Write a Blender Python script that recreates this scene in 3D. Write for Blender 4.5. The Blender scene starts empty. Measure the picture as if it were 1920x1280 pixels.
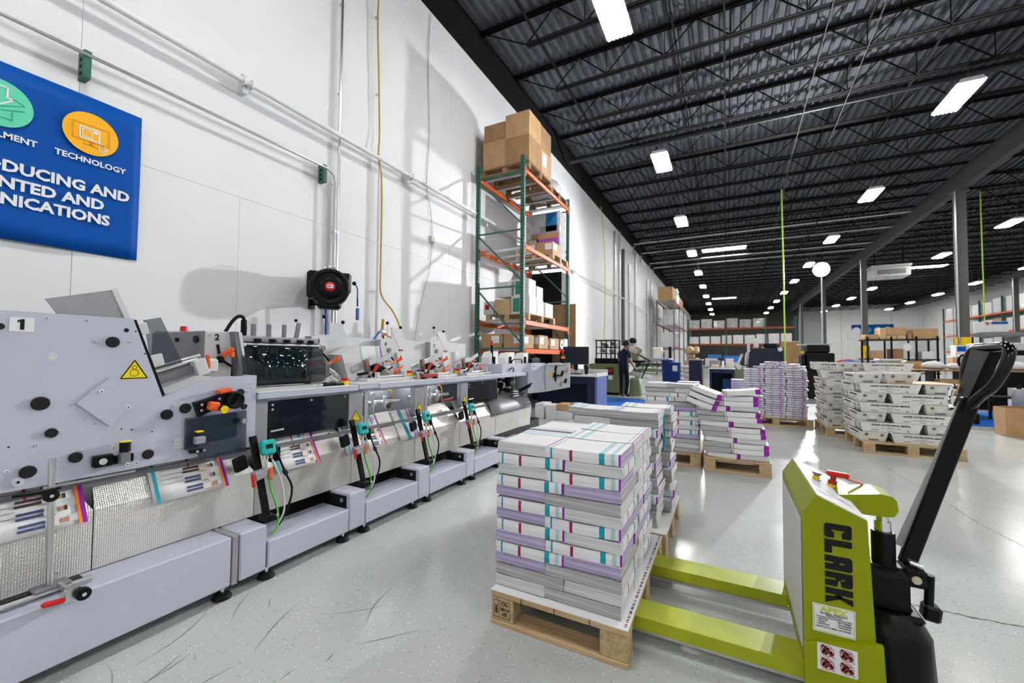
import bpy, bmesh, math, random
from mathutils import Vector, Matrix, Euler
random.seed(7)
S = bpy.context.scene
COL = S.collection
R = math.radians
# ------------------------------------------------------------------ camera
YAW, PITCH, ROLL, FPX, CAMH = R(27.43), R(2.0), R(0.45), 775.0, 1.2
Fv = Vector((-math.sin(YAW)*math.cos(PITCH), math.cos(YAW)*math.cos(PITCH), math.sin(PITCH)))
Rv = Vector((math.cos(YAW), math.sin(YAW), 0)); Uv = Rv.cross(Fv)
R2 = Rv*math.cos(ROLL)+Uv*math.sin(ROLL); U2 = -Rv*math.sin(ROLL)+Uv*math.cos(ROLL)
cd = bpy.data.cameras.new('camera'); cam = bpy.data.objects.new('camera', cd); COL.objects.link(cam)
cam.matrix_world = Matrix(((R2.x, U2.x, -Fv.x, 0), (R2.y, U2.y, -Fv.y, 0), (R2.z, U2.z, -Fv.z, CAMH), (0, 0, 0, 1)))
cd.sensor_width = 36; cd.lens = FPX/1920*36; cd.clip_start = .05; cd.clip_end = 300
cd.dof.use_dof = True; cd.dof.focus_distance = 2.6; cd.dof.aperture_fstop = 2.4
S.camera = cam
# ------------------------------------------------------------------ world, exposure
w = bpy.data.worlds.new('world'); S.world = w; w.use_nodes = True
w.node_tree.nodes['Background'].inputs[0].default_value = (.8, .85, 1, 1)
w.node_tree.nodes['Background'].inputs[1].default_value = .05
S.view_settings.view_transform = 'Standard'; S.view_settings.look = 'None'
S.view_settings.gamma = 1; S.view_settings.use_curve_mapping = False
S.view_settings.exposure = 0.58
try:
    cy_ = S.cycles; cy_.max_bounces = 4; cy_.diffuse_bounces = 2; cy_.glossy_bounces = 2; cy_.transmission_bounces = 2; cy_.transparent_max_bounces = 6; cy_.caustics_reflective = False; cy_.caustics_refractive = False; cy_.sample_clamp_indirect = 6; cy_.adaptive_threshold = .025
except Exception: pass
LAMP = 46.0        # emission strength of the high-bay tubes
STROBE = 4200.0    # watts of the work light on its tall stand
SKY = 12.0         # emission of the roof lights
# ------------------------------------------------------------------ materials
MT = {}
def nt(name):
    m = bpy.data.materials.new(name); m.use_nodes = True
    return m, m.node_tree.nodes, m.node_tree.links, m.node_tree.nodes['Principled BSDF']
def mat(name, col, rough=.5, metal=0, var=.06, scale=8, bump=0, bscale=60, emit=0, trans=0, coat=0, spec=None, alpha=1):
    """plain procedural material: a noise breaks up the colour a little, a second one gives fine relief"""
    m, N, L, p = nt(name)
    c = Vector(col)
    tc = N.new('ShaderNodeTexCoord')
    if var:
        n = N.new('ShaderNodeTexNoise'); n.inputs['Scale'].default_value = scale; n.inputs['Detail'].default_value = 3
        r = N.new('ShaderNodeValToRGB')
        r.color_ramp.elements[0].position = .3; r.color_ramp.elements[1].position = .7
        r.color_ramp.elements[0].color = (*(c*(1-var)), 1); r.color_ramp.elements[1].color = (*[min(1, x) for x in c*(1+var)], 1)
        L.new(tc.outputs['Object'], n.inputs['Vector']); L.new(n.outputs['Fac'], r.inputs['Fac']); L.new(r.outputs['Color'], p.inputs['Base Color'])
    else:
        p.inputs['Base Color'].default_value = (*c, 1)
    p.inputs['Roughness'].default_value = rough; p.inputs['Metallic'].default_value = metal
    p.inputs['Specular IOR Level'].default_value = (.28 if metal == 0 else .5) if spec is None else spec
    if coat: p.inputs['Coat Weight'].default_value = coat
    if trans: p.inputs['Transmission Weight'].default_value = trans
    if alpha < 1: p.inputs['Alpha'].default_value = alpha
    if emit:
        p.inputs['Emission Color'].default_value = (*c, 1); p.inputs['Emission Strength'].default_value = emit
    if bump:
        n2 = N.new('ShaderNodeTexNoise'); n2.inputs['Scale'].default_value = bscale; n2.inputs['Detail'].default_value = 2
        b = N.new('ShaderNodeBump'); b.inputs['Strength'].default_value = bump; b.inputs['Distance'].default_value = .01
        L.new(tc.outputs['Object'], n2.inputs['Vector']); L.new(n2.outputs['Fac'], b.inputs['Height']); L.new(b.outputs['Normal'], p.inputs['Normal'])
    MT[name] = m
    return m
def ramp(N, stops):
    r = N.new('ShaderNodeValToRGB'); e = r.color_ramp.elements
    e[0].position, e[0].color = stops[0][0], (*stops[0][1], 1); e[1].position, e[1].color = stops[-1][0], (*stops[-1][1], 1)
    for p_, c_ in stops[1:-1]:
        x = e.new(p_); x.color = (*c_, 1)
    return r
def m_pages(name, c0, c1, sc=330):
    m, N, L, p = nt(name)
    tc = N.new('ShaderNodeTexCoord'); mp = N.new('ShaderNodeMapping'); mp.inputs['Scale'].default_value = (3, 3, sc)
    n = N.new('ShaderNodeTexNoise'); n.inputs['Scale'].default_value = 1; n.inputs['Detail'].default_value = 4
    r = ramp(N, [(.32, c0), (.62, c1)])
    L.new(tc.outputs['Object'], mp.inputs['Vector']); L.new(mp.outputs['Vector'], n.inputs['Vector'])
    L.new(n.outputs['Fac'], r.inputs['Fac']); L.new(r.outputs['Color'], p.inputs['Base Color']); p.inputs['Roughness'].default_value = .75
    b = N.new('ShaderNodeBump'); b.inputs['Strength'].default_value = .4; b.inputs['Distance'].default_value = .002
    L.new(n.outputs['Fac'], b.inputs['Height']); L.new(b.outputs['Normal'], p.inputs['Normal'])
    MT[name] = m
def m_wood(name, c0, c1, sc=(2, 26, 26)):
    m, N, L, p = nt(name)
    tc = N.new('ShaderNodeTexCoord'); mp = N.new('ShaderNodeMapping'); mp.inputs['Scale'].default_value = sc
    n = N.new('ShaderNodeTexNoise'); n.inputs['Scale'].default_value = 1.5; n.inputs['Detail'].default_value = 5; n.inputs['Distortion'].default_value = .6
    r = ramp(N, [(.3, c0), (.7, c1)])
    L.new(tc.outputs['Object'], mp.inputs['Vector']); L.new(mp.outputs['Vector'], n.inputs['Vector'])
    L.new(n.outputs['Fac'], r.inputs['Fac']); L.new(r.outputs['Color'], p.inputs['Base Color']); p.inputs['Roughness'].default_value = .7
    MT[name] = m
def m_floor():
    m, N, L, p = nt('floor')
    tc = N.new('ShaderNodeTexCoord')
    n = N.new('ShaderNodeTexNoise'); n.inputs['Scale'].default_value = .7; n.inputs['Detail'].default_value = 5
    r = ramp(N, [(.3, (.45, .48, .468)), (.7, (.55, .575, .565))])
    L.new(tc.outputs['Object'], n.inputs['Vector']); L.new(n.outputs['Fac'], r.inputs['Fac'])
    last = r.outputs['Color']
    for sc, col, th in ((60, (.80, .82, .81), .17), (55, (.16, .18, .18), .13), (30, (.20, .19, .16), .06)):   # vinyl chips broadcast in the epoxy
        v = N.new('ShaderNodeTexVoronoi'); v.inputs['Scale'].default_value = sc
        c = N.new('ShaderNodeMath'); c.operation = 'LESS_THAN'; c.inputs[1].default_value = th
        w2 = N.new('ShaderNodeTexWhiteNoise'); g = N.new('ShaderNodeMath'); g.operation = 'GREATER_THAN'; g.inputs[1].default_value = .55
        a = N.new('ShaderNodeMath'); a.operation = 'MULTIPLY'
        mx = N.new('ShaderNodeMix'); mx.data_type = 'RGBA'; mx.inputs[7].default_value = (*col, 1)
        L.new(tc.outputs['Object'], v.inputs['Vector']); L.new(v.outputs['Distance'], c.inputs[0]); L.new(v.outputs['Position'], w2.inputs['Vector'])
        L.new(w2.outputs['Value'], g.inputs[0]); L.new(c.outputs[0], a.inputs[0]); L.new(g.outputs[0], a.inputs[1])
        L.new(a.outputs[0], mx.inputs[0]); L.new(last, mx.inputs[6]); last = mx.outputs[2]
    L.new(last, p.inputs['Base Color'])
    n2 = N.new('ShaderNodeTexNoise'); n2.inputs['Scale'].default_value = 1.7; n2.inputs['Detail'].default_value = 2
    r2 = N.new('ShaderNodeMapRange'); r2.inputs['To Min'].default_value = .13; r2.inputs['To Max'].default_value = .24
    L.new(tc.outputs['Object'], n2.inputs['Vector']); L.new(n2.outputs['Fac'], r2.inputs['Value']); L.new(r2.outputs['Result'], p.inputs['Roughness'])
    n3 = N.new('ShaderNodeTexNoise'); n3.inputs['Scale'].default_value = 9; b = N.new('ShaderNodeBump'); b.inputs['Strength'].default_value = .06; b.inputs['Distance'].default_value = .02
    L.new(tc.outputs['Object'], n3.inputs['Vector']); L.new(n3.outputs['Fac'], b.inputs['Height']); L.new(b.outputs['Normal'], p.inputs['Normal'])
    MT['floor'] = m
def m_steel():
    """dimpled stainless sheet: a fine square grid of bumps"""
    m, N, L, p = nt('dimpled_steel')
    tc = N.new('ShaderNodeTexCoord'); mp = N.new('ShaderNodeMapping'); mp.inputs['Scale'].default_value = (1, 1, 1)
    ws = []
    for ax in ('Y', 'Z'):
        wv = N.new('ShaderNodeTexWave'); wv.wave_type = 'BANDS'; wv.bands_direction = ax; wv.inputs['Scale'].default_value = 42
        L.new(tc.outputs['Object'], wv.inputs['Vector']); ws.append(wv)
    a = N.new('ShaderNodeMath'); a.operation = 'MULTIPLY'; L.new(ws[0].outputs['Fac'], a.inputs[0]); L.new(ws[1].outputs['Fac'], a.inputs[1])
    b = N.new('ShaderNodeBump'); b.inputs['Strength'].default_value = .5; b.inputs['Distance'].default_value = .004
    L.new(a.outputs[0], b.inputs['Height']); L.new(b.outputs['Normal'], p.inputs['Normal'])
    p.inputs['Base Color'].default_value = (.72, .70, .67, 1); p.inputs['Metallic'].default_value = .85; p.inputs['Roughness'].default_value = .36
    MT['dimpled_steel'] = m
m_floor(); m_steel()
m_pages('page_edge', (.22, .21, .22), (.58, .57, .58)); m_pages('page_edge_light', (.46, .46, .47), (.80, .80, .81))
m_pages('page_edge_lavender', (.28, .21, .42), (.60, .53, .72))
m_pages('page_edge_pale', (.44, .40, .54), (.80, .77, .87)); m_wood('pallet_wood', (.42, .27, .13), (.68, .49, .28)); m_wood('pallet_block', (.40, .28, .14), (.62, .45, .25), (40, 40, 40)); m_wood('pallet_dark', (.20, .11, .05), (.36, .22, .11))
mat('wall_white', (.77, .775, .80), .6, var=.025, scale=1.2, bump=.05, bscale=30)
mat('wall_groove', (.50, .50, .52), .7); mat('wall_dark', (.055, .053, .048), .7); mat('wall_mid', (.36, .37, .38), .7); mat('wall_far', (.88, .88, .88), .7, var=.04, scale=.5)
mat('roof_deck', (.105, .113, .138), .75, var=.25, scale=1.5); mat('roof_rib', (.045, .048, .06), .75, var=.2); mat('joist_black', (.006, .0052, .005), .8, var=.3, scale=3, spec=.15)
mat('beam_grey', (.06, .06, .066), .65); mat('column_grey', (.115, .112, .11), .6); mat('pipe_black', (.03, .032, .038), .5)
mat('fixture_white', (.8, .8, .8), .4); mat('tube_light', (1, .985, .95), .5, var=0, emit=LAMP); mat('sky_light', (1, 1, 1), .5, var=0, emit=SKY)
mat('added_bay_light', (.92, .96, 1), .5, var=0, emit=14); mat('strobe_glow', (.93, .96, 1), .5, var=0, emit=60)
mat('paint_grey', (.53, .55, .665), .38, var=.02, scale=3, bump=.06, bscale=250); mat('paint_grey_dark', (.20, .20, .22), .45); mat('paint_grey_mid', (.33, .33, .36), .42)
mat('paint_light', (.66, .66, .68), .4, var=.02); mat('steel', (.66, .66, .67), .28, 1, var=.03); mat('steel_dull', (.66, .635, .595), .40, .65); mat('chrome', (.86, .86, .87), .12, 1, var=.01)
mat('screw_zinc', (.80, .81, .82), .35, .25); mat('zinc', (.62, .64, .66), .35, .9); mat('aluminium', (.62, .63, .65), .38, .55); mat('panel_alu', (.55, .57, .60), .35, .4)
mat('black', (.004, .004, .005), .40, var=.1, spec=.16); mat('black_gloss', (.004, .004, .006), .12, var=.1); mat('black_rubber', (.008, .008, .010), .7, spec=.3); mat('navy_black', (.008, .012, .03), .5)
mat('dark_glass', (.004, .007, .012), .06, var=0, spec=.5); mat('hole', (.004, .004, .004), .9, var=0)
mat('orange', (.82, .13, .02), .35); mat('red', (.62, .02, .02), .3); mat('red_dark', (.36, .03, .02), .4); mat('brown_metal', (.22, .13, .10), .4, .3); mat('yellow', (.90, .62, .01), .4); mat('yellow_sign', (.95, .74, .02), .4, var=.01)
mat('teal_plastic', (.02, .46, .43), .35); mat('green_cable', (.12, .55, .08), .4); mat('white_cable', (.72, .72, .72), .4); mat('blue_hose', (.02, .08, .35), .35); mat('yellow_hose', (.72, .42, .02), .4); mat('amber_hose', (.55, .33, .03), .45)
mat('paper', (.83, .83, .84), .55, var=.01); mat('paper_grey', (.66, .65, .66), .6, var=.02); mat('cover_white', (.84, .83, .85), .42, var=.02, scale=5)
mat('ink_teal', (.01, .33, .42), .4); mat('ink_teal_pale', (.42, .63, .68), .45); mat('ink_magenta', (.36, .005, .10), .4); mat('ink_purple', (.28, .01, .34), .4); mat('ink_violet', (.40, .10, .46), .4); mat('ink_black', (.004, .004, .005), .5, var=0, spec=.25); mat('ink_grey', (.36, .36, .38), .5); mat('ink_red', (.62, .05, .04), .45)
mat('ink_orange', (.90, .22, .02), .4); mat('skin_print', (.52, .28, .18), .5); mat('jeans_print', (.05, .07, .17), .5); mat('shirt_print', (.74, .66, .62), .5); mat('hair_print', (.05, .025, .02), .5)
mat('banner_blue', (.002, .075, .36), .5, var=.05, scale=2, spec=.12); mat('banner_orange', (.95, .46, .015), .4, var=.02); mat('banner_amber', (.80, .34, .01), .4); mat('banner_green', (.13, .64, .42), .4, var=.02); mat('banner_green_dark', (.02, .40, .26), .4); mat('banner_white', (.82, .84, .86), .4, var=0)
mat('lime', (.27, .31, .002), .36, var=.05, scale=4, spec=.2); mat('lime_worn', (.38, .43, .015), .38, var=.12, scale=9); mat('lime_decal', (.55, .62, .02), .4)
mat('rack_green', (.035, .13, .10), .45); mat('rack_orange', (.70, .13, .02), .42, var=.1); mat('rack_red', (.42, .05, .02), .45); mat('rack_far', (.30, .07, .03), .5); mat('rack_grey', (.16, .17, .18), .5)
m_wood('cardboard', (.40, .24, .11), (.50, .31, .15), (3, 3, 3)); m_wood('cardboard_dark', (.27, .155, .065), (.36, .21, .095), (3, 3, 3)); m_wood('cardboard_light', (.50, .33, .17), (.60, .42, .24), (3, 3, 3)); mat('tape', (.38, .36, .25), .3)
mat('box_white', (.72, .72, .74), .5, var=.03); mat('shrink_wrap', (.74, .74, .76), .22, var=.10, scale=6, bump=.5, bscale=14, coat=.4); mat('shrink_wrap_grey', (.36, .35, .34), .25, var=.2, scale=5, bump=.5, bscale=14, coat=.4); mat('plastic_sheet', (.62, .63, .66), .12, var=.15, scale=7, bump=.6, bscale=9, coat=.5)
mat('label_green', (.02, .26, .14), .5); mat('mat_blue', (.008, .13, .50), .4, var=.15, scale=5); mat('desk_blue', (.11, .15, .36), .5); mat('desk_navy', (.007, .013, .045), .5); mat('bin_blue', (.005, .035, .18), .4); mat('crate_blue', (.02, .18, .50), .4)
mat('machine_green', (.14, .17, .085), .5, var=.08); mat('machine_green_pale', (.27, .32, .18), .5); mat('mint', (.45, .62, .45), .45)
mat('tray_white', (.86, .85, .83), .5, var=.05, scale=4); mat('tray_cream', (.74, .72, .64), .55, var=.10, scale=6); mat('tray_mark', (.20, .20, .19), .6)
mat('shirt_navy', (.004, .006, .022), .8); mat('trousers_navy', (.003, .0035, .009), .85); mat('skin', (.36, .20, .13), .5); mat('hair', (.01, .008, .008), .7); mat('shoe', (.012, .011, .011), .6)
mat('screen', (.006, .009, .018), .15, var=0); mat('string_green', (.42, .62, .06), .5); mat('crack', (.10, .095, .085), .9); mat('scuff', (.13, .13, .125), .7); mat('ac_white', (.62, .64, .64), .4); mat('ac_dark', (.22, .23, .22), .5); mat('beige', (.62, .58, .48), .5); mat('beige_roll', (.70, .63, .48), .6); mat('sage', (.30, .36, .34), .5); mat('cloth_white', (.76, .76, .78), .8); mat('red_cloth', (.40, .05, .04), .8); mat('brown_wrap', (.42, .27, .18), .6, var=.3, scale=14)
def m_glass(name, col, alpha, rough=.05):
    m, N, L, p = nt(name)
    n = N.new('ShaderNodeTexNoise'); n.inputs['Scale'].default_value = 5
    r = ramp(N, [(.3, tuple(Vector(col)*.9)), (.7, col)]); L.new(n.outputs['Fac'], r.inputs['Fac']); L.new(r.outputs['Color'], p.inputs['Base Color'])
    p.inputs['Roughness'].default_value = rough; p.inputs['Alpha'].default_value = alpha; MT[name] = m
m_glass('tinted_cover', (.035, .06, .085), .52); m_glass('smoke_cover', (.006, .014, .02), .62); m_glass('clear_cover', (.40, .47, .52), .06); m_glass('wrap_film', (.8, .8, .82), .35, .2)
# ------------------------------------------------------------------ mesh builder (verts in world or local space, shifted by an origin)
class B:
    def __init__(s, m=None, o=(0, 0, 0)):
        s.v, s.f, s.fm, s.fs, s.mats = [], [], [], [], []; s.o = Vector(o); s.c = 0
        if m: s.m(m)
    def m(s, name):
        if name not in s.mats: s.mats.append(name)
        s.c = s.mats.index(name); return s
    def add(s, vs, fs, sm=False):
        k = len(s.v); s.v += [Vector(x) for x in vs]
        for f in fs: s.f.append([i+k for i in f]); s.fm.append(s.c); s.fs.append(sm)
        return s
    def box(s, x0, x1, y0, y1, z0, z1, bev=0, M=None):
        if x0 > x1: x0, x1 = x1, x0
        if y0 > y1: y0, y1 = y1, y0
        if z0 > z1: z0, z1 = z1, z0
        X, Y, Z = (x0, x1), (y0, y1), (z0, z1)
        if bev <= 0:
            vs = [(X[i], Y[j], Z[k]) for i in (0, 1) for j in (0, 1) for k in (0, 1)]
            fs = [(0, 1, 3, 2), (4, 6, 7, 5), (0, 4, 5, 1), (2, 3, 7, 6), (0, 2, 6, 4), (1, 5, 7, 3)]
        else:
            bev = min(bev, (x1-x0)*.45, (y1-y0)*.45, (z1-z0)*.45)
            vs = []; ix = {}
            for i in (0, 1):
                for j in (0, 1):
                    for k in (0, 1):
                        p = [X[i], Y[j], Z[k]]; d = [bev if q == 0 else -bev for q in (i, j, k)]
                        for ax in range(3):
                            q = [p[a]+(0 if a == ax else d[a]) for a in range(3)]
                            ix[i, j, k, ax] = len(vs); vs.append(tuple(q))
            fs = []
            for ax in range(3):
                a, b = [t for t in range(3) if t != ax]
                for e in (0, 1):
                    q = []
                    for u, v_ in ((0, 0), (1, 0), (1, 1), (0, 1)):
                        c = [0]*3; c[ax] = e; c[a] = u; c[b] = v_; q.append(ix[(*c, ax)])
                    fs.append(q)
                for u in (0, 1):
                    for v_ in (0, 1):   # edges along ax
                        c0 = [0]*3; c0[ax] = 0; c0[a] = u; c0[b] = v_; c1 = list(c0); c1[ax] = 1
                        fs.append((ix[(*c0, a)], ix[(*c1, a)], ix[(*c1, b)], ix[(*c0, b)]))
            for i in (0, 1):
                for j in (0, 1):
                    for k in (0, 1): fs.append((ix[i, j, k, 0], ix[i, j, k, 1], ix[i, j, k, 2]))
        if M is not None: vs = [M @ Vector(v) for v in vs]
        return s.add(vs, fs)
    def obox(s, c, sz, rot=(0, 0, 0), bev=0):
        M = Matrix.Translation(c) @ Euler(rot).to_matrix().to_4x4()
        return s.box(-sz[0]/2, sz[0]/2, -sz[1]/2, sz[1]/2, -sz[2]/2, sz[2]/2, bev, M)
    def bar(s, p0, p1, w, h, up=(0, 0, 1), bev=0):
        p0, p1 = Vector(p0), Vector(p1); d = p1-p0; ln = d.length; z = d.normalized(); u = Vector(up)
        if abs(z.dot(u)) > .98: u = Vector((1, 0, 0))
        x = u.cross(z).normalized(); y = z.cross(x)
        M = Matrix(((x.x, y.x, z.x, p0.x), (x.y, y.y, z.y, p0.y), (x.z, y.z, z.z, p0.z), (0, 0, 0, 1)))
        return s.box(-w/2, w/2, -h/2, h/2, 0, ln, bev, M)
    def cyl(s, p0, p1, r, r1=None, n=14, caps=True, sm=True):
        p0, p1 = Vector(p0), Vector(p1); r1 = r if r1 is None else r1
        z = (p1-p0).normalized(); u = Vector((0, 0, 1)) if abs(z.z) < .9 else Vector((1, 0, 0)); x = u.cross(z).normalized(); y = z.cross(x)
        vs = []
        for p, rr in ((p0, r), (p1, r1)): vs += [p+(x*math.cos(2*math.pi*i/n)+y*math.sin(2*math.pi*i/n))*rr for i in range(n)]
        s.add(vs, [(i, (i+1) % n, n+(i+1) % n, n+i) for i in range(n)], sm)
        if caps: s.add(vs, [list(range(n))[::-1], list(range(n, 2*n))])
        return s
    def tube(s, pts, r, n=7, smooth=3):
        P = [Vector(p) for p in pts]
        if smooth and len(P) > 2:
            Q = []
            for i in range(len(P)-1):
                a, b, c, d = P[max(i-1, 0)], P[i], P[i+1], P[min(i+2, len(P)-1)]
                for k in range(smooth):
                    t = k/smooth; Q.append(.5*((2*b)+(c-a)*t+(2*a-5*b+4*c-d)*t*t+(3*b-a-3*c+d)*t**3))
            P = Q+[P[-1]]
        vs = []; prev = None
        for i, p in enumerate(P):
            t = (P[min(i+1, len(P)-1)]-P[max(i-1, 0)]).normalized()
            if prev is None: u = Vector((0, 0, 1)) if abs(t.z) < .9 else Vector((1, 0, 0)); x = u.cross(t).normalized()
            else: x = (prev-t*prev.dot(t)).normalized()
            prev = x; y = t.cross(x)
            vs += [p+(x*math.cos(2*math.pi*k/n)+y*math.sin(2*math.pi*k/n))*r for k in range(n)]
        fs = [(i*n+k, i*n+(k+1) % n, (i+1)*n+(k+1) % n, (i+1)*n+k) for i in range(len(P)-1) for k in range(n)]
        s.add(vs, fs, True); return s.add(vs, [list(range(n))[::-1], list(range(len(vs)-n, len(vs)))])
    def prism(s, poly, ax, a, b):
        """polygon in the plane normal to ax (coordinates in order of the other two axes) swept from a to b"""
        o = [t for t in range(3) if t != 'xyz'.index(ax)]; vs = []
        for e in (a, b):
            for p in poly:
                q = [0]*3; q['xyz'.index(ax)] = e; q[o[0]] = p[0]; q[o[1]] = p[1]; vs.append(q)
        n = len(poly)
        return s.add(vs, [list(range(n))[::-1], list(range(n, 2*n))]+[(i, (i+1) % n, n+(i+1) % n, n+i) for i in range(n)])
    def lathe(s, prof, c=(0, 0, 0), n=18, M=None):
        vs = [Vector((c[0]+r*math.cos(2*math.pi*i/n), c[1]+r*math.sin(2*math.pi*i/n), c[2]+z)) if M is None else M @ Vector((r*math.cos(2*math.pi*i/n), r*math.sin(2*math.pi*i/n), z)) for r, z in prof for i in range(n)]
        return s.add(vs, [(k*n+i, k*n+(i+1) % n, (k+1)*n+(i+1) % n, (k+1)*n+i) for k in range(len(prof)-1) for i in range(n)], True)
    def ball(s, c, r, sc=(1, 1, 1), n=12, k=7):
        c = Vector(c)
        vs = [c+Vector((r*sc[0]*math.sin(math.pi*j/k)*math.cos(2*math.pi*i/n), r*sc[1]*math.sin(math.pi*j/k)*math.sin(2*math.pi*i/n), r*sc[2]*math.cos(math.pi*j/k))) for j in range(k+1) for i in range(n)]
        return s.add(vs, [(j*n+i, (j+1)*n+i, (j+1)*n+(i+1) % n, j*n+(i+1) % n) for j in range(k) for i in range(n)], True)
    def sheet(s, rows, th=None, sm=True):
        """grid of points; th thickens it along the grid normal (z of the frame is approximated per grid)"""
        a, b = len(rows), len(rows[0]); vs = [p for r_ in rows for p in r_]
        fs = [(i*b+j, i*b+j+1, (i+1)*b+j+1, (i+1)*b+j) for i in range(a-1) for j in range(b-1)]
        if th is None: return s.add(vs, fs, sm)
        t = Vector(th); k = a*b
        vs2 = [Vector(p) for p in vs]+[Vector(p)+t for p in vs]
        f2 = fs+[tuple(x+k for x in f[::-1]) for f in fs]
        edge = [(i, i+1) for i in range(b-1)]+[((a-1)*b+i+1, (a-1)*b+i) for i in range(b-1)]+[((i+1)*b, i*b) for i in range(a-1)]+[(i*b+b-1, (i+1)*b+b-1) for i in range(a-1)]
        f2 += [(p, q, q+k, p+k) for p, q in edge]
        return s.add(vs2, f2, sm)
    def mesh(s, name):
        me = bpy.data.meshes.new(name); me.from_pydata([tuple(v-s.o) for v in s.v], [], s.f)
        for x in s.mats: me.materials.append(MT[x])
        me.polygons.foreach_set('material_index', s.fm); me.polygons.foreach_set('use_smooth', s.fs)
        bm = bmesh.new(); bm.from_mesh(me); bmesh.ops.recalc_face_normals(bm, faces=bm.faces[:]); bm.to_mesh(me); bm.free()
        me.update(); return me
    def ob(s, name, parent=None, label=None, cat=None, group=None, kind=None):
        """link as one mesh object; as a part its origin is the parent's"""
        if parent is not None: s.o = Vector(parent['org'])
        return link(name, s.mesh(name), parent, None if parent is not None else s.o, label, cat, group, kind)
def link(name, me, parent=None, loc=None, label=None, cat=None, group=None, kind=None):
    o = bpy.data.objects.new(name, me); COL.objects.link(o)
    if parent is not None: o.parent = parent; o['org'] = tuple(parent['org'])
    else: o['org'] = tuple(loc) if loc is not None else (0, 0, 0)
    if loc is not None: o.location = loc
    if label: o['label'] = label
    if cat: o['category'] = cat
    if group: o['group'] = group
    if kind: o['kind'] = kind
    return o
def thing(name, label, cat, loc=(0, 0, 0), group=None):
    return link(name, None, None, Vector(loc), label, cat, group)
def dup(root, loc, rz=0, label=None, group=None):
    def cp(o, par):
        c = o.copy(); COL.objects.link(c); c.parent = par
        for ch in list(o.children): cp(ch, c)
        return c
    r = cp(root, None); r.location = loc; r.rotation_euler = (0, 0, rz)
    if label: r['label'] = label
    if group: r['group'] = group
    return r
TXT = {}
def text_mesh(body, size, bold=0, align='CENTER', sx=1, spacing=1, extrude=.0004):
    k = (body, size, bold, align, sx, spacing)
    if k in TXT: return TXT[k]
    cu = bpy.data.curves.new('lettering', 'FONT'); cu.body = body; cu.size = size; cu.offset = bold; cu.extrude = extrude
    cu.align_x = align; cu.align_y = 'CENTER'; cu.space_character = spacing; cu.resolution_u = 2; cu.space_line = .8
    o = bpy.data.objects.new('lettering', cu); COL.objects.link(o)
    dg = bpy.context.evaluated_depsgraph_get(); me = bpy.data.meshes.new_from_object(o.evaluated_get(dg))
    bpy.data.objects.remove(o)
    for v in me.vertices: v.co.x *= sx
    TXT[k] = me; return me
def lettering(body, size, m, M, parent, bold=0, align='CENTER', sx=1, spacing=1, name='lettering', label=None):
    """flat lettering as a thin mesh; M places it (local x right, y up, z out) in the parent's world frame"""
    me = text_mesh(body, size, bold, align, sx, spacing).copy(); me.materials.clear(); me.materials.append(MT[m])
    me.transform(Matrix.Translation(-Vector(parent['org'])) @ M)
    return link(name, me, parent, None, label)
def frame(p, right, upv):
    r, u = Vector(right).normalized(), Vector(upv).normalized(); n = r.cross(u); p = Vector(p)
    return Matrix(((r.x, u.x, n.x, p.x), (r.y, u.y, n.y, p.y), (r.z, u.z, n.z, p.z), (0, 0, 0, 1)))
WX = lambda x, y, z: frame((x, y, z), (0, 1, 0), (0, 0, 1))      # faces +X
WY = lambda x, y, z: frame((x, y, z), (1, 0, 0), (0, 0, 1))      # faces -Y
# ================================================================== THE SETTING
XW, XR, YF, YB, ZD = -4.9, 22.0, 70.0, -6.5, 8.36
def struct(b, name, parent=None): return b.ob(name, parent, kind=None if parent is not None else 'structure')
floor = struct(B('floor').box(XW-.3, XR+.3, YB-.3, YF+.3, -.2, 0), 'floor')
# saw-cut joints and an open crack in the slab
for pts, wd, nm in (([(.80, 2.745), (1.0, 2.74), (1.18, 2.755), (1.9, 2.77), (3.5, 2.80)], .010, 'floor_crack'), ([(1.62, 4.9), (1.63, 4.3), (1.69, 3.9), (1.73, 2.0)], .005, 'floor_joint'), ([(1.5, 7.0), (1.62, 4.9)], .004, 'floor_joint')):
    rows = []
    b = B('crack')
    P = []
    for i in range(len(pts)-1):
        for k in range(10):
            t = k/10; P.append((pts[i][0]*(1-t)+pts[i+1][0]*t, pts[i][1]*(1-t)+pts[i+1][1]*t))
    d = Vector((pts[-1][0]-pts[0][0], pts[-1][1]-pts[0][1])).normalized(); n = Vector((-d.y, d.x))
    for p in P:
        q = wd*(.5+random.random()); j = (random.random()-.5)*wd*1.2
        rows.append([(p[0]+n.x*(j-q/2), p[1]+n.y*(j-q/2), .0006), (p[0]+n.x*(j+q/2), p[1]+n.y*(j+q/2), .0006)])
    b.sheet(rows, sm=False); struct(b, nm, floor)
for x, yy in ((1.63, (9, 60)), (7.6, (9, 60)), (-1.2, (14, 60))):
    struct(B('crack').box(x-.004, x+.004, yy[0], yy[1], 0, .0006), 'floor_joint', floor)
for y in (20.7, 32.7, 44.7): struct(B('crack').box(XW, XR, y-.004, y+.004, 0, .0006), 'floor_joint', floor)
# black heel marks in front of the machine
for i in range(18):
    x0, y0 = -2.05+random.random()*.75, .55+random.random()*.85; a = R(95+random.gauss(0, 34)); ln = .04+random.random()**2*.34
    cu = random.gauss(0, .25); rows = []
    for k in range(7):
        t = k/6; aa = a+cu*t; px, py = x0+math.cos(aa)*ln*t, y0+math.sin(aa)*ln*t; wd = .0022*math.sin(math.pi*min(.95, max(.08, t)))+.0004
        rows.append([(px-wd, py, .0005), (px+wd, py, .0005)])
    struct(B('scuff').sheet(rows, sm=False), 'heel_mark', floor)
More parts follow.
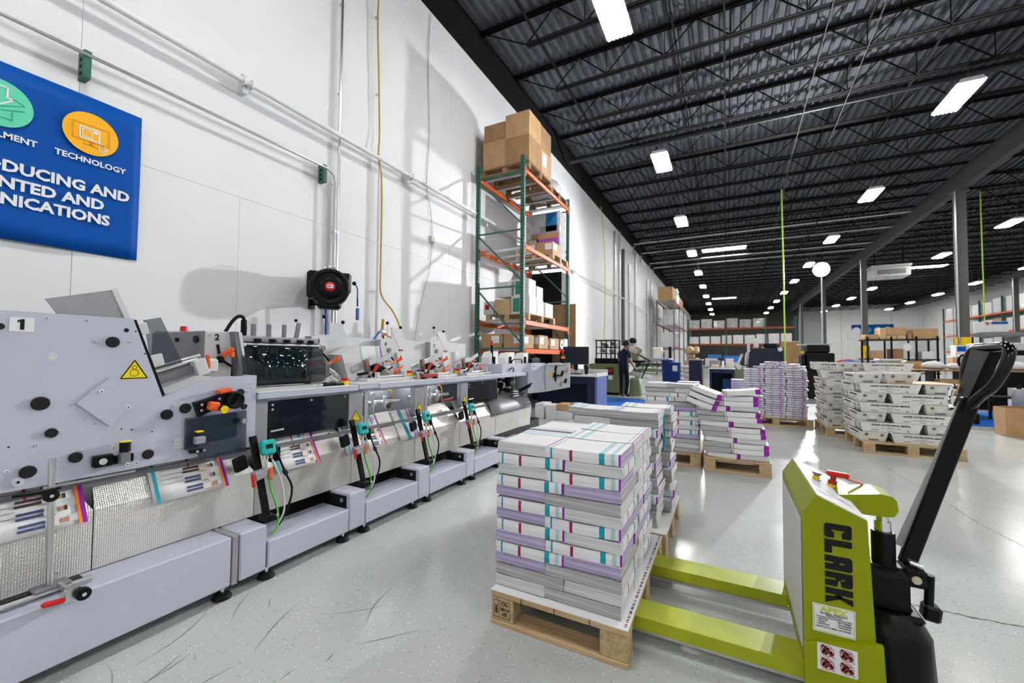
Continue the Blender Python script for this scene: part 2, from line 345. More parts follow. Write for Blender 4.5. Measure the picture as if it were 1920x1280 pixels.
# blue anti-fatigue floor areas
for (x0, x1, y0, y1), lb in (((-3.3, -.9, 9.35, 12.2), 'blue floor mat in front of the green folding machine'), ((3.6, 7.0, 10.5, 13.3), 'blue floor mat beside the cardboard bin at the right')):
    b = B('mat_blue', ((x0+x1)/2, (y0+y1)/2, 0)); b.box(x0, x1, y0, y1, 0, .006, .002); b.ob('floor_mat', None, lb, 'mat')
# left wall: block wall faced with boards, a joint between each two
wl = struct(B('wall_groove').box(XW-.25, XW-.02, YB, YF, 0, ZD+.3), 'wall_left')
HJ = 2.98
y = 1.36-1.33*6; k = 0
while y < 30:
    struct(B('wall_white').box(XW-.02, XW, y+.0015, y+1.33-.0015, 0, HJ-.0015), 'wall_panel', wl); y += 1.33
yend = y; y = 1.36-5.32*2
while y < 70:
    y1 = min(y+5.32, YF); struct(B('wall_white').box(XW-.02, XW, y+.0015, y1-.0015, HJ+.0015, ZD+.3), 'wall_panel', wl); y = y1
    if y >= YF: break
y = yend
while y < YF:
    y1 = min(y+5.32, YF); struct(B('wall_white').box(XW-.02, XW, y+.0015, y1-.0015, 0, HJ-.0015), 'wall_panel', wl); y = y1
struct(B('wall_far').box(XW-.3, XR+.3, YF, YF+.25, 0, ZD+.3), 'wall_back')
wf = bpy.data.objects['wall_back']
struct(B('wall_dark').box(XW, 9.0, YF-.03, YF, 0, ZD), 'dark_painted_area', wf); struct(B('wall_mid').box(9.0, 11.6, YF-.03, YF, 0, ZD), 'grey_painted_area', wf)
for x in (6, 8.6, 11.2, 13.8, 16.4, 19): struct(B('wall_groove').box(x-.02, x+.02, YF-.02, YF, 0, ZD), 'wall_joint', wf)
struct(B('wall_far').box(XR, XR+.25, YB, YF, 0, ZD+.3), 'wall_right')
struct(B('wall_white').box(XW-.3, XR+.3, YB-.25, YB, 0, ZD+.3), 'wall_front')
struct(B('joist_black').box(XW, XW+.14, YB, YF, 7.68, ZD), 'trim_1')
# steel deck with ribs, bar joists, bridging
ceil = struct(B('roof_deck').box(XW-.3, XR+.3, YB-.3, YF+.3, ZD, ZD+.2), 'ceiling')
rib = B('roof_rib').prism([(-.045, 0), (-.028, -.04), (.028, -.04), (.045, 0)], 'y', YB, YF).mesh('deck_rib')
x = XW+.2
while x < XR: link('deck_rib', rib, ceil, (x, 0, ZD)); x += .203
def joist(x0, x1):
    b = B('joist_black'); zt, zb = ZD-.05, 7.66
    for dy in (-.05, .05):
        b.box(x0, x1, dy-.035, dy+.035, zt-.012, zt); b.box(x0, x1, dy*.35-.006+(.012 if dy > 0 else -.012), dy*.35+.006+(.012 if dy > 0 else -.012), zt-.06, zt)
        b.box(x0+1.15, x1-1.15, dy-.032, dy+.032, zb, zb+.010); b.box(x0+1.15, x1-1.15, dy*.35-.005, dy*.35+.005, zb, zb+.05)
    n = round((x1-x0-2.3)/1.22); p = (x1-x0-2.3)/n
    xs = [x0+1.15+p*i for i in range(n+1)]
    b.bar((x0+.15, 0, zt-.04), (xs[0], 0, zb+.03), .022, .022)
    b.bar((x1-.15, 0, zt-.04), (xs[-1], 0, zb+.03), .022, .022)
    for i, xx in enumerate(xs):
        if i > 0: b.bar((xx, 0, zb+.03), (xx-p*.5, 0, zt-.03), .024, .024); b.bar((xx-p, 0, zb+.03), (xx-p*.5, 0, zt-.03), .024, .024)
        if 0 < i < n: b.bar((xx, 0, zb+.03), (xx, 0, zt-.03), .016, .016)
    return b.mesh('roof_joist')
XG = 7.6
j1, j2 = joist(XW+.1, XG), joist(XG, XR)
y = 9.2-1.62*9
while y < YF:
    link('roof_joist', j1, ceil, (0, y, 0)); link('roof_joist', j2, ceil, (0, y, 0)); y += 1.62
for x, z in ((-3.35, 7.66), (-.95, 8.22), (.02, 7.66), (2.7, 8.22), (3.9, 7.66), (6.0, 8.22), (9.5, 7.66), (12.5, 7.66), (16, 7.66)):
    struct(B('joist_black').box(x-.02, x+.02, YB, YF, z, z+.03), 'joist_bridging', ceil)
# main girders on columns
def girder(x):
    b = B('beam_grey', (x, 0, 0)); b.box(x-.11, x+.11, YB, YF, 7.34, 7.37); b.box(x-.11, x+.11, YB, YF, 7.98, 8.01); b.box(x-.008, x+.008, YB, YF, 7.37, 7.98); return b.ob('trim_2', kind='structure')
girder(XG); girder(XG+11.6)
def column(x, y, lab):
    t = thing('column', lab, 'column', (x, y, 0))
    B('column_grey').box(x-.14, x+.14, y-.14, y+.14, 0, 7.34, .012).ob('shaft', t)
    b = B('column_grey').box(x-.22, x+.22, y-.22, y+.22, 0, .03); b.box(x-.2, x+.2, y-.2, y+.2, 7.30, 7.34); b.ob('plate', t)
    b = B('yellow')
    for s_ in (-1, 1): b.box(x+s_*.165-.025, x+s_*.165+.025, y-.19, y+.19, .05, 2.0); b.box(x-.19, x+.19, y+s_*.165-.025, y+s_*.165+.025, .05, 2.0)
    b.ob('bumper_guard', t)
    b = B('zinc')
    for dx in (-.10, -.05): b.cyl((x-.17, y+dx-.08, .3), (x-.17, y+dx-.08, 7.3), .018, n=8)
    b.ob('conduit', t)
    return t
column(XG, 20.75, 'nearest grey steel column with a yellow base guard, behind the tall pump handle')
column(XG, 32.7, 'second grey column, in front of the blue banner on the far wall')
column(XG, 44.6, 'third grey column, close to the bright lamp on its stand')
column(XG, 56.5, 'farthest grey column by the end wall')
column(XG+11.6, 44.6, 'grey column at the left end of the right-hand pallet racks')
# roof lights: white panels in the deck
for i, (x, y, wx, wy) in enumerate(((-.1, 29.9, 2.5, 1.0), (-.2, 55.1, 2.5, 1.0), (13.6, 42.4, 2.2, 1.0))):
    b = B('fixture_white', (x, y, ZD)); b.box(x-wx/2-.06, x+wx/2+.06, y-wy/2-.06, y+wy/2+.06, ZD-.10, ZD-.06); w_ = b.ob('window_%d' % (i+1), kind='structure')
    for k in range(2):
        B('sky_light').box(x-wx/2, x+wx/2, y-wy/2+k*wy/2+.02, y-wy/2+(k+1)*wy/2-.02, ZD-.12, ZD-.101).ob('pane', w_)
# ------------------------------------------------------------------ high-bay lights
def hb_proto(near):
    t = thing('high_bay_light', 'x', 'light')
    b = B('fixture_white'); b.prism([(-.24, 0), (.24, 0), (.17, .09), (-.17, .09)], 'y', -.66, .66); b.ob('housing', t)
    for y_ in (-.5, .5): B('steel').cyl((0, y_, .09), (0, y_, 1.2), .004, n=5).ob('hanger', t)
    if near:
        for k in range(6):
            xx = -.19+k*.076; B('tube_light').cyl((xx, -.62, -.012), (xx, .62, -.012), .034, n=7).ob('tube', t)
    else: B('tube_light').box(-.22, .22, -.62, .62, -.04, 0, .012).ob('diffuser', t)
    return t
hn, hf = hb_proto(True), hb_proto(False); used = {}
rowname = ['row along the left wall', 'second row from the left wall', 'third row from the left wall', 'row nearest the right wall']
order = ['nearest', 'second', 'third', 'fourth', 'fifth', 'sixth', 'seventh', 'eighth', 'ninth', 'tenth', 'eleventh']
for r_, (x, ys) in enumerate(((-1.72, [6.97+6.27*k for k in range(-2, 10)]), (4.75, [12.92+6.42*k for k in range(-3, 9)]), (11.1, [26.0+6.5*k for k in range(-5, 7)]), (17.4, [32.4+6.5*k for k in range(-5, 6)]))):
    first = {0: 2, 1: 3, 2: 5, 3: 5}[r_]
    for k, y in enumerate(ys):
        p = hn if y < 21 else hf; o = p if p not in used else None
        lab = ('white high bay light, %s in view of the %s' % (order[min(10, k-first)], rowname[r_])) if k >= first else 'high bay light overhead behind the camera'
        if o is None: o = dup(p, (x, y, 7.2))
        else: used[p] = 1; o.location = (x, y, 7.2)
        o['label'] = lab; o['group'] = 'high bay lights' if k >= first else 'high bay lights behind the camera'
# ------------------------------------------------------------------ work light on a stand
def work_light(sx, sy, sz, aim, watts, lab, rad):
    t = thing('light_stand', lab, 'work light', (sx, sy, 0))
    B('zinc').cyl((sx, sy, .25), (sx, sy, sz-.12), .03, .02, n=8).ob('pole', t)
    for k in range(3):
        a = R(90+120*k); B('zinc').bar((sx, sy, .9), (sx+math.cos(a)*.6, sy+math.sin(a)*.6, .02), .03, .03).ob('leg', t)
    dirv = (Vector(aim)-Vector((sx, sy, sz))).normalized(); c = Vector((sx, sy, sz))
    B('black').cyl(c-dirv*.26, c-dirv*.02, .14, rad-.01, n=18).ob('lamp_head', t)
    B('strobe_glow').cyl(c-dirv*.03, c+dirv*.02, rad, rad, n=24).ob('lamp_face', t)
    ld = bpy.data.lights.new('work_light', 'SPOT'); ld.energy = watts; ld.spot_size = R(118); ld.spot_blend = .6; ld.shadow_soft_size = rad*.7; ld.color = (.96, .98, 1)
    lo = bpy.data.objects.new('lamp_beam', ld); COL.objects.link(lo); lo.parent = t; lo.location = (c+dirv*.06)-Vector((sx, sy, 0)); lo.rotation_euler = (-dirv).to_track_quat('Z', 'Y').to_euler()
work_light(3.08, 18.38, 4.42, (-2.6, 2.6, 1.6), STROBE, 'dazzling white work light on top of a tall thin stand', .25)
# ------------------------------------------------------------------ wall services on the left wall
def pipe(nm, pts, r, m, lab, cat='pipe', clips=(), sm=0, clipm='zinc'):
    t = thing(nm, lab, cat, pts[0]); B(m).tube(pts, r, 8, sm).ob('run', t)
    for p in clips: B(clipm).obox(p, (.05, .05, .03), bev=.005).ob('clip', t)
    return t
zc = 3.72
conduit = [(-4.78, -1.2, zc), (-4.78, 3.74, zc), (-4.78, 3.84, zc-.05), (-4.78, 3.88, zc-.16), (-4.78, 3.88, 1.1)]
t = pipe('conduit', conduit, .016, 'steel', 'thin steel conduit running level above the blue banner then bending down', clips=[(-4.79, 3.88, 2.9)])
for y in (1.37, 3.71):
    b = B('rack_green'); b.box(-4.9, -4.78, y-.025, y+.025, zc-.20, zc+.04, .004); b.m('hole')
    for k in range(3): b.box(-4.86, -4.82, y-.0255, y+.0255, zc-.17+k*.06, zc-.14+k*.06)
    b.ob('strut_bracket', t)
for y, lab in ((3.97, 'galvanised conduit climbing the left wall to the roof behind the hose reel'),):
    pipe('conduit', [(-4.84, y, .9), (-4.84, y, 8.3)], .019, 'steel', lab, clips=[(-4.85, y, z) for z in (1.6, 2.9, 3.6, 4.9, 6.2)])
pipe('conduit', [(-4.84, 3.92, .9), (-4.84, 3.92, 3.5)], .016, 'steel', 'short conduit beside the hose reel, middle one of three')
pipe('sprinkler_pipe', [(-4.76, YB, 4.25), (-4.76, 60, 4.25)], .032, 'wall_white', 'long white painted pipe running along the left wall', clips=[(-4.76, y, 4.25) for y in (12.5, 17.5, 22.5)], clipm='wall_white')
t = bpy.data.objects['sprinkler_pipe']
for y in (-.5, 2.66, 5.36, 8.0, 11.0, 14.0):
    b = B('wall_white'); b.box(-4.9, -4.80, y-.03, y+.03, 4.14, 4.36, .005); b.box(-4.80, -4.72, y-.05, y-.035, 4.2, 4.3); b.box(-4.80, -4.72, y+.035, y+.05, 4.2, 4.3); b.ob('pipe_hanger', t)
pipe('drop_pipe', [(-4.82, 4.72, 1.0), (-4.82, 4.72, 4.22)], .024, 'wall_white', 'white drop pipe below the yellow hose')
t = pipe('yellow_hose', [(-4.80, 4.66, 7.2), (-4.82, 4.62, 6.6), (-4.82, 4.66, 5.6), (-4.82, 4.70, 4.7), (-4.80, 4.67, 4.3), (-4.80, 4.75, 3.9), (-4.80, 4.76, 2.6), (-4.79, 4.77, 2.15), (-4.70, 4.93, 1.90), (-4.66, 5.05, 1.66), (-4.66, 5.02, 1.50), (-4.68, 4.90, 1.47), (-4.72, 4.78, 1.53)], .013, 'amber_hose', 'yellow air hose dropping down the left wall into a loop', 'hose', sm=4, clips=[(-4.85, 4.62, 6.5), (-4.85, 4.68, 5.3), (-4.85, 4.76, 2.2)])
b = B('amber_hose').cyl((-4.70, 4.72, 1.58), (-4.70, 4.73, 1.75), .022, n=8); b.ob('air_valve', t)
b = B('zinc').obox((-4.70, 4.74, 1.56), (.08, .14, .07), bev=.02); b.m('red').obox((-4.64, 4.68, 1.50), (.02, .09, .03), (R(20), 0, 0), .008); b.m('black').cyl((-4.70, 4.74, 1.52), (-4.70, 4.75, 1.33), .014, n=8); b.m('yellow').cyl((-4.70, 4.75, 1.33), (-4.70, 4.77, 1.18), .015, n=8); b.m('blue_hose').tube([(-4.70, 4.66, 1.55), (-4.66, 4.52, 1.44), (-4.62, 4.40, 1.34)], .018); b.ob('manifold', t)
pipe('wall_cable', [(-4.88, 5.98, 7.6), (-4.88, 5.93, 6.6), (-4.88, 5.99, 5.4), (-4.88, 5.94, 4.3), (-4.87, 6.05, 3.9), (-4.88, 6.12, 3.45), (-4.88, 6.12, 3.25), (-4.87, 6.02, 2.7), (-4.87, 5.80, 2.1), (-4.86, 5.62, 1.3)], .006, 'ink_grey', 'thin grey cable wandering down the left wall through a junction box', 'cable', sm=5)
b = B('beige').box(-4.9, -4.85, 6.07, 6.17, 3.31, 3.43, .006); b.ob('junction_box', bpy.data.objects['wall_cable'])
# cluster of conduits farther along the wall
for i, (y, z0, z1, m, lab) in enumerate(((20.2, .8, 7.4, 'zinc', 'grey conduit, leftmost of the bundle past the tall rack'), (21.2, .8, 7.6, 'zinc', 'grey conduit, second of the bundle past the tall rack'), (22.0, 1.8, 6.9, 'column_grey', 'wide duct in the bundle past the tall rack'), (23.6, .8, 6.4, 'zinc', 'grey conduit in the middle of the wall bundle'), (25.4, .8, 7.6, 'zinc', 'grey conduit, rightmost of the wall bundle'), (29.6, .9, 6.6, 'zinc', 'far conduit left of the wall door'), (31.2, .9, 6.6, 'zinc', 'far conduit nearest the wall door'))):
    pipe('conduit', [(-4.82, y, z0), (-4.82, y, z1)], .05 if m == 'zinc' else .09, m, lab, clips=[(-4.84, y, z) for z in (3.2, 4.6)])
for y in (24.6, 27.0, 30.2, 31.8): # conduits turning from the wall out along the roof
    pipe('conduit', [(-4.8, y, 7.2), (-4.75, y, 7.62), (-4.4, y, 7.8), (7.5, y, 7.85)], .045, 'zinc', 'conduit curving from the left wall out under the roof at the %s bend' % {24.6: 'nearest', 27.0: 'second', 30.2: 'third', 31.8: 'farthest'}[y], sm=3)
pipe('sprinkler_main', [(-4.6, 12.95, 7.70), (7.4, 12.95, 7.70)], .075, 'pipe_black', 'dark sprinkler pipe crossing below the roof joists by the nearest left lights')
pipe('roof_cable', [(1.55, -2, 7.6), (1.75, 8, 7.62), (1.9, 16, 7.60), (2.2, 24, 7.62)], .011, 'column_grey', 'thin pale cable run lengthwise under the roof', 'cable')
pipe('roof_cable', [(2.55, 2, 7.6), (2.6, 9, 7.62), (2.75, 15, 7.60)], .010, 'column_grey', 'second pale cable run under the roof to its right', 'cable')
pipe('blue_strap', [(6.9, 9.0, 7.9), (5.1, 9.15, 7.30), (6.6, 9.3, 7.46)], .012, 'crate_blue', 'blue strap hanging in a loop from the roof at the top right', 'strap')
pipe('hanging_string', [(1.66, 16.0, 6.75), (1.70, 16.0, .0)], .02, 'string_green', 'bright yellow-green air line hanging from the roof to the floor', 'air line')
pipe('hanging_string', [(8.64, 22.0, 7.6), (8.65, 22.0, 2.3)], .02, 'string_green', 'yellow-green air line hanging in front of the right-hand racks', 'air line')
pipe('hanging_string', [(-4.7, 17.2, 7.6), (-4.55, 17.3, 5.0), (-4.6, 17.2, .0)], .016, 'string_green', 'pale green air line hanging down the left wall past the tall rack', 'air line', sm=4)
# door in the left wall
b = B('wall_groove', (XW, 33.5, 0)); b.box(XW-.02, XW+.05, 31.9, 34.0, 0, 3.9); d = b.ob('door_1', kind='structure')
B('wall_far').box(XW+.02, XW+.06, 32.1, 33.8, 0, 3.8).ob('door_leaf', d)
# ceiling AC unit
t = thing('air_conditioner', 'white ceiling air conditioner unit hanging right of the second column', 'air conditioner', (9.2, 34, 6.3))
B('ac_white').box(8.25, 10.1, 33.6, 35.0, 6.35, 6.95, .05).ob('body', t)
B('ac_white').box(8.2, 10.15, 33.55, 35.05, 6.95, 7.1, .03).ob('lid', t)
B('ac_dark').box(8.5, 9.85, 33.57, 33.6, 6.5, 6.8).ob('grille', t)
for x in (8.5, 9.9): B('joist_black').bar((x, 34.2, 7.1), (x, 34.2, 8.40), .05, .05).ob('hanger', t)
# far banner
t = thing('wall_banner', 'small blue banner with coloured discs on the far end wall', 'banner', (17.0, YF-.03, 4.3))
B('banner_blue').box(14.9, 19.2, YF-.05, YF-.01, 4.2, 5.7).ob('sheet', t)
for x, m in ((15.4, 'banner_white'), (16.6, 'ink_teal'), (17.6, 'banner_green'), (18.6, 'banner_orange')):
    B(m).cyl((x, YF-.07, 5.0), (x, YF-.045, 5.0), .38, n=16).ob('disc', t)
# ------------------------------------------------------------------ big banner on the left wall
BX = XW+.012
t = thing('wall_banner', 'large dark blue banner with icons and white lettering on the left wall', 'banner', (BX, 1.0, 2.06))
rows = [[(BX+.012*math.sin(yy*7+zz*3)*(.4 if zz > 2.2 else 1)+.012, yy, zz) for yy in [.25+1.53*i/24 for i in range(25)]] for zz in [2.06+1.35*k/10 for k in range(11)]]
B('banner_blue').sheet(rows, (.002, 0, 0)).ob('sheet', t)
bx = BX+.033
for y, m in ((1.434, 'banner_orange'), (.92, 'banner_green')): B(m).cyl((bx-.002, y, 3.085), (bx, y, 3.085), .178, n=40).ob('disc', t)
def stroke(name, m, pts, wd, closed=False):
    b = B(m); P = pts+[pts[0]] if closed else pts
    for p, q in zip(P, P[1:]): b.bar((bx+.002, p[0], p[1]), (bx+.002, q[0], q[1]), wd, .0015, up=(1, 0, 0))
    b.ob(name, t)
c = (1.434, 3.085)
stroke('icon_line', 'banner_amber', [(c[0]-.115, c[1]+.07), (c[0]+.115, c[1]+.07), (c[0]+.115, c[1]-.07), (c[0]-.115, c[1]-.07)], .012, True)
stroke('icon_line', 'banner_amber', [(c[0]-.05, c[1]-.10), (c[0]+.05, c[1]-.10)], .012); stroke('icon_line', 'banner_amber', [(c[0], c[1]-.07), (c[0], c[1]-.10)], .02)
stroke('icon_line', 'banner_white', [(c[0]-.072, c[1]+.045), (c[0]+.05, c[1]+.045), (c[0]+.05, c[1]-.052), (c[0]-.072, c[1]-.052)], .009, True)
stroke('icon_line', 'banner_white', [(c[0]-.057, c[1]+.028), (c[0]-.02, c[1]+.028), (c[0]+.005, c[1]+.006), (c[0]+.005, c[1]-.036), (c[0]-.057, c[1]-.036)], .006, True)
B('banner_white').box(bx, bx+.002, c[0]+.014, c[0]+.04, c[1]+.012, c[1]+.034).ob('icon_line', t)
stroke('icon_line', 'banner_white', [(c[0]+.05, c[1]-.05), (c[0]+.05, c[1]-.125), (c[0]+.07, c[1]-.112), (c[0]+.085, c[1]-.14), (c[0]+.10, c[1]-.13), (c[0]+.085, c[1]-.105), (c[0]+.11, c[1]-.10)], .006, True)
c = (.92, 3.085)
stroke('icon_line', 'banner_white', [(c[0]-.04, c[1]+.13), (c[0]-.04, c[1]+.05), (c[0]-.075, c[1]+.05), (c[0], c[1]-.02), (c[0]+.075, c[1]+.05), (c[0]+.04, c[1]+.05), (c[0]+.04, c[1]+.13)], .011, True)
stroke('icon_line', 'banner_green_dark', [(c[0]-.13, c[1]+.03), (c[0], c[1]-.03), (c[0]+.13, c[1]+.03), (c[0]+.07, c[1]+.06)], .006)
stroke('icon_line', 'banner_green_dark', [(c[0]-.13, c[1]-.02), (c[0], c[1]-.06), (c[0]+.13, c[1]-.01)], .006)
stroke('icon_line', 'banner_green_dark', [(c[0]-.09, c[1]-.05), (c[0]-.09, c[1]-.11), (c[0]+.07, c[1]-.11), (c[0]+.07, c[1]-.04)], .006)
lettering('TECHNOLOGY', .066, 'banner_white', WX(bx, 1.445, 2.845), t, .0016, sx=1.0)
lettering('FULFILLMENT', .066, 'banner_white', WX(bx, .925, 2.845), t, .0016, sx=1.0)
for tx, yr, z in (('PRODUCING AND', 1.705, 2.615), ('PRINTED AND', 1.535, 2.487), ('COMMUNICATIONS', 1.575, 2.362)):
    lettering(tx, .118, 'banner_white', WX(bx, yr, z), t, .0042, 'RIGHT', sx=1.0)
# ------------------------------------------------------------------ hose reel
t = thing('hose_reel', 'black wall-mounted air hose reel with a red round badge', 'hose reel', (-4.6, 3.5, 2.0))
rc = Vector((-4.42, 3.53, 2.03)); ax = Vector((.80, -.60, 0)).normalized()
M = Matrix.Translation(rc) @ ax.to_track_quat('Z', 'Y').to_matrix().to_4x4()
B('black').lathe([(0, -.16), (.19, -.16), (.235, -.13), (.235, -.02), (.22, 0), (.22, .02), (.235, .04), (.235, .10), (.215, .135), (.18, .15), (.18, .142), (.14, .142), (.14, .152), (.09, .155), (0, .157)], n=32, M=M).ob('drum', t)
b = B('black'); b.box(-.26, .10, -.14, .20, -.14, .09, .03, M); b.box(.10, .25, -.06, .20, -.13, .08, .03, M); b.box(-.14, .14, -.26, -.14, -.14, .09, .03, M); b.ob('case', t)
M2 = Matrix.Translation(ax*.158) @ M
B('red').lathe([(0, .004), (.055, .004), (.058, 0)], n=24, M=M2).ob('badge', t)
lettering('CII', .06, 'banner_white', M2 @ Matrix.Translation((0, 0, .005)) @ Matrix.Rotation(math.atan2(*(0, 1)), 4, 'Z'), t, .004, name='badge_mark')
B('black').box(-4.9, -4.86, 3.58, 3.66, 1.80, 2.26, .004).box(-4.88, -4.50, 3.60, 3.615, 1.84, 2.22).ob('wall_bracket', t)
B('chrome').tube([(-4.42, 3.45, 2.26), (-4.42, 3.48, 2.30), (-4.42, 3.60, 2.30), (-4.42, 3.63, 2.26)], .007).ob('carry_handle', t)
b = B('black').ball((-4.36, 3.86, 2.14), .028); b.m('blue_hose').tube([(-4.36, 3.87, 2.135), (-4.36, 3.915, 2.08), (-4.36, 3.92, 1.95)], .009); b.m('black').cyl((-4.36, 3.92, 1.95), (-4.36, 3.922, 1.84), .010, n=8); b.m('blue_hose').obox((-4.36, 3.925, 1.74), (.03, .045, .16), bev=.008); b.ob('outlet_hose', t)
pipe('blue_hose', [(-4.6, 3.62, 1.84), (-4.6, 3.64, 1.3), (-4.6, 3.66, 1.1)], .014, 'blue_hose', 'dark blue air hose hanging straight below the hose reel', 'hose')
# ================================================================== SADDLE STITCHING LINE
PX = -2.35          # front plane of the machine covers
P = .693            # pitch of the stations
Y2 = 1.41           # start of station two
def rod(name, parent, m, p0, p1, r, n=10): return B(m).cyl(p0, p1, r, n=n).ob(name, parent)
def cap(parent, y, z, r, x=PX, m='black_rubber', h=.012, name='rubber_cap'):
    return B(m).cyl((x, y, z), (x+h*.6, y, z), r, n=22).cyl((x+h*.6, y, z), (x+h, y, z), r, r*.86, n=22).ob(name, parent)
def screw(parent, y, z, r=.006, x=PX, m='screw_zinc'):
    return B(m).cyl((x, y, z), (x+.004, y, z), r, r*.8, n=10).m('hole').cyl((x+.004, y, z), (x+.0045, y, z), r*.4, n=6).ob('screw', parent)
def warn(parent, x, y, z, s):
    b = B('yellow_sign'); b.prism([(y-s/2, z-s*.43), (y+s/2, z-s*.43), (y, z+s*.43)], 'x', x, x+.0012); sg = b.ob('warning_sign', parent, 'yellow triangular roller warning sign')
    b = B('ink_black'); a, c_ = [(y-s*.44, z-s*.39), (y+s*.44, z-s*.39), (y, z+s*.36)], .045*s
    for p, q in zip(a, a[1:]+a[:1]): b.bar((x+.0015, *p), (x+.0015, *q), c_, .001, up=(1, 0, 0))
    for cy_, cz, rr in ((y, z+.06*s, .075*s), (y, z-.16*s, .145*s)):
        pts = [(cy_+rr*math.cos(k*math.pi/8), cz+rr*math.sin(k*math.pi/8)) for k in range(17)]
        for p, q in zip(pts, pts[1:]): b.bar((x+.0015, *p), (x+.0015, *q), .012*s+.0006, .001, up=(1, 0, 0))
    b.ob('warning_symbol', sg)
# ---- conveyor under all stations
t = thing('saddle_conveyor', 'long grey and stainless saddle conveyor base standing on black levelling feet', 'machine', (-2.6, 2.4, 0))
def basebox(y0, y1, z1, xb):
    b = B('paint_grey').box(xb, -2.17, y0, y1, .062, z1, .006); o = b.ob('base_cover', t)
    for yy in (y0+.03, y1-.03): screw(o, yy, z1-.035, .004, -2.17)
basebox(-.7, 1.205, .297, -2.36); B('paint_grey_mid').box(-2.36, -2.168, 1.208, 1.235, .06, .298, .003).ob('end_plate', t)
yy = 1.245
basebox(yy, 1.38, .297, -2.36)
ends = [(1.39, 1.92), (2.06, 2.595), (2.74, 3.27), (3.415, 3.95), (4.09, 4.72)]
for k, (a, b_) in enumerate(ends):
    basebox(a, b_, .205, -2.42)
    if k < 4: basebox(b_+.004, ends[k+1][0]-.006, .297, -2.36); B('hole').box(-2.40, -2.20, b_+.0005, b_+.0035, .10, .28).ob('shadow_gap', t); o = B('zinc').cyl((-2.24, b_+.003, .25), (-2.24, b_-.006, .25), .013, n=10).ob('latch', t)
B('black').box(-3.25, -2.43, -.7, 4.72, .10, .30).ob('underframe', t)
B('paint_grey_dark').box(-3.25, -2.40, -.7, 4.72, .30, .66).ob('frame', t)
for y in (-.4, .45, 1.19, 1.41, 1.91, 2.085, 2.58, 2.755, 3.26, 3.44, 3.94, 4.12, 4.6):
    f = B('black_rubber').lathe([(0, 0), (.042, 0), (.042, .008), (.036, .012), (.036, .018), (.030, .022), (.012, .026), (0, .026)], (-2.215, y, 0), 18).ob('foot', t)
    B('chrome').cyl((-2.215, y, .022), (-2.215, y, .064), .009, n=8).cyl((-2.215, y, .045), (-2.215, y, .055), .014, n=6).ob('stud', f)
    B('black_rubber').lathe([(0, 0), (.042, 0), (.036, .02), (.012, .03), (.012, .10)], (-3.1, y, 0), 10).ob('foot', t)
SL = .6
def sx_(z): return -2.35-max(0, z-.545)*SL
secs = [(-.7, .29), (.294, .748), (.752, 1.41), (1.414, 2.08), (2.084, 2.75), (2.754, 3.41), (3.414, 4.12), (4.124, 4.73)]
for k, (a, b_) in enumerate(secs):
    b = B('dimpled_steel' if k < 3 else 'steel_dull'); cut = .10 if k < 6 else .02
    if k == 7: continue
    b.prism([(-2.35, .30), (-2.347, .30), (-2.347, .546), (-2.35, .546)], 'y', a, b_)
    z1 = .74
    vs = [(-2.349, a, .546), (-2.349, b_, .546), (sx_(z1), b_-cut, z1), (sx_(z1), a+.02, z1)]
    b.add(vs+[(v[0]-.004, v[1], v[2]-.002) for v in vs], [(0, 1, 2, 3), (7, 6, 5, 4), (0, 4, 5, 1), (1, 5, 6, 2), (2, 6, 7, 3), (3, 7, 4, 0)])
    o = b.ob('saddle_cover', t); screw(o, b_-.10, .335, .006, -2.347); screw(o, b_-.13, .66, .007, sx_(.66)+.002, 'hole')
B('paint_grey_dark').box(-2.60, -2.50, 1.35, 4.73, .60, .70).ob('chain_rail', t)
b = B('brown_metal')
y = 1.2
while y < 4.7: b.box(-2.515, -2.475, y, y+.014, .70, .735, .003); b.box(-2.505, -2.485, y+.014, y+.026, .708, .726); y += .026
b.ob('saddle_chain', t, kind='stuff')
# rail, post and clamp at the near end
B('steel').cyl((-2.235, -.7, .315), (-2.235, .715, .315), .009, n=10).ob('guide_rail', t)
B('black').box(-2.30, -2.26, -.7, .70, .298, .318, .003).ob('rail_track', t)
B('steel').cyl((-2.255, .605, .32), (-2.255, .598, .80), .0105, n=12).ob('support_rod', t)
b = B('black').cyl((-2.245, .593, .668), (-2.225, .593, .668), .022, n=20); hw = b.ob('clamp_wheel', t); B('chrome').cyl((-2.225, .593, .668), (-2.221, .593, .668), .006, n=8).ob('bolt', hw)
B('paint_grey_dark').box(-2.29, -2.225, .56, .66, .318, .332, .004).ob('slide_block', t)
b = B('steel').box(-2.235, -2.15, .62, .632, .318, .338); b.box(-2.16, -2.14, .615, .66, .285, .335, .003); b.ob('clamp', t)
b = B('black').cyl((-2.14, .66, .307), (-2.118, .66, .307), .022, n=20); hw = b.ob('clamp_wheel', t); B('chrome').cyl((-2.118, .66, .307), (-2.114, .66, .307), .007, n=8).ob('bolt', hw)
B('red').obox((-2.145, .588, .305), (.022, .06, .018), (R(-8), 0, 0), .006).ob('clamp_lever', t)
B('black').tube([(-2.24, .50, .69), (-2.24, .56, .685), (-2.24, .62, .69)], .006).ob('hose_stub', t)
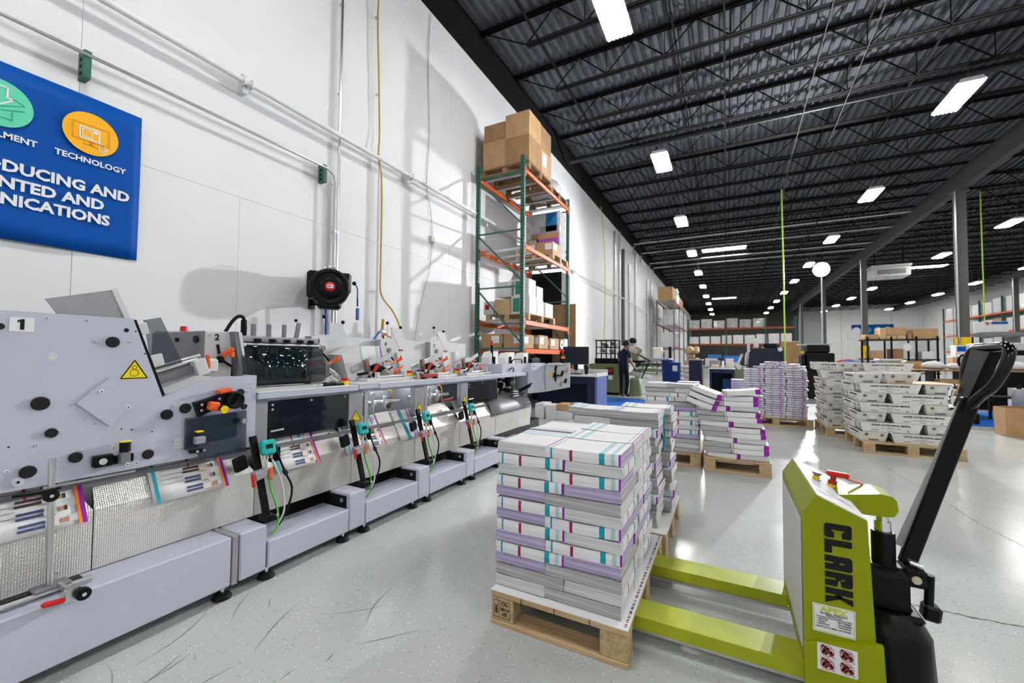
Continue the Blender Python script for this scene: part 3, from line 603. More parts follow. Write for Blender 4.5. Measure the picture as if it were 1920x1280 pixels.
# ---- station one: sheet feeder with the big panel
t = thing('sheet_feeder', 'large light grey feeder housing marked 1 at the left edge of the line', 'machine', (-2.7, .7, .68))
poly = [(-.5, 1.353), (.855, 1.353), (.970, 1.005), (.972, .993), (1.188, 1.08), (1.40, 1.077), (1.41, .685), (-.5, .685)]
B('paint_grey').prism(poly, 'x', PX-.018, PX).ob('front_panel', t)
B('black').prism([(y_, z_) for y_, z_ in ((.855, 1.349), (.868, 1.349), (.985, 1.003), (.972, 1.003))], 'x', PX-.03, PX-.003).ob('seal', t)
B('paint_grey_mid').prism([(-.5, 1.34), (.845, 1.34), (.95, 1.02), (.95, .70), (-.5, .70)], 'x', -3.2, PX-.02).ob('body', t)
B('paint_grey_mid').prism([(.95, .99), (1.18, 1.06), (1.39, 1.06), (1.395, .70), (.95, .70)], 'x', -2.6, PX-.02).ob('body_lower', t)
b = B('paint_grey'); b.box(PX-.12, PX-.002, 1.402, 1.412, .69, 1.08, .002); b.ob('edge_trim', t)
# slanted lid above the body and its side sheet
b = B('paint_grey_dark'); b.add([(-2.42, .66, 1.352), (-2.42, .93, 1.352), (-2.52, .905, 1.492), (-2.90, .985, 1.515), (-2.52, .648, 1.405)], [(0, 1, 2, 4)])
vs = [(-2.40, .662, 1.353), (-2.40, .885, 1.353), (-2.40, .838, 1.487), (-2.40, .612, 1.412)]
b = B('paint_grey_mid'); b.prism([(.63, 1.354), (.858, 1.354), (.80, 1.478), (.595, 1.412)], 'x', -2.40, -2.394); b.ob('raised_lid', t)
b = B('paint_light'); b.bar((-2.394, .992, 1.0), (-2.394, .80, 1.482), .02, .006, up=(1, 0, 0)); b.ob('lid_edge', t)
# tinted guard leaning behind the slant, with two white fixing plates
b = B('tinted_cover'); b.prism([(.985, 1.365), (1.055, 1.385), (1.16, 1.15), (1.03, 1.11)], 'x', -2.60, -2.594); g = b.ob('tinted_guard', t, 'smoky tinted acrylic guard')
for y, z in ((.975, 1.32), (1.045, 1.165)): o = B('paint_light').obox((-2.585, y, z), (.008, .05, .06), (R(15), 0, 0), .008).ob('fixing_plate', g)
# inclined feed table
for k, (x0, x1, m) in enumerate(((-2.52, PX-.02, 'paint_light'), (-2.62, -2.525, 'aluminium'))):
    b = B(m); b.prism([(.965, .985), (1.19, 1.072), (1.19, 1.082), (.965, .995)], 'x', x0, x1); b.ob('feed_table', t)
B('paint_grey_dark').bar((-2.60, .97, 1.035), (-2.60, 1.25, 1.13), .035, .03).ob('table_rail', t)
B('steel').cyl((-2.62, .97, 1.075), (-2.62, 1.24, 1.165), .013, n=12).ob('roller', t)
B('steel').cyl((-2.655, .97, 1.09), (-2.655, 1.27, 1.19), .010, n=12).ob('roller', t)
o = B('paint_light').obox((-2.58, 1.235, 1.125), (.05, .06, .09), (R(18), 0, 0), .004).ob('clamp_block', t); B('orange').obox((-2.57, 1.27, 1.155), (.02, .018, .08), (R(8), 0, 0), .006).ob('clamp_lever', o); B('paint_light').obox((-2.62, 1.31, 1.13), (.03, .07, .08), bev=.01).ob('clamp_plate', o)
# plate with the number, caps, screws
B('paper').box(PX, PX+.0015, .497, .559, 1.277, 1.330).ob('number_plate', t)
B('ink_black').prism([(.523, 1.284), (.534, 1.284), (.534, 1.324), (.527, 1.324), (.516, 1.318), (.516, 1.311), (.523, 1.313)], 'x', PX+.0015, PX+.0022).ob('numeral', t)
for y, z, r in ((.788, 1.246, .023), (.584, 1.003, .026), (.617, .885, .018), (.688, .775, .021), (.56, .748, .023), (.926, .739, .021), (.992, .911, .024), (1.067, .932, .024), (.474, 1.293, .012), (1.322, .990, .020), (1.343, .912, .015)): cap(t, y, z, r)
B('hole').cyl((PX, .833, 1.300), (PX+.0008, .833, 1.300), .009, n=14).ob('hole', t)
for y, z in ((.866, 1.297), (.902, 1.197), (.938, 1.13), (.83, .868), (.865, .86), (.939, .839), (.51, .85), (1.355, .99), (1.362, .915)): B('hole').cyl((PX, y, z), (PX+.0008, y, z), .0035, n=8).ob('hole', t)
for y, z in ((.591, 1.333), (.706, 1.334), (.732, 1.249), (.847, 1.248), (.715, .925), (.745, .903), (.579, .843), (.709, .797), (.508, .761), (.638, .886), (1.017, .779), (1.057, .741), (1.375, 1.035), (1.381, 1.011), (1.385, .771), (1.38, .746), (1.02, .95)): screw(t, y, z, .0062)
B('paint_light').cyl((PX, .611, 1.184), (PX+.0012, .611, 1.184), .0145, n=20).ob('blank_disc', t)
B('paint_light').cyl((PX, .536, .716), (PX+.008, .536, .716), .016, n=18).m('hole').cyl((PX+.008, .536, .716), (PX+.0085, .536, .716), .005, n=8).ob('bush', t)
b = B('paint_grey').prism([(.785, 1.098), (.895, .998), (.788, .886), (.683, .992)], 'x', PX+.001, PX+.008); dp = b.ob('diamond_cover', t)
for y, z in ((.757, 1.036), (.846, .962)): screw(dp, y, z, .009, PX+.008)
warn(t, PX+.0005, .866, 1.129, .106)
# lever bracket, knob, window
b = B('black').prism([(1.095, .957), (1.118, .885), (1.265, .955), (1.245, 1.0)], 'x', PX, PX+.03); lb = b.ob('lever_bracket', t)
for y, z in ((1.125, .945), (1.125, .917), (1.205, .968)): screw(lb, y, z, .006, PX+.03)
B('orange').obox((PX+.05, 1.168, .935), (.04, .048, .044), (R(-12), 0, 0), .008).ob('orange_grip', lb)
B('black').cyl((PX+.05, 1.190, .925), (PX+.085, 1.198, .918), .014, n=14).ob('knob_neck', lb)
B('yellow').cyl((PX+.085, 1.198, .918), (PX+.095, 1.20, .916), .019, n=20).ob('yellow_button', lb)
B('orange').obox((PX+.03, 1.225, 1.008), (.05, .06, .02), (R(10), 0, 0), .005).ob('orange_grip', lb)
M = Matrix.Translation((PX, 1.277, .955)) @ Matrix.Rotation(R(90), 4, 'Y')
kn = B('black').lathe([(.040, 0), (.046, .01), (.046, .045), (.042, .052), (.036, .054), (.034, .050), (0, .050)], n=30, M=M).ob('rotary_knob', t)
B('black_gloss').obox((PX+.054, 1.277, .955), (.012, .014, .062), (R(-40), 0, 0), .004).ob('knob_ridge', kn)
B('hole').prism([(1.078, .874), (1.30, .886), (1.312, .878), (1.312, .765), (1.30, .752), (1.08, .742)], 'x', PX, PX+.001).ob('opening', t)
B('tinted_cover').prism([(1.06, .885), (1.348, .893), (1.352, .668), (1.13, .672), (1.12, .70), (1.06, .735)], 'x', PX+.016, PX+.021).ob('tinted_window', t, 'smoky tinted window')
cap(t, 1.333, .835, .017, PX+.021, 'paint_grey_dark', .01, 'window_fixing'); screw(t, 1.333, .835, .010, PX+.031)
B('black').cyl((PX+.022, 1.298, .845), (PX+.026, 1.298, .845), .013, n=20).ob('ring', t)
o = B('black').box(PX, PX+.02, 1.072, 1.12, .735, .800, .004).ob('side_bracket', t); B('paint_grey_mid').box(PX+.02, PX+.05, 1.095, 1.14, .755, .79, .004).ob('bracket_arm', o); B('yellow').obox((PX+.035, 1.115, .815), (.028, .032, .008), bev=.003).ob('yellow_tab', o); B('black').box(PX+.01, PX+.04, 1.08, 1.14, .712, .726, .004).ob('bracket_foot', o)
for y in (1.108, 1.138): screw(o, y, .719, .006, PX+.04)
B('paint_light').box(PX, PX+.001, 1.027, 1.068, .744, .792).ob('label', t); lettering('D+G', .014, 'ink_grey', WX(PX+.0012, 1.048, .772), t, name='label_print'); lettering('B MIN L', .009, 'ink_grey', WX(PX+.0012, 1.048, .755), t, name='label_print')
B('paint_light').box(PX, PX+.001, .793, .822, .775, .808).ob('label', t); lettering('↓', .026, 'ink_grey', WX(PX+.0012, .806, .79), t, name='label_print')
# black knob bracket at the lower edge
o = B('black').box(PX, PX+.03, .735, .80, .722, .770, .005).ob('knob_bracket', t); B('paint_light').cyl((PX+.03, .764, .745), (PX+.033, .764, .745), .013, n=18).ob('disc', o); B('black').box(PX, PX+.02, .80, .87, .722, .758, .004).ob('bracket_arm', o); B('paint_grey_dark').box(PX+.015, PX+.05, .815, .848, .722, .772, .004).ob('knob_base', o)
b = B('black').cyl((PX+.035, .832, .775), (PX+.035, .832, .815), .019, n=20); kk = b.ob('knob', o); B('yellow').cyl((PX+.035, .832, .815), (PX+.035, .832, .819), .0195, n=20).ob('knob_top', kk)
for y in (.836, .866): screw(o, y, .72, .008, PX+.05)
B('paint_grey_mid').box(PX+.0, PX+.012, .60, .88, .672, .680).ob('lower_strip', t)
# ---- worktops
def worktop(y0, y1, lab, zt=.985, rnd=False):
    t = thing('worktop', lab, 'worktop', (-2.5, (y0+y1)/2, zt))
    B('paint_light').box(-2.75, PX+.012, y0, y1, zt-.008, zt, .003).ob('top_plate', t)
    b = B('paint_grey'); b.box(PX-.01, PX+.012, y0, y1, zt-.042, zt-.008, .004); b.ob('front_lip', t)
    return t
worktop(Y2+.005, 2.13, 'grey metal shelf over the dark window of station two')
worktop(2.135, 2.33, 'short dark-edged shelf section right of the emergency stop button', .992); worktop(2.335, 3.15, 'pale metal shelf in front of stations three and four'); worktop(3.155, 4.92, 'long pale metal shelf in front of the last station')
# ---- lower housing with windows and pillars, one bay per station
def bay(k, y0, y1, glass, lab):
    t = thing('drive_bay', lab, 'machine', (-2.5, y0, .69)); pw = .085 if k == 0 else .125
    X0 = PX-.03
    B('paint_grey_mid').box(X0-.05, X0, y0, y0+pw, .685, .945, .003).ob('pillar', t)
    B('paint_grey').box(X0-.02, X0-.002, y0+pw, y1, .925, .946).ob('top_rail', t)
    B('black').box(-3.1, -2.72, y0, y1, .69, .95).ob('interior', t)
    if k: warn(t, X0+.001, y0+.062, .762, .100)
    for z in (.78, .90) if k else (): screw(t, y0+.018, z+.04, .004, X0); screw(t, y0+pw-.018, z+.04, .004, X0)
    if glass == 'dark':
        o = B('dark_glass').box(X0-.012, X0-.004, y0+pw+.004, y1-.004, .700, .925).ob('window', t, 'dark glossy window')
        for y, z in ((y0+pw+.03, .90), (y0+pw+.03, .872), (y1-.03, .905), ((y0+y1)/2+.04, .905)): screw(o, y, z, .007, X0-.004)
        rod('axle', t, 'steel_dull', (X0-.002, y0+pw+.02, .745), (X0-.002, y0+pw+.10, .748), .006)
    else:
        B('paint_grey_mid').box(-2.68, -2.67, y0, y1, .70, .95).ob('back_plate', t)
        for j, (yy_, rr) in enumerate(((y0+.24, .088), (y0+.33, .090), (y0+.46, .055))):
            b = B('paint_light'); c = Vector((-2.495, yy_, .812)); ax_ = Vector((.75, .8, 0)).normalized()
            M = Matrix.Translation(c) @ ax_.to_track_quat('Z', 'Y').to_matrix().to_4x4()
            b.lathe([(rr*.80, -.012), (rr, -.012), (rr, .012), (rr*.80, .012), (rr*.80, -.012)], n=26, M=M)
            for q in range(5):
                a = q*2*math.pi/5; p0 = M @ Vector((math.cos(a)*.015, math.sin(a)*.015, 0)); p1 = M @ Vector((math.cos(a)*rr*.85, math.sin(a)*rr*.85, 0)); b.bar(p0, p1, .016, .012)
            b.m('chrome').lathe([(0, -.03), (.02, -.03), (.02, .03), (0, .03)], n=14, M=M); b.ob('drum_wheel', t)
        rod('drive_shaft', t, 'chrome', (-2.58, y0+.14, .815), (-2.48, y1-.08, .815), .016)
        B('steel').box(X0-.03, X0-.02, y0+pw+.035, y0+pw+.07, .70, .945).ob('strap', t)
        B('black').cyl((-2.56, y1-.15, .80), (-2.53, y1-.13, .80), .05, n=18).ob('pulley', t)
        B('yellow_hose').tube([(-2.68, y0+.2, .90), (-2.64, y0+.35, .905), (-2.6, y1-.10, .90), (-2.58, y1-.05, .86), (-2.58, y1-.05, .74)], .006).ob('cable', t)
        B('added_bay_light').box(-2.60, -2.585, y0+pw+.03, y1-.03, .930, .938).ob('added_bay_light', t)  # unseen light strip, added to brighten the bay behind the clear window
        if k == 3: B('red').tube([(X0-.03, y0+.42, .765), (X0-.02, y0+.46, .775), (X0-.02, y0+.55, .78), (X0-.02, y0+.59, .79)], .008).ob('red_lever', t)
        B('clear_cover').box(X0-.008, X0-.004, y0+pw, y1, .70, .925).ob('window', t, 'clear acrylic window')
    return t
bay(0, Y2+.004, 2.08, 'dark', 'dark window bay of station two below the grey shelf')
bay(1, 2.084, 2.775, 'clear', 'clear window bay showing white drum wheels, nearest of two'); bay(3, 2.779, 3.475, 'clear', 'clear window bay showing drum wheels and a red lever'); bay(2, 3.479, 4.24, 'dark', 'dark blue window bay at the far end of the line')
# ---- station two: feeder with dark drum guard
def num(t, n, y): lettering(n, .052, 'ink_black', WX(-2.7185, y, 1.297), t, .0015, name='numeral')
def cambox(t, y0): # end cheek with number and lever
    B('paint_grey_mid').box(-3.35, -2.725, y0-.075, y0-.055, .98, 1.335, .003).ob('side_sheet', t)
    B('paint_light').box(-2.735, -2.72, y0-.075, y0+.075, .98, 1.335, .003).ob('end_cheek', t)
t = thing('gripper_station', 'station marked 2 with a dark smoked drum guard and orange lever', 'machine', (-3.0, 1.75, .98))
cambox(t, 1.40); num(t, '2', 1.388)
B('paint_grey_dark').box(-3.35, -2.727, 1.32, 1.327, .98, 1.33).ob('dark_side', t)
for x, r in ((-2.80, .022), (-3.02, .014)): B('black_rubber').cyl((x, 1.318, 1.285), (x, 1.308, 1.285), r, n=18).ob('rubber_cap', t)
B('paint_light').box(-3.36, -3.34, 1.34, 2.07, .98, 1.35).ob('back_sheet', t)
screw(t, 1.345, 1.31, .008, -2.72); B('black').bar((-2.715, 1.39, 1.255), (-2.715, 1.40, 1.20), .014, .006, up=(1, 0, 0)).ob('slot', t)
o = B('black').obox((-2.70, 1.40, 1.165), (.03, .035, .04), bev=.006).ob('lever_base', t); B('orange').bar((-2.69, 1.40, 1.185), (-2.66, 1.452, 1.232), .026, .026, bev=.006).obox((-2.66, 1.445, 1.195), (.02, .022, .035), bev=.005).ob('orange_lever', o, 'orange clamp lever'); B('black').bar((-2.70, 1.41, 1.16), (-2.69, 1.46, 1.12), .03, .012, bev=.004).ob('slotted_link', o)
B('paint_grey_dark').prism([(1.455, 1.335), (1.475, 1.335), (1.53, 1.06), (1.50, 1.03)], 'x', -2.74, -2.66).ob('guard_end', t); B('paint_light').prism([(1.475, 1.335), (1.495, 1.33), (1.535, 1.06), (1.53, 1.045)], 'x', -2.74, -2.655).ob('guard_end', t)
# curved smoked guard with drum straps behind it
prof = [(-2.70, 1.275), (-2.665, 1.22), (-2.645, 1.16), (-2.632, 1.10), (-2.63, 1.04), (-2.64, 1.0)]
B('smoke_cover').sheet([[(x, 1.50, z), (x, 1.78, z), (x, 2.085, z)] for x, z in prof], (-.004, 0, 0)).ob('smoked_guard', t, 'dark smoked acrylic drum guard')
B('black').box(-3.0, -2.78, 1.49, 2.08, .985, 1.30).ob('drum_body', t)
for y in (1.60, 1.685, 1.73, 1.83): B('ink_teal').sheet([[(-2.775+.075*math.sin(a), y-.010, 1.03+.13*math.cos(a)), (-2.775+.075*math.sin(a), y+.010, 1.03+.13*math.cos(a))] for a in [k*math.pi/16 for k in range(9)]], (-.002, 0, 0)).ob('drum_strap', t)
B('yellow').box(-2.712, -2.706, 1.56, 1.62, 1.142, 1.146).ob('edge_strip', t)
for y in (1.57, 1.655, 1.74): B('steel_dull').box(-2.76, -2.75, y, y+.05, 1.20, 1.245).ob('plate', t)
for y in [1.55+.055*k for k in range(9)]: B('chrome').ball((-2.735, y, 1.185), .008, n=8, k=5).ob('sucker', t)
B('paint_grey_mid').box(-2.73, -2.70, 1.49, 2.07, 1.275, 1.315, .004).ob('top_rail', t)
for y in (1.60, 1.70, 1.80, 1.90, 1.985): B('black').cyl((-2.70, y, 1.29), (-2.665, y+.02, 1.288), .012, n=10).ob('rail_knob', t)
B('zinc').cyl((-2.69, 1.49, 1.262), (-2.69, 2.07, 1.262), .008, n=8).ob('cross_rod', t)
for y, z in ((1.63, 1.40), (1.735, 1.405), (1.845, 1.41)): B('paint_grey_dark').box(-2.80, -2.785, y, y+.03, 1.30, z, .004).ob('paper_finger', t)
B('clear_cover').box(-2.83, -2.825, 1.62, 1.69, 1.30, 1.42).ob('clear_stop', t)
B('paint_grey_dark').prism([(1.935, 1.30), (1.96, 1.43), (1.985, 1.43), (1.965, 1.30)], 'x', -2.80, -2.785).ob('paper_finger', t); B('black').ball((-2.78, 1.94, 1.445), .012).ob('finger_knob', t)
B('black').tube([(-2.85, 1.50, 1.335), (-2.85, 1.535, 1.40), (-2.85, 1.575, 1.445), (-2.85, 1.61, 1.44), (-2.85, 1.625, 1.38), (-2.85, 1.615, 1.31)], .011).ob('cable_loop', t)
B('black').cyl((-2.85, 1.615, 1.30), (-2.85, 1.615, 1.425), .018, n=10).ob('cable_gland', t)
rl = B('red').cyl((-3.3, 1.475, 1.35), (-3.3, 1.475, 1.385), .024, .020, n=14).ob('red_beacon', t)
for y, z in ((1.515, 1.255), (1.53, 1.145), (2.05, 1.25), (2.06, 1.15)): B('chrome').cyl((-2.665, y, z), (-2.655, y, z), .008, n=10).ob('bolt', t)
# ---- stations three to five: hopper stations
def hopper(k, n, y0, lab, stack):
    t = thing('hopper_station', lab, 'machine', (-3.0, y0+.3, .98))
    B('panel_alu' if k == 0 else 'paint_light').prism([(y0, .99), (y0+P-.02, .99), (y0+P-.02, 1.335), (y0+.33, 1.35), (y0+.29, 1.37), (y0+.25, 1.45), (y0+.13, 1.46), (y0+.13, 1.355), (y0, 1.35)], 'x', -2.80, -2.79).ob('back_panel', t)
    B('paint_light').box(-2.735, -2.72, y0-.075, y0+.055, .98, 1.335, .003).ob('end_cheek', t); num(t, n, y0-.02)
    B('paint_grey_mid').box(-2.80, -2.735, y0-.075, y0-.07, .98, 1.335).ob('side_sheet', t)
    cap(t, y0+.02, 1.245, .022, -2.72, 'paint_grey_dark', .014); B('black').bar((-2.70, y0+.01, 1.205), (-2.69, y0+.055, 1.15), .022, .01, bev=.004).ob('slotted_link', t)
    o = B('steel_dull').cyl((-2.70, y0+.02, 1.12), (-2.66, y0+.05, 1.14), .014, n=10).ob('lever_base', t); B('orange').bar((-2.675, y0+.035, 1.132), (-2.63, y0+.10, 1.172), .026, .026, bev=.006).obox((-2.635, y0+.085, 1.185), (.02, .016, .02), bev=.004).ob('orange_lever', o, 'orange clamp lever')
    # inclined hopper
    yb = y0+.12
    if stack:
        b = B('paper_grey'); b.prism([(yb+.00, 1.20), (yb+.155, 1.27), (yb+.235, 1.02), (yb+.075, .99)], 'x', -2.785, -2.63); b.ob('paper_lift', t, 'leaning block of folded sheets')
        b = B('paper'); b.prism([(yb+.155, 1.27), (yb+.41, 1.275), (yb+.46, 1.08), (yb+.225, 1.03)], 'x', -2.785, -2.65); pp = b.ob('paper_lift', t, 'white printed sheets in the hopper')
        for a, c_, m in ((.185, .20, 'ink_teal_pale'), (.36, .385, 'ink_teal_pale'), (.405, .42, 'ink_violet')):
            B(m).prism([(yb+a, 1.27), (yb+c_, 1.27), (yb+c_+.055, 1.06), (yb+a+.055, 1.05)], 'x', -2.652, -2.648).ob('print_stripe', pp)
    else:
        b = B('box_white'); b.prism([(yb+.05, 1.22), (yb+.38, 1.25), (yb+.42, 1.08), (yb+.12, 1.0)], 'x', -2.785, -2.76); b.ob('hopper_plate', t)
    bb = B('zinc').bar((-2.62, yb+.09, 1.075), (-2.60, yb+.36, 1.165), .008, .045, bev=.003).ob('guide_bar', t)
    B('zinc').bar((-2.60, yb+.33, 1.135), (-2.58, yb+.50, 1.215), .008, .04, bev=.003).ob('guide_bar', t)
    B('brown_metal').obox((-2.575, yb+.20, 1.115), (.03, .042, .10), (R(14), 0, 0), .004).ob('clamp_block', t)
    B('black').prism([(yb+.30, 1.125), (yb+.33, 1.13), (yb+.44, 1.09), (yb+.31, 1.02)], 'x', -2.66, -2.60).ob('black_cheek', t); B('black').tube([(-2.59, yb+.42, 1.085), (-2.59, yb+.455, 1.075), (-2.59, yb+.455, 1.05)], .005).ob('hook', t)
    B('paint_grey_mid').prism([(yb+.06, .99), (yb+.15, 1.045), (yb+.24, 1.045), (yb+.24, .99)], 'x', -2.58, -2.56).ob('foot_plate', t); cap(t, yb+.215, 1.025, .012, -2.56, h=.008)
    B('paint_grey_mid').prism([(yb+.31, 1.03), (yb+.43, 1.09), (yb+.50, 1.05), (yb+.50, 1.02)], 'x', -2.64, -2.62).ob('foot_plate', t)
    o = B('red').bar((-2.55, yb+.245, 1.055), (-2.53, yb+.285, 1.13), .03, .018, bev=.006).ob('red_lever', t, 'red clamp lever')
    B('orange').bar((-2.54, yb+.49, 1.06), (-2.54, yb+.58, 1.105), .016, .018, bev=.005).obox((-2.54, yb+.49, 1.05), (.02, .03, .04), bev=.004).ob('orange_lever', t, 'orange clamp lever'); B('orange').obox((-2.60, yb+.455, 1.145), (.02, .05, .018), bev=.004).ob('orange_tab', t)
    B('chrome').cyl((-2.56, yb+.20, 1.06), (-2.53, yb+.21, 1.055), .013, n=10).ob('clamp_nut', t); B('black').bar((-2.57, yb+.10, 1.045), (-2.55, yb+.22, 1.06), .02, .02, bev=.004).ob('clamp_body', t)
    B('paint_light').obox((-2.58, yb+.465, 1.075), (.02, .09, .055), bev=.008).ob('white_plate', t); B('black').bar((-2.565, yb+.43, 1.075), (-2.565, yb+.48, 1.10), .012, .008).ob('white_plate_slot', t)
    B('steel').cyl((-2.50, yb+.26, 1.02), (-2.50, yb+.545, 1.025), .011, n=10).ob('front_roller', t)
    for y in (.24, .55): B('paint_light').obox((-2.50, yb+y, 1.025), (.04, .022, .07), bev=.004).ob('roller_mount', t)
    B('paint_light').box(-2.60, -2.46, yb+.10, yb+P-.08, .986, 1.012, .003).ob('plinth', t)
    if k: B('chrome').box(-2.47, -2.43, yb-.04, yb+.03, .987, 1.055, .003).m('hole').cyl((-2.43, yb, 1.03), (-2.4295, yb, 1.03), .012, n=10).ob('sensor_housing', t)
    for j, (dy, h, x) in enumerate(((.11, 1.50, -2.83), (.31, 1.47, -2.85))):
        o = rod('knob_rod', t, 'steel_dull', (x, y0+dy, 1.34), (x, y0+dy, h), .004); B('black').ball((x, y0+dy, h), .016).ob('knob', o)
    if k: rod('spring_rod', t, 'steel_dull', (-2.78, y0+.10, 1.45), (-2.72, y0+.17, 1.25), .004); B('red_dark').obox((-2.72, y0+.175, 1.245), (.02, .05, .015), bev=.004).ob('red_catch', t)
    return t
hopper(0, '3', 2.104, 'hopper station marked 3 holding a leaning lift of printed sheets', True); hopper(1, '4', 2.794, 'hopper station marked 4 with silver guide bars and no sheets', False); hopper(2, '5', 3.49, 'hopper station marked 5, the last before the stitching head', False)
# ---- things lying on the worktops
def estop(x, y, z, lab):
    t = thing('emergency_stop', lab, 'button', (x, y, z)); B('yellow').cyl((x, y, z), (x, y, z+.028), .024, n=16).ob('base', t); B('red').cyl((x, y, z+.028), (x, y, z+.05), .023, .026, n=16).ob('push_button', t)
estop(-2.42, 2.075, .985, 'red and yellow emergency stop on the shelf of station two'); estop(-2.52, 2.87, 1.012, 'red and yellow emergency stop beside the orange lever of station four'); estop(-2.52, 3.60, 1.012, 'small emergency stop at station five')
t = thing('stapler', 'dark red stapler lying on the pale shelf', 'stapler', (-2.42, 3.05, .985)); B('red_dark').box(-2.44, -2.41, 2.93, 3.15, .998, 1.03, .008).ob('body', t); B('black').box(-2.445, -2.405, 2.94, 2.97, .985, 1.0).box(-2.445, -2.405, 3.10, 3.13, .985, 1.0).ob('foot', t)
t = thing('hand_tool', 'dark screwdriver lying on the shelf by the emergency stop', 'tool', (-2.42, 1.95, .985)); B('black').cyl((-2.42, 1.90, .996), (-2.42, 2.0, .996), .011, n=10).ob('grip', t); B('chrome').cyl((-2.43, 1.83, .996), (-2.42, 1.90, .996), .005, n=8).ob('shank', t)
t = thing('cable_plug', 'black cable end with a brass plug lying on the shelf edge', 'plug', (-2.40, 2.03, .985)); B('black').cyl((-2.40, 1.98, .994), (-2.40, 2.05, .994), .008, n=8).ob('body', t); B('yellow').cyl((-2.40, 2.05, .994), (-2.40, 2.06, .994), .006, n=8).ob('tip', t)
b = B('cloth_white', (-2.55, 2.04, .985)); rc_ = random.Random(3)
b.sheet([[(-2.56+.035*math.sin(i*2.1+j)+.01*rc_.random(), 2.02+.014*j, .987+.115*(1-abs(j-4.5)/5)*(i/6)+.012*rc_.random()) for j in range(10)] for i in range(7)], (.004, 0, 0)); b.ob('wiping_cloth', None, 'crumpled white wiping cloth bunched beside the dark drum guard', 'cloth')
# ---- sheet thickness monitors on slanted posts
def monitor_post(y0, lab):
    t = thing('sheet_monitor', lab, 'sensor unit', (-2.25, y0, .298))
    pb, ptp = Vector((-2.235, y0, .298)), Vector((-2.33, y0-.035, .745))
    B('black').bar(pb, ptp, .035, .022, up=(1, 0, 0), bev=.003).ob('post', t)
    B('black').box(-2.27, -2.20, y0-.03, y0+.03, .297, .325, .004).ob('post_foot', t); screw(t, y0+.035, .318, .008, -2.20)
    at = lambda f: pb.lerp(ptp, f)
    c = at(.86)+Vector((.045, .045, 0)); tb = B('teal_plastic').obox(c, (.04, .078, .082), (0, R(-12), 0), .010).ob('teal_box', t, 'teal sensor box with a small display')
    B('black').obox(c+Vector((.021, -.002, .008)), (.003, .036, .024), (0, R(-12), 0)).ob('display', tb); B('yellow').obox(c+Vector((.0185, .004, -.018)), (.003, .02, .007), (0, R(-12), 0)).ob('key', tb)
    for dy in (-.022, 0, .022): B('beige').cyl(c+Vector((0, dy, -.045)), c+Vector((0, dy, -.065)), .007, n=8).ob('connector', tb)
    B('white_cable').cyl(c+Vector((.01, -.012, -.065)), c+Vector((.01, -.005, -.13)), .009, n=8).ob('cable_plug', t)
    m = at(.55); cl = B('paint_grey_mid').obox(m+Vector((.02, -.01, 0)), (.05, .07, .045), (R(10), 0, 0), .005).ob('clamp', t)
    B('red').bar(m+Vector((.04, -.06, .015)), m+Vector((.05, -.055, -.055)), .018, .016, bev=.006).ob('clamp_lever', cl); B('orange').bar(m+Vector((.04, .04, .03)), m+Vector((.05, .035, -.035)), .018, .016, bev=.006).ob('clamp_lever', cl)
    B('black').obox(m+Vector((-.02, -.09, .07)), (.03, .065, .075), (R(15), 0, 0), .006).ob('sensor_head', t); B('black').box(m.x-.03, m.x+.02, m.y+.05, m.y+.11, m.z+.05, m.z+.13, .005).ob('side_bracket', t)
    e = Vector((-2.24, y0+.055, .215))
    B('green_cable').tube([c+Vector((.012, -.004, -.13)), c+Vector((.02, .01, -.22)), e+Vector((.01, .0, .12)), e+Vector((0, .005, .02)), e+Vector((-.01, -.04, -.02))], .0055).ob('green_cable', t)
    B('white_cable').tube([c+Vector((.012, .02, -.07)), c+Vector((.03, .06, -.18)), c+Vector((.03, .085, -.30)), e+Vector((.0, .04, .08)), e+Vector((-.01, -.01, .0))], .005).ob('grey_cable', t)
    B('black').tube([c+Vector((.0, .035, .03)), c+Vector((.01, .055, -.05)), c+Vector((.03, .085, -.15)), c+Vector((.04, .125, -.25)), c+Vector((.03, .11, -.36)), e+Vector((-.02, .03, .02))], .006).ob('black_cable', t); B('navy_black').obox(c+Vector((.03, .088, -.155)), (.022, .024, .04), (R(30), 0, 0), .007).ob('cable_joint', t)
for y, lb in ((1.42, 'teal sensor box on a slanted black post, nearest of the four'), (2.10, 'teal sensor box on a black post, second along the conveyor'), (2.79, 'teal sensor box on a black post, third along the conveyor'), (3.49, 'teal sensor box on a black post, farthest along the conveyor')): monitor_post(y, lb)
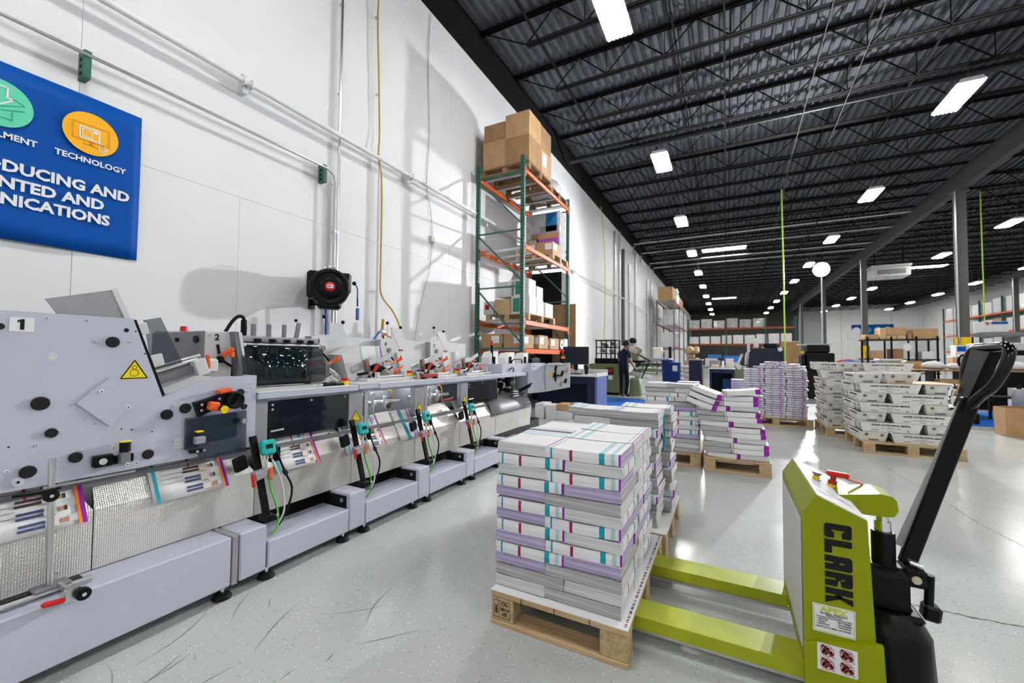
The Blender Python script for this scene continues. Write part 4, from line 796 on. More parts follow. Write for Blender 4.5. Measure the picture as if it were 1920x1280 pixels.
# ---- printed covers riding on the saddle
def leaflet(y0, y1, lab, zt=.735, zb=.512, full=True):
    L = lambda y, z, e=0: (-2.35-(z-.545)*SL+.006+e, y, z)
    t = thing('printed_cover', lab, 'leaflet', L((y0+y1)/2, zb)); w_ = y1-y0
    B('paper').sheet([[L(y0+w_*i/4, zb+(zt-zb)*k/4, .003*math.sin(i+k)) for i in range(5)] for k in range(5)], (.0006, 0, 0)).ob('sheet', t)
    def patch(name, m, u0, u1, v0, v1, e=.0055):
        q = [L(y0+w_*u, zb+(zt-zb)*v, e) for u, v in ((u0, v0), (u1, v0), (u1, v1), (u0, v1))]; B(m).sheet([[q[0], q[1]], [q[3], q[2]]], (.0004, 0, 0), sm=False).ob(name, t)
    if not full: patch('stripe', 'ink_teal', .3, .42, 0, 1); patch('stripe', 'ink_violet', .62, .66, 0, 1); patch('stripe', 'ink_violet', .75, .79, 0, 1); return
    patch('stripe', 'ink_teal', .04, .085, 0, 1); patch('stripe', 'ink_magenta', .50, .525, .55, 1); patch('stripe', 'ink_purple', .955, 1, .0, 1); patch('stripe', 'ink_orange', .925, .955, .0, .62); patch('stripe', 'ink_teal', .66, .72, .72, 1)
    for k in range(7): patch('text_line', 'ink_grey', .14, .42, .30+k*.085, .312+k*.085)
    for k in range(4): patch('text_line', 'ink_violet', .76, .88-.03*k, .90-k*.07, .925-k*.07)
    for k, v in enumerate((.44, .25, .07)):
        patch('figure_legs', ('hair_print', 'jeans_print', 'jeans_print')[k], .42, .64, v+.0, v+.04); patch('figure_legs', ('hair_print', 'jeans_print', 'jeans_print')[k], .43, .65, v+.065, v+.105)
        patch('figure_shirt', 'shirt_print', .64, .755, v-.012, v+.115); patch('figure_arm', 'skin_print', .66, .74, v-.028, v-.012); patch('figure_head', 'skin_print', .775, .825, v+.022, v+.085); patch('figure_hair', 'hair_print' if k < 2 else 'skin_print', .815, .845, v+.018, v+.092)
leaflet(.40, .725, 'printed cover with three people at the left edge under the feeder'); leaflet(.945, 1.265, 'printed cover with teal stripe and three people hanging below the tinted window'); leaflet(1.525, 1.82, 'printed cover with a purple edge hanging below the dark window'); leaflet(2.03, 2.12, 'narrow strip of a teal striped cover left of the second sensor post', full=False); leaflet(2.20, 2.40, 'purple edged printed cover behind the second sensor post'); leaflet(2.56, 2.85, 'faded printed cover below the first clear window', full=False)
# ---- curved exit guard, cross stitcher and delivery
t = thing('stitching_unit', 'boxy grey stitching head unit standing across the end of the line', 'machine', (-2.5, 5.2, 0))
B('paint_grey').prism([(4.30, .985), (4.30, 1.10), (5.62, 1.10), (5.62, .68), (5.02, .70), (5.02, .985)], 'x', -3.15, -2.36).ob('main_box', t)
B('paint_light').box(-2.36, -1.99, 5.60, 5.62, .70, 1.09, .002).ob('front_plate', t) if 0 else None
b = B('paint_light'); b.prism([(-2.36, .68), (-1.99, .76), (-1.99, 1.11), (-2.36, 1.09)], 'y', 5.63, 5.645); fp = b.ob('face_plate', t)
for x, z, m in ((-2.22, .93, 'black'), (-2.2, 1.03, 'black'), (-2.10, .96, 'black'), (-2.05, .85, 'black'), (-2.03, 1.02, 'steel'), (-2.12, .80, 'steel')): B(m).obox((x, 5.62, z), (.03, .03, .07), (0, R(15), 0), .006).ob('fitting', fp)
B('yellow').cyl((-2.26, 5.63, .92), (-2.26, 5.60, .92), .024, n=14).ob('yellow_knob', fp); B('black').bar((-2.20, 5.61, .84), (-2.20, 5.61, 1.0), .02, .02).bar((-2.20, 5.61, .93), (-2.10, 5.61, .92), .02, .016).ob('linkage', fp)
B('chrome').bar((-2.32, 5.62, 1.085), (-2.05, 5.62, 1.095), .012, .03).ob('top_bar', fp)
for y, z in ((4.55, 1.05), (4.75, .96), (5.2, 1.06), (5.45, 1.0), (5.52, .76)): screw(t, y, z, .012 if y == 5.2 else .007, -2.36, 'black' if y == 5.2 else 'steel')
B('black').tube([(-2.35, 4.46, 1.03), (-2.33, 4.50, 1.055), (-2.33, 4.54, 1.04), (-2.34, 4.54, 1.0)], .007).ob('hook', t)
# stitching heads on top
for x, y, m, sz in ((-2.6, 4.42, 'paper', (.12, .2, .16)), (-2.6, 4.85, 'paper', (.12, .24, .15)), (-2.6, 5.3, 'box_white', (.12, .2, .15))):
    o = B(m).prism([(y-sz[1]/2, 1.10), (y+sz[1]/2, 1.10), (y+sz[1]/2, 1.10+sz[2]), (y-sz[1]/4, 1.10+sz[2]*.9), (y-sz[1]/2, 1.10+sz[2]*.5)], 'x', x-sz[0]/2, x+sz[0]/2).ob('stitch_head', t); B('black').cyl((x+.07, y-.02, 1.10), (x+.07, y-.02, 1.19), .018, n=10).ob('wire_spool', o)
B('black').box(-2.8, -2.5, 5.45, 5.75, 1.10, 1.17, .01).ob('motor_cover', t); B('black').tube([(-2.45, 4.72, 1.11), (-2.44, 4.74, 1.15), (-2.44, 4.98, 1.15), (-2.45, 5.0, 1.10)], .008).ob('handle', t)
o = B('black').cyl((-2.55, 4.38, 1.12), (-2.55, 4.38, 1.33), .018, n=10).ob('beacon_post', t); B('red').cyl((-2.55, 4.38, 1.33), (-2.55, 4.38, 1.385), .019, .015, n=12).ob('beacon', o)
o = B('black').cyl((-2.08, 5.60, 1.10), (-2.08, 5.60, 1.17), .02, n=10).ob('stop_post', t); B('yellow').cyl((-2.08, 5.60, 1.17), (-2.08, 5.60, 1.19), .028, n=14).ob('stop_base', o); B('red').cyl((-2.08, 5.60, 1.19), (-2.08, 5.60, 1.215), .026, n=14).ob('stop_button', o)
o = B('black').box(-2.14, -2.10, 5.62, 5.66, 1.10, 1.26).ob('stop_post', t); B('red').ball((-2.10, 5.60, 1.28), .03).ob('red_knob', o)
# open gear zone and curved guard below the end of the shelf
B('black').box(-3.1, -2.62, 4.245, 5.0, .60, .975).ob('gear_zone', t)
for i in range(14): B(random.choice(['steel', 'steel_dull', 'paint_grey_dark', 'black'])).obox((-2.60+random.random()*.1, 4.35+random.random()*.6, .72+random.random()*.2), (.05, .02+random.random()*.09, .02+random.random()*.05), (R(random.random()*60-30), 0, 0), .004).ob('gear_part', t)
B('paint_light').box(-2.46, -2.42, 4.243, 4.285, .70, .96).ob('pillar', t); B('steel').box(-2.44, -2.42, 4.72, 4.735, .75, .97).ob('stay', t)
B('steel_dull').box(-2.35, -2.345, 4.124, 4.735, .30, .56).ob('end_cover', t)
B('paint_grey_dark').sheet([[(-2.335-.19*(1-math.sin(a)), y, .52+.20*math.cos(a)) for a in [k*math.pi/16 for k in range(9)]] for y in (4.03, 4.3, 4.6, 4.9, 5.06)], (-.005, 0, -.002)).ob('exit_guard', t, 'dark curved exit guard')
for k in range(3): B('black').bar((-2.40, 4.62+k*.05, .70+.02*k), (-2.30, 4.95+k*.03, .80+.02*k), .02, .012).ob('delivery_belt', t)
for k in range(3): B('paint_light').obox((-2.36, 4.66, .70+.028*k), (.02, .13, .012)).ob('belt_guide', t)
B('paint_light').prism([(4.735, .30), (5.05, .29), (5.10, .52), (5.04, .60), (4.735, .56)], 'x', -3.0, -2.345).ob('end_housing', t)
b = B('yellow_sign').prism([(4.88, .40), (4.93, .40), (4.905, .47)], 'x', -2.345, -2.343); b.ob('warning_sign', t)
for k in range(4): B('paint_light').obox((-2.40, 4.96+.012*k, .58+.035*k), (.02, .03, .016)).ob('push_button', t)
B('black').box(-3.0, -2.45, 4.73, 5.6, .06, .30).ob('plinth', t)
# ================================================================== PALLETS AND PRINTED STACKS
def pallet(x0, x1, y0, y1, lab, h=.145, stamp=False, along='y', m='pallet_wood', group=None):
    t = thing('pallet', lab, 'pallet', ((x0+x1)/2, (y0+y1)/2, 0), group)
    w_, d_ = x1-x0, y1-y0; tk = .022
    if along == 'y':
        n = max(4, round(w_/.15)); p = w_/n
        for k in range(n): B(m).box(x0+k*p+.002, x0+(k+1)*p-.002, y0, y1, h-tk, h-random.random()*.001, .002).ob('deck_board', t)
    else:
        n = max(5, round(d_/.15)); p = d_/n
        for k in range(n): B(m).box(x0, x1, y0+k*p+.006, y0+(k+1)*p-.006, h-tk, h-random.random()*.001, .002).ob('deck_board', t)
    bw = min(.115, w_*.2)
    for yy in (y0, (y0+y1)/2-.05, y1-.10):
        for xx in ((x0, x1-bw) if w_ < .75 else (x0, (x0+x1)/2-bw/2, x1-bw)): B('pallet_block' if m == 'pallet_wood' else m).box(xx+.003, xx+bw-.003, yy+.002, yy+.098, tk, h-tk-.0005, .003).ob('block', t)
        B(m).box(x0, x1, yy, yy+.10, 0, tk-.0005, .002).ob('bottom_board', t)
    if stamp:
        b = B('ink_black')
        for p_, q_ in (((x0+.018, .036), (x0+.018, .108)), ((x0+.098, .036), (x0+.098, .108)), ((x0+.018, .036), (x0+.098, .036)), ((x0+.018, .108), (x0+.098, .108)), ((x0+.045, .036), (x0+.045, .108))): b.bar((p_[0], y0+.001, p_[1]), (q_[0], y0+.001, q_[1]), .0018, .0006, up=(0, 1, 0))
        o = b.ob('stamp_frame', t)
        for k, s_ in enumerate(('CA-', '0014', 'HT')): lettering(s_, .021, 'ink_black', WY(x0+.072, y0+.0006, .096-k*.022), o, .0006, name='stamp_print')
        lettering('IPPC', .02, 'ink_black', frame((x0+.032, y0+.0006, .072), (0, 0, 1), (-1, 0, 0)), o, .0006, name='stamp_print')
    return t
def bundle_mesh(L, W, T, kind, seed):
    rnd = random.Random(seed); b = B(); sag = .003+.003*rnd.random(); tilt = (rnd.random()-.5)*.006
    if kind == 'a':   # finished booklets: spine faces -y
        br = [0, .012, .035, .075, .10, .34, .38, .60, .73, .80, .88, .93, .975, 1]; sp = {.075: 'ink_teal', .34: 'ink_magenta', .73: 'ink_teal', .88: 'ink_teal_pale', .975: 'ink_purple'}; tp = {.012: 'ink_violet', .075: 'ink_teal_pale', .73: 'ink_teal_pale', .88: 'ink_teal_pale', .93: 'cover_white'}
        ends = ('page_edge_light', 'page_edge_lavender'); back = 'page_edge'; body = 'cover_white'
    elif kind == 'c': # booklets with a purple corner on the spine
        br = [0, .03, .05, .25, .5, .75, .86, 1]; sp = {.03: 'ink_magenta', .86: 'ink_purple'}; tp = {}
        ends = ('page_edge', 'page_edge_light'); back = 'page_edge'; body = 'cover_white'
    else:             # folded signatures with dark bleed marks
        br = [0, .10, .30, .33, .42, .60, .72, .84, 1]; sp = {.10: None, .30: 'ink_black', .33: 'page_edge_lavender', .72: 'ink_violet'}; tp = {}
        ends = ('page_edge_lavender', 'page_edge_pale'); back = 'page_edge_pale'; body = 'page_edge_pale'
    zs = lambda u: sag*((2*u-1)**2)+tilt*(u-.5)*2
    for i in range(len(br)-1):
        u0, u1 = br[i], br[i+1]; xa, xb = -L/2+L*u0, -L/2+L*u1; za, zb = zs(u0), zs(u1); ta, tb = T-.0015, T-.0015
        y0, y1 = -W/2, W/2
        m = sp.get(u0) or body
        if kind == 's' and m in ('ink_black', 'ink_violet', 'page_edge_lavender'):   # bleed marks cover part of the height only
            b.m('page_edge_pale').add([(xa, y0, za), (xb, y0, zb), (xb, y0, zb+tb*.45), (xa, y0, za+ta*.45)], [(0, 1, 2, 3)])
            b.m(m).add([(xa, y0, za+ta*.45), (xb, y0, zb+tb*.45), (xb, y0, zb+tb), (xa, y0, za+ta)], [(0, 1, 2, 3)])
        else:
            b.m(m).add([(xa, y0, za), (xa, y0-.002, za+ta*.5), (xa, y0, za+ta), (xb, y0, zb), (xb, y0-.002, zb+tb*.5), (xb, y0, zb+tb)], [(0, 3, 4, 1), (1, 4, 5, 2)])
        b.m(back).add([(xa, y1, za), (xb, y1, zb), (xb, y1-.004, zb+tb), (xa, y1-.004, za+ta)], [(3, 2, 1, 0)])
        b.m(tp.get(u0, 'cover_white')).add([(xa, y0, za+ta), (xb, y0, zb+tb), (xb, y1-.004, zb+tb), (xa, y1-.004, za+ta)], [(0, 1, 2, 3)])
        b.m('cover_white').add([(xa, y0, za), (xb, y0, zb), (xb, y1, zb), (xa, y1, za)], [(3, 2, 1, 0)])
    for x, u, m in ((-L/2, 0, ends[0]), (L/2, 1, ends[1])):
        z = zs(u); b.m(m).add([(x, -W/2, z), (x, W/2, z), (x, W/2-.004, z+T-.0015), (x, -W/2, z+T-.0015)], [(0, 1, 2, 3)])
    return b.mesh('booklet_bundle')
BA = [bundle_mesh(.33, .245, .0475, 'a', s_) for s_ in range(4)]; BC = [bundle_mesh(.33, .26, .0515, 'c', s_) for s_ in range(4)]; BS = [bundle_mesh(.31, .245, .034, 's', s_) for s_ in range(4)]
ORD = ['top', 'second', 'third', 'fourth', 'fifth', 'sixth', 'seventh', 'eighth', 'ninth', 'tenth', 'eleventh', 'twelfth', 'thirteenth', 'fourteenth', 'fifteenth', 'sixteenth', 'seventeenth', 'eighteenth', 'nineteenth', 'twentieth', 'twenty-first', 'twenty-second', 'twenty-third', 'twenty-fourth', 'twenty-fifth', 'twenty-sixth']
def put(me, x, y, z, rz, lab, group, rx=0, ry=0):
    o = link('booklet_bundle', me, None, (x, y, z), lab, 'booklets', group); o.rotation_euler = (rx, ry, rz); return o
def jit(a=.003): return (random.random()-.5)*2*a
def stackA(x0, y0, nlay, z0, name, group, rowsB=True, lt=.0505):
    """interlocked layers of bundles: one long side and one short side to the front, swapped every layer"""
    L, W = .33, .245
    for k in range(nlay):
        z = z0+k*lt; od = ORD[nlay-1-k]; fl = (k//1) % 2
        flip = lambda: random.choice((0, 0, 180))
        spec = []
        if fl:   # long left, short right
            for j in range(3 if rowsB else 1): spec.append(('left', j, x0+L/2, y0+W/2+j*(W+.005), flip()))
            for j in range(2 if rowsB else 1): spec.append(('right', j, x0+L+W/2, y0+L/2+j*(L+.03), 270 if (k % 6 == 3 and j == 0) else 90))
        else:
            for j in range(2 if rowsB else 1): spec.append(('left', j, x0+W/2, y0+L/2+j*(L+.03), random.choice((90, 90, 270))))
            for j in range(3 if rowsB else 1): spec.append(('right', j, x0+W+L/2, y0+W/2+j*(W+.005), random.choice((180, 0))))
        for side, j, x, y, a in spec:
            pos = ('front %s' % side) if j == 0 else ('%s %s row' % (side, ('', 'middle', 'rear')[j]))
            put(random.choice(BA), x+jit(), y+jit(), z, R(a)+jit(.012), 'booklet bundle in %s, %s layer, %s' % (name, od, pos), group)
pallet(-.955, -.345, 1.65, 2.61, 'near wooden pallet with stamped block, lifted by the lime forks', stamp=True)
pallet(-.95, -.325, 2.63, 3.42, 'wooden pallet directly behind the near one at the fork heel')
t = thing('slip_sheet', 'white printed paper sheet between the near pallet and its booklets', 'sheet', (-.65, 2.1, .1455)); B('paper').box(-.955, -.345, 1.652, 2.608, .1455, .1467).ob('sheet', t)
b = B()
y = 1.67
while y < 2.6:
    for k in range(3): b.m(random.choice(['ink_black', 'ink_black', 'ink_teal', 'ink_magenta', 'ink_orange', 'ink_grey', 'paper'])).box(-.365, -.355, y, y+.006, .1467, .1471); y += .008
    y += .008
b.ob('colour_bar', t)
stackA(-.955, 1.70, 13, .1475, 'the near stack', 'booklet bundles on the near pallet')
t2 = thing('slip_sheet', 'white printed paper sheet under the second booklet stack', 'sheet', (-.64, 3.0, .1455)); B('paper').box(-.95, -.325, 2.632, 3.418, .1455, .1467).ob('sheet', t2)
L, W = .33, .245
for k in range(14):
    z = .1475+k*.0505; od = ORD[13-k]
    for j, (x, y, a) in enumerate(((-.80, 2.84, 90 if k < 13 else 0), (-.55, 2.80, 0), (-.50, 3.10, 0))):
        if j == 0 and k < 12: continue
        put(random.choice(BA), x+jit(.012), y+jit(.02)+(.0 if k % 2 else .03), z, R(a+(180 if (k+j) % 4 else 0))+jit(.05), 'booklet bundle in the second stack, %s, %s layer' % (('left', 'right front', 'right rear')[j], od), 'booklet bundles on the second pallet')
# smeared teal label tags on the side of the second stack
for y, z, s_ in ((2.93, .78, .05), (2.95, .66, .07), (2.94, .60, .03)): b = B('ink_teal', (-.37, y, z)); b.add([(-.372, y-.008, z+s_), (-.368, y+.010, z+s_*.8), (-.366, y+.016, z-s_*.2), (-.370, y+.004, z-s_), (-.374, y-.006, z-s_*.3)], [(0, 1, 2, 3, 4)]); b.add([(-.376, y-.008, z+s_), (-.372, y+.010, z+s_*.8), (-.370, y+.016, z-s_*.2), (-.374, y+.004, z-s_), (-.378, y-.006, z-s_*.3)], [(4, 3, 2, 1, 0)]); b.ob('tape_scrap', None, 'torn teal tape scrap on the side of the second stack, %s' % {.78: 'highest', .66: 'middle', .60: 'lowest'}[z], 'tape')
pallet(-.86, -.255, 4.98, 5.80, 'wooden pallet under the straight booklet stack in mid floor')
stackA(-.85, 5.0, 15, .1455, 'the straight mid-floor stack', 'booklet bundles on the mid-floor pallet', rowsB=False)
for k in range(15): put(random.choice(BA), -.42, 5.55, .1455+k*.0505, R(90 if k % 2 else 270), 'booklet bundle in the straight mid-floor stack, rear right, %s layer' % ORD[14-k], 'booklet bundles on the mid-floor pallet')
pallet(-.225, .395, 4.90, 5.60, 'wooden pallet under the leaning purple-cornered stack')
n = 12
for k in range(n):
    z = .1455+k*.0545; lean = -.010*k; od = ORD[n-1-k]
    if k < n-1: put(random.choice(BC), -.04+lean+jit(.006), 5.07, z, R(0)+jit(.02), 'purple-cornered booklet bundle, left half of the leaning stack, %s layer' % od, 'booklet bundles on the leaning stack', ry=R(2)) if k % 3 == 0 else put(random.choice(BC), -.08+lean+jit(.006), 5.09, z, R(90)+jit(.02), 'booklet bundle showing grey page edges, left half of the leaning stack, %s layer' % od, 'booklet bundles on the leaning stack')
    if k % 3: put(random.choice(BC), .225+lean+jit(.006), 5.06, z, R(0)+jit(.02), 'purple-cornered booklet bundle, right half of the leaning stack, %s layer' % od, 'booklet bundles on the leaning stack')
    else: put(random.choice(BC), .25+lean, 5.09, z, R(270), 'booklet bundle turned sideways, right half of the leaning stack, %s layer' % od, 'booklet bundles on the leaning stack')
put(BC[0], .13, 5.04, .1455+n*.0545+.01, R(6), 'tilted booklet bundle lying across the top of the leaning stack', 'booklet bundles on the leaning stack', ry=R(-5))
for k in range(3): put(BC[k], -.19-.035*k, 5.06-.01*k, .80-.062*k, R(-10+4*k), 'loose slumped booklets on the top left of the leaning stack, %s of three' % ('upper', 'middle', 'lower')[k], 'booklet bundles on the leaning stack', ry=R(20))
b = B('ink_teal_pale', (.40, 5.2, .7)); b.sheet([[(.30+.02*i, 5.15, .80-.002*i*i*1.5), (.30+.02*i, 5.20, .80-.002*i*i*1.5)] for i in range(8)], (0, 0, -.001)); b.ob('paper_flag', None, 'pale blue paper flag drooping from the leaning stack', 'paper flag')
pallet(.22, 1.32, 8.70, 9.65, 'wide wooden pallet under the tall lavender stack', along='x')
for k in range(22):
    for j in range(3):
        put(random.choice(BS), .44+.325*j+jit(.016), 8.86+jit(.014), .1455+k*.0395, jit(.03), 'lavender signature bundle in the tall stack, %s column, %s layer' % (('left', 'middle', 'right')[j], ORD[21-k]), 'signature bundles on the wide pallet')
for j, (x, z) in enumerate(((.62, 1.02), (.95, 1.02), (.72, 1.06), (.98, 1.06), (.80, 1.10), (1.10, 1.02))): put(BS[j % 4], x, 8.90+.03*j, z, jit(.3), 'lavender signature bundle lying loose on the tall stack, %s' % ('far left of the lower row', 'middle of the lower row', 'left of the middle row', 'right of the middle row', 'topmost', 'far right of the lower row')[j], 'signature bundles on the wide pallet')
for k in range(16): put(random.choice(BS), .20, 9.35, .1455+k*.0395, R(90), 'lavender signature bundle at the rear left of the tall stack, %s layer' % ORD[15-k], 'signature bundles on the wide pallet')
# ================================================================== MAIL TRAYS
def tray_proto():
    t = thing('mail_tray', 'x', 'tray'); A, Bw, H = .305, .14, .122   # half length, half width at the rim
    a2, b2 = A-.035, Bw-.022; th = .004
    b = B('tray_white'); o_ = [(-A, -Bw, H), (A, -Bw, H), (A, Bw, H), (-A, Bw, H)]; i_ = [(-a2, -b2, 0), (a2, -b2, 0), (a2, b2, 0), (-a2, b2, 0)]
    vs = o_+i_+[(x*(1-th/.2), y*(1-th/.1), z) for x, y, z in o_]+[(x*.985, y*.965, .004) for x, y, z in i_]
    fs = [(0, 1, 5, 4), (2, 3, 7, 6), (4, 5, 6, 7), (8, 12, 13, 9), (9, 13, 14, 10), (10, 14, 15, 11), (11, 15, 12, 8), (12, 15, 14, 13)]+[(q, 8+q, 8+(q+1) % 4, (q+1) % 4) for q in range(4)]
    b.add(vs, fs); b.m('tray_cream').add(vs, [(1, 2, 6, 5), (3, 0, 4, 7)]); b.ob('shell', t)
    sl = math.atan2(.022, H)
    for s_ in (1, -1):
        up_ = (0, -s_*math.sin(sl), math.cos(sl)); ctr = lambda z: (0, -s_*(b2+(Bw-b2)*z/H+.0012), z); rt = (s_, 0, 0)
        lettering('UNITED STATES POSTAL SERVICE', .026, 'ink_black', frame(ctr(.088), rt, up_), t, .0013, sx=.98, name='side_print')
        b = B('ink_grey'); M = frame(ctr(.0), rt, up_)
        for u, v, w_, h_ in ((0, .062, .05, .006), (0, .046, .20, .006), (-.15, .026, .07, .010), (0, .020, .06, .008), (.17, .026, .022, .02)): b.box(u-w_/2, u+w_/2, v-h_/2, v+h_/2, 0, .0006, M=M)
        b.ob('side_marks', t)
        sl2 = math.atan2(.035, H); M = frame((s_*(a2+.0012), 0, 0), (0, s_, 0), (s_*math.sin(sl2), 0, math.cos(sl2)))
        b = B('tray_mark'); 
        for u in (-.075, .08): b.cyl(M @ Vector((u, .088, 0)), M @ Vector((u, .088, .0008)), .020, n=12)
        b.box(-.05, .05, .012, .030, 0, .0008, M=M); b.ob('end_marks', t)
        B('paper').box(-.03, .03, .045, .085, .0005, .0014, M=M).ob('address_card', t)
    return t
TP = tray_proto(); tfirst = [True]
def tray(x, y, z, rz, lab):
    if tfirst[0]: tfirst[0] = False; o = TP; o.location = (x, y, z); o.rotation_euler = (0, 0, rz); o['label'] = lab
    else: o = dup(TP, (x, y, z), rz, lab)
    o['group'] = 'cardboard mail trays'; return o
def tray_stack(x0, y0, n, name):
    for k in range(n):
        z = .1455+k*.1235; od = ORD[n-1-k]
        if k % 2 == 0: sp = (('front left', x0+.14, y0+.305, 90), ('front right', x0+.615, y0+.14, 0), ('rear left', x0+.305, y0+.77, 0), ('rear right', x0+.78, y0+.60, 90))
        else: sp = (('front left', x0+.305, y0+.14, 0), ('front right', x0+.78, y0+.305, 90), ('rear left', x0+.14, y0+.60, 90), ('rear right', x0+.615, y0+.77, 0))
        for nm, x, y, a in sp: tray(x+jit(.008), y+jit(.008), z, R(a+random.choice((0, 180)))+jit(.02), 'white mail tray on %s, %s, %s layer' % (name, nm, od))
pallet(1.55, 2.50, 6.80, 7.78, 'wooden pallet under the nearest mail trays', along='x'); tray_stack(1.52, 6.85, 6, 'the nearest tray pallet')
pallet(1.36, 2.35, 7.95, 8.95, 'wooden pallet under the rear mail trays', along='x'); tray_stack(1.36, 8.0, 6, 'the rear tray pallet')
z = .1455+6*.1235
b = B('cardboard_light', (2.1, 7.3, z)); b.box(1.80, 2.50, 6.85, 7.75, z+.001, z+.007, .001); b.ob('cardboard_sheet', None, 'flat cardboard sheet lying on the nearest mail trays', 'cardboard')
for x, y, zz, a, lb in ((1.62, 7.15, z, 90, 'mail tray with its end forward, on top left of the nearest tray pallet'), (1.95, 7.20, z+.008, 90, 'mail tray with its end forward, beside another on the cardboard sheet'), (2.2, 8.2, z, 0, 'mail tray lengthwise at the top of the rear tray pallet, right'), (1.62, 8.25, z, 0, 'mail tray lengthwise at the top of the rear tray pallet, left'), (1.66, 8.3, z+.124, 90, 'topmost mail tray of the rear pallet, end forward'), (2.2, 8.45, z+.124, 0, 'topmost mail tray of the rear pallet, long side forward'), (1.60, 8.75, z+.124, 0, 'mail tray behind the topmost ones on the rear pallet')): tray(x, y, zz, R(a), lb)
# ================================================================== LIME PALLET TRUCK
t = thing('pallet_truck', 'lime green powered pallet truck with black tiller, forks under the near pallet', 'pallet truck', (.3, 2.1, 0))
for y0, y1 in ((1.815, 1.955), (2.29, 2.43)):
    b = B('lime_worn'); zt = .117
    b.add([(.24, y0, zt), (.24, y1, zt), (-.86, y1, zt), (-.96, y1-.03, zt-.012), (-.96, y0+.03, zt-.012), (-.86, y0, zt), (.24, y0, zt-.05), (.24, y1, zt-.05), (-.86, y1, zt-.05), (-.96, y1-.03, zt-.05), (-.96, y0+.03, zt-.05), (-.86, y0, zt-.05)],
          [(0, 1, 2, 5), (2, 3, 4, 5), (0, 5, 11, 6), (5, 4, 10, 11), (4, 3, 9, 10), (3, 2, 8, 9), (2, 1, 7, 8), (1, 0, 6, 7), (6, 11, 8, 7), (11, 10, 9, 8)]); fk = b.ob('fork', t)
    B('steel_dull').box(-.70, .30, (y0+y1)/2-.03, (y0+y1)/2+.03, .028, .048, .004).ob('push_rod', fk)
    B('black').cyl((-.80, y0+.03, .037), (-.80, y1-.03, .037), .037, n=16).ob('load_roller', fk)
    B('lime').add([(.10, y0-.0008, zt+.0008), (.24, y0-.0008, zt+.0008), (.24, y1, zt+.0008), (.13, y1, zt+.0008)], [(0, 1, 2, 3)]).ob('heel_plate', fk)
prof = [(.235, .10), (.235, .655), (.275, .720), (.415, .655), (.43, .27), (.44, .10)]
B('lime').prism(prof, 'y', 1.80, 2.40).ob('battery_housing', t)
b = B('lime').prism([(.232, .06), (.232, .205), (.43, .262), (.446, .262), (.455, .06)], 'y', 1.785, 1.80); b.ob('skirt', t)
B('paper_grey').box(.231, .2345, 1.83, 2.37, .17, .62, .001).ob('front_cover', t, 'pale reflective cover facing the forks')
cp = B('box_white').prism([(.277, .7195), (.4135, .656), (.4145, .659), (.278, .7225)], 'y', 1.80, 2.40).ob('control_panel', t, 'white control panel on the sloping top')
PT = lambda u, y, h=0: Vector((.278+.1365*u+.42*h*.4, y, .7225-.0635*u+h))
b = B('yellow').cyl(PT(.30, 2.09), PT(.30, 2.09, .018), .013, n=14); o = b.ob('charge_plug', t); B('zinc').cyl(PT(.30, 2.09), PT(.30, 2.09, .006), .019, n=8).ob('nut', o); B('paint_grey_dark').cyl(PT(.30, 2.09, .018), PT(.30, 2.09, .033), .010, .019, n=14).ob('knob', o)
b = B('yellow').cyl(PT(.72, 2.12), PT(.72, 2.12, .012), .017, n=14); o = b.ob('emergency_stop', t); B('red_dark').cyl(PT(.72, 2.12, .012), PT(.72, 2.12, .028), .016, n=14).cyl(PT(.72, 2.12, .028), PT(.72, 2.12, .045), .010, n=10).ob('stop_collar', o); c = PT(.72, 2.12, .05); B('red').obox(c+Vector((.012, .0, .002)), (.075, .022, .020), (0, R(4), R(-4)), .006).ob('stop_handle', o); B('red').obox(c+Vector((.07, .02, -.022)), (.055, .02, .004), (0, R(14), R(-8)), .001).ob('warning_tag', o)
for u, y, w_ in ((.25, 1.90, .05), (.72, 1.92, .05), (.45, 2.30, .04)): M = frame(PT(u, y, .0006), (.1365, 0, -.0635), (0, 1, 0)); B('paper_grey').box(-w_/2, w_/2, -.015, .015, 0, .0006, M=M).ob('panel_label', cp)
# lettering and stickers on the near side
Mk = frame((.296, 1.7988, .630), (0, 0, -1), (1, 0, 0)); LW, LH, LS, LG = .048, .076, .021, .0065   # block letters reading downwards
def block(k, *polys):
    b = B('ink_black'); u0 = k*(LW+LG)
    for q in polys:
        n_ = len(q); b.add([Mk @ Vector((u0+u*LW, v*LH, e_)) for e_ in (0, .0009) for u, v in q], [tuple(range(n_))[::-1], tuple(range(n_, 2*n_))]+[(i, (i+1) % n_, n_+(i+1) % n_, n_+i) for i in range(n_)])
    b.ob('side_letter', t)
sw, sh = LS/LW, LS/LH; r_ = lambda a_, b_, c_, d_: [(a_, c_), (b_, c_), (b_, d_), (a_, d_)]
block(0, [(.12, 0), (sw, 0), (sw, 1), (.12, 1), (0, .92), (0, .08)], r_(sw, 1-sw, 0, sh), r_(sw, 1-sw, 1-sh, 1), [(1-sw, 0), (.88, 0), (1, .08), (1, .36), (1-sw, .36)], [(1-sw, .64), (1, .64), (1, .92), (.88, 1), (1-sw, 1)])
block(1, r_(0, sw, 0, 1), r_(sw, .95, 0, sh))
block(2, [(0, 0), (sw, 0), (sw, 1), (.12, 1), (0, .92)], r_(sw, 1-sw, 1-sh, 1), r_(sw, 1-sw, .32, .32+sh*.8), [(1-sw, 0), (1, 0), (1, .92), (.88, 1), (1-sw, 1)])
block(3, r_(0, sw, 0, 1), r_(sw, 1-sw, 1-sh, 1), r_(sw, 1-sw, .38, .38+sh*.8), [(1-sw, .56), (1, .6), (1, .92), (.88, 1), (1-sw, 1)], [(1-sw, 0), (1, 0), (1, .44), (1-sw, .5)])
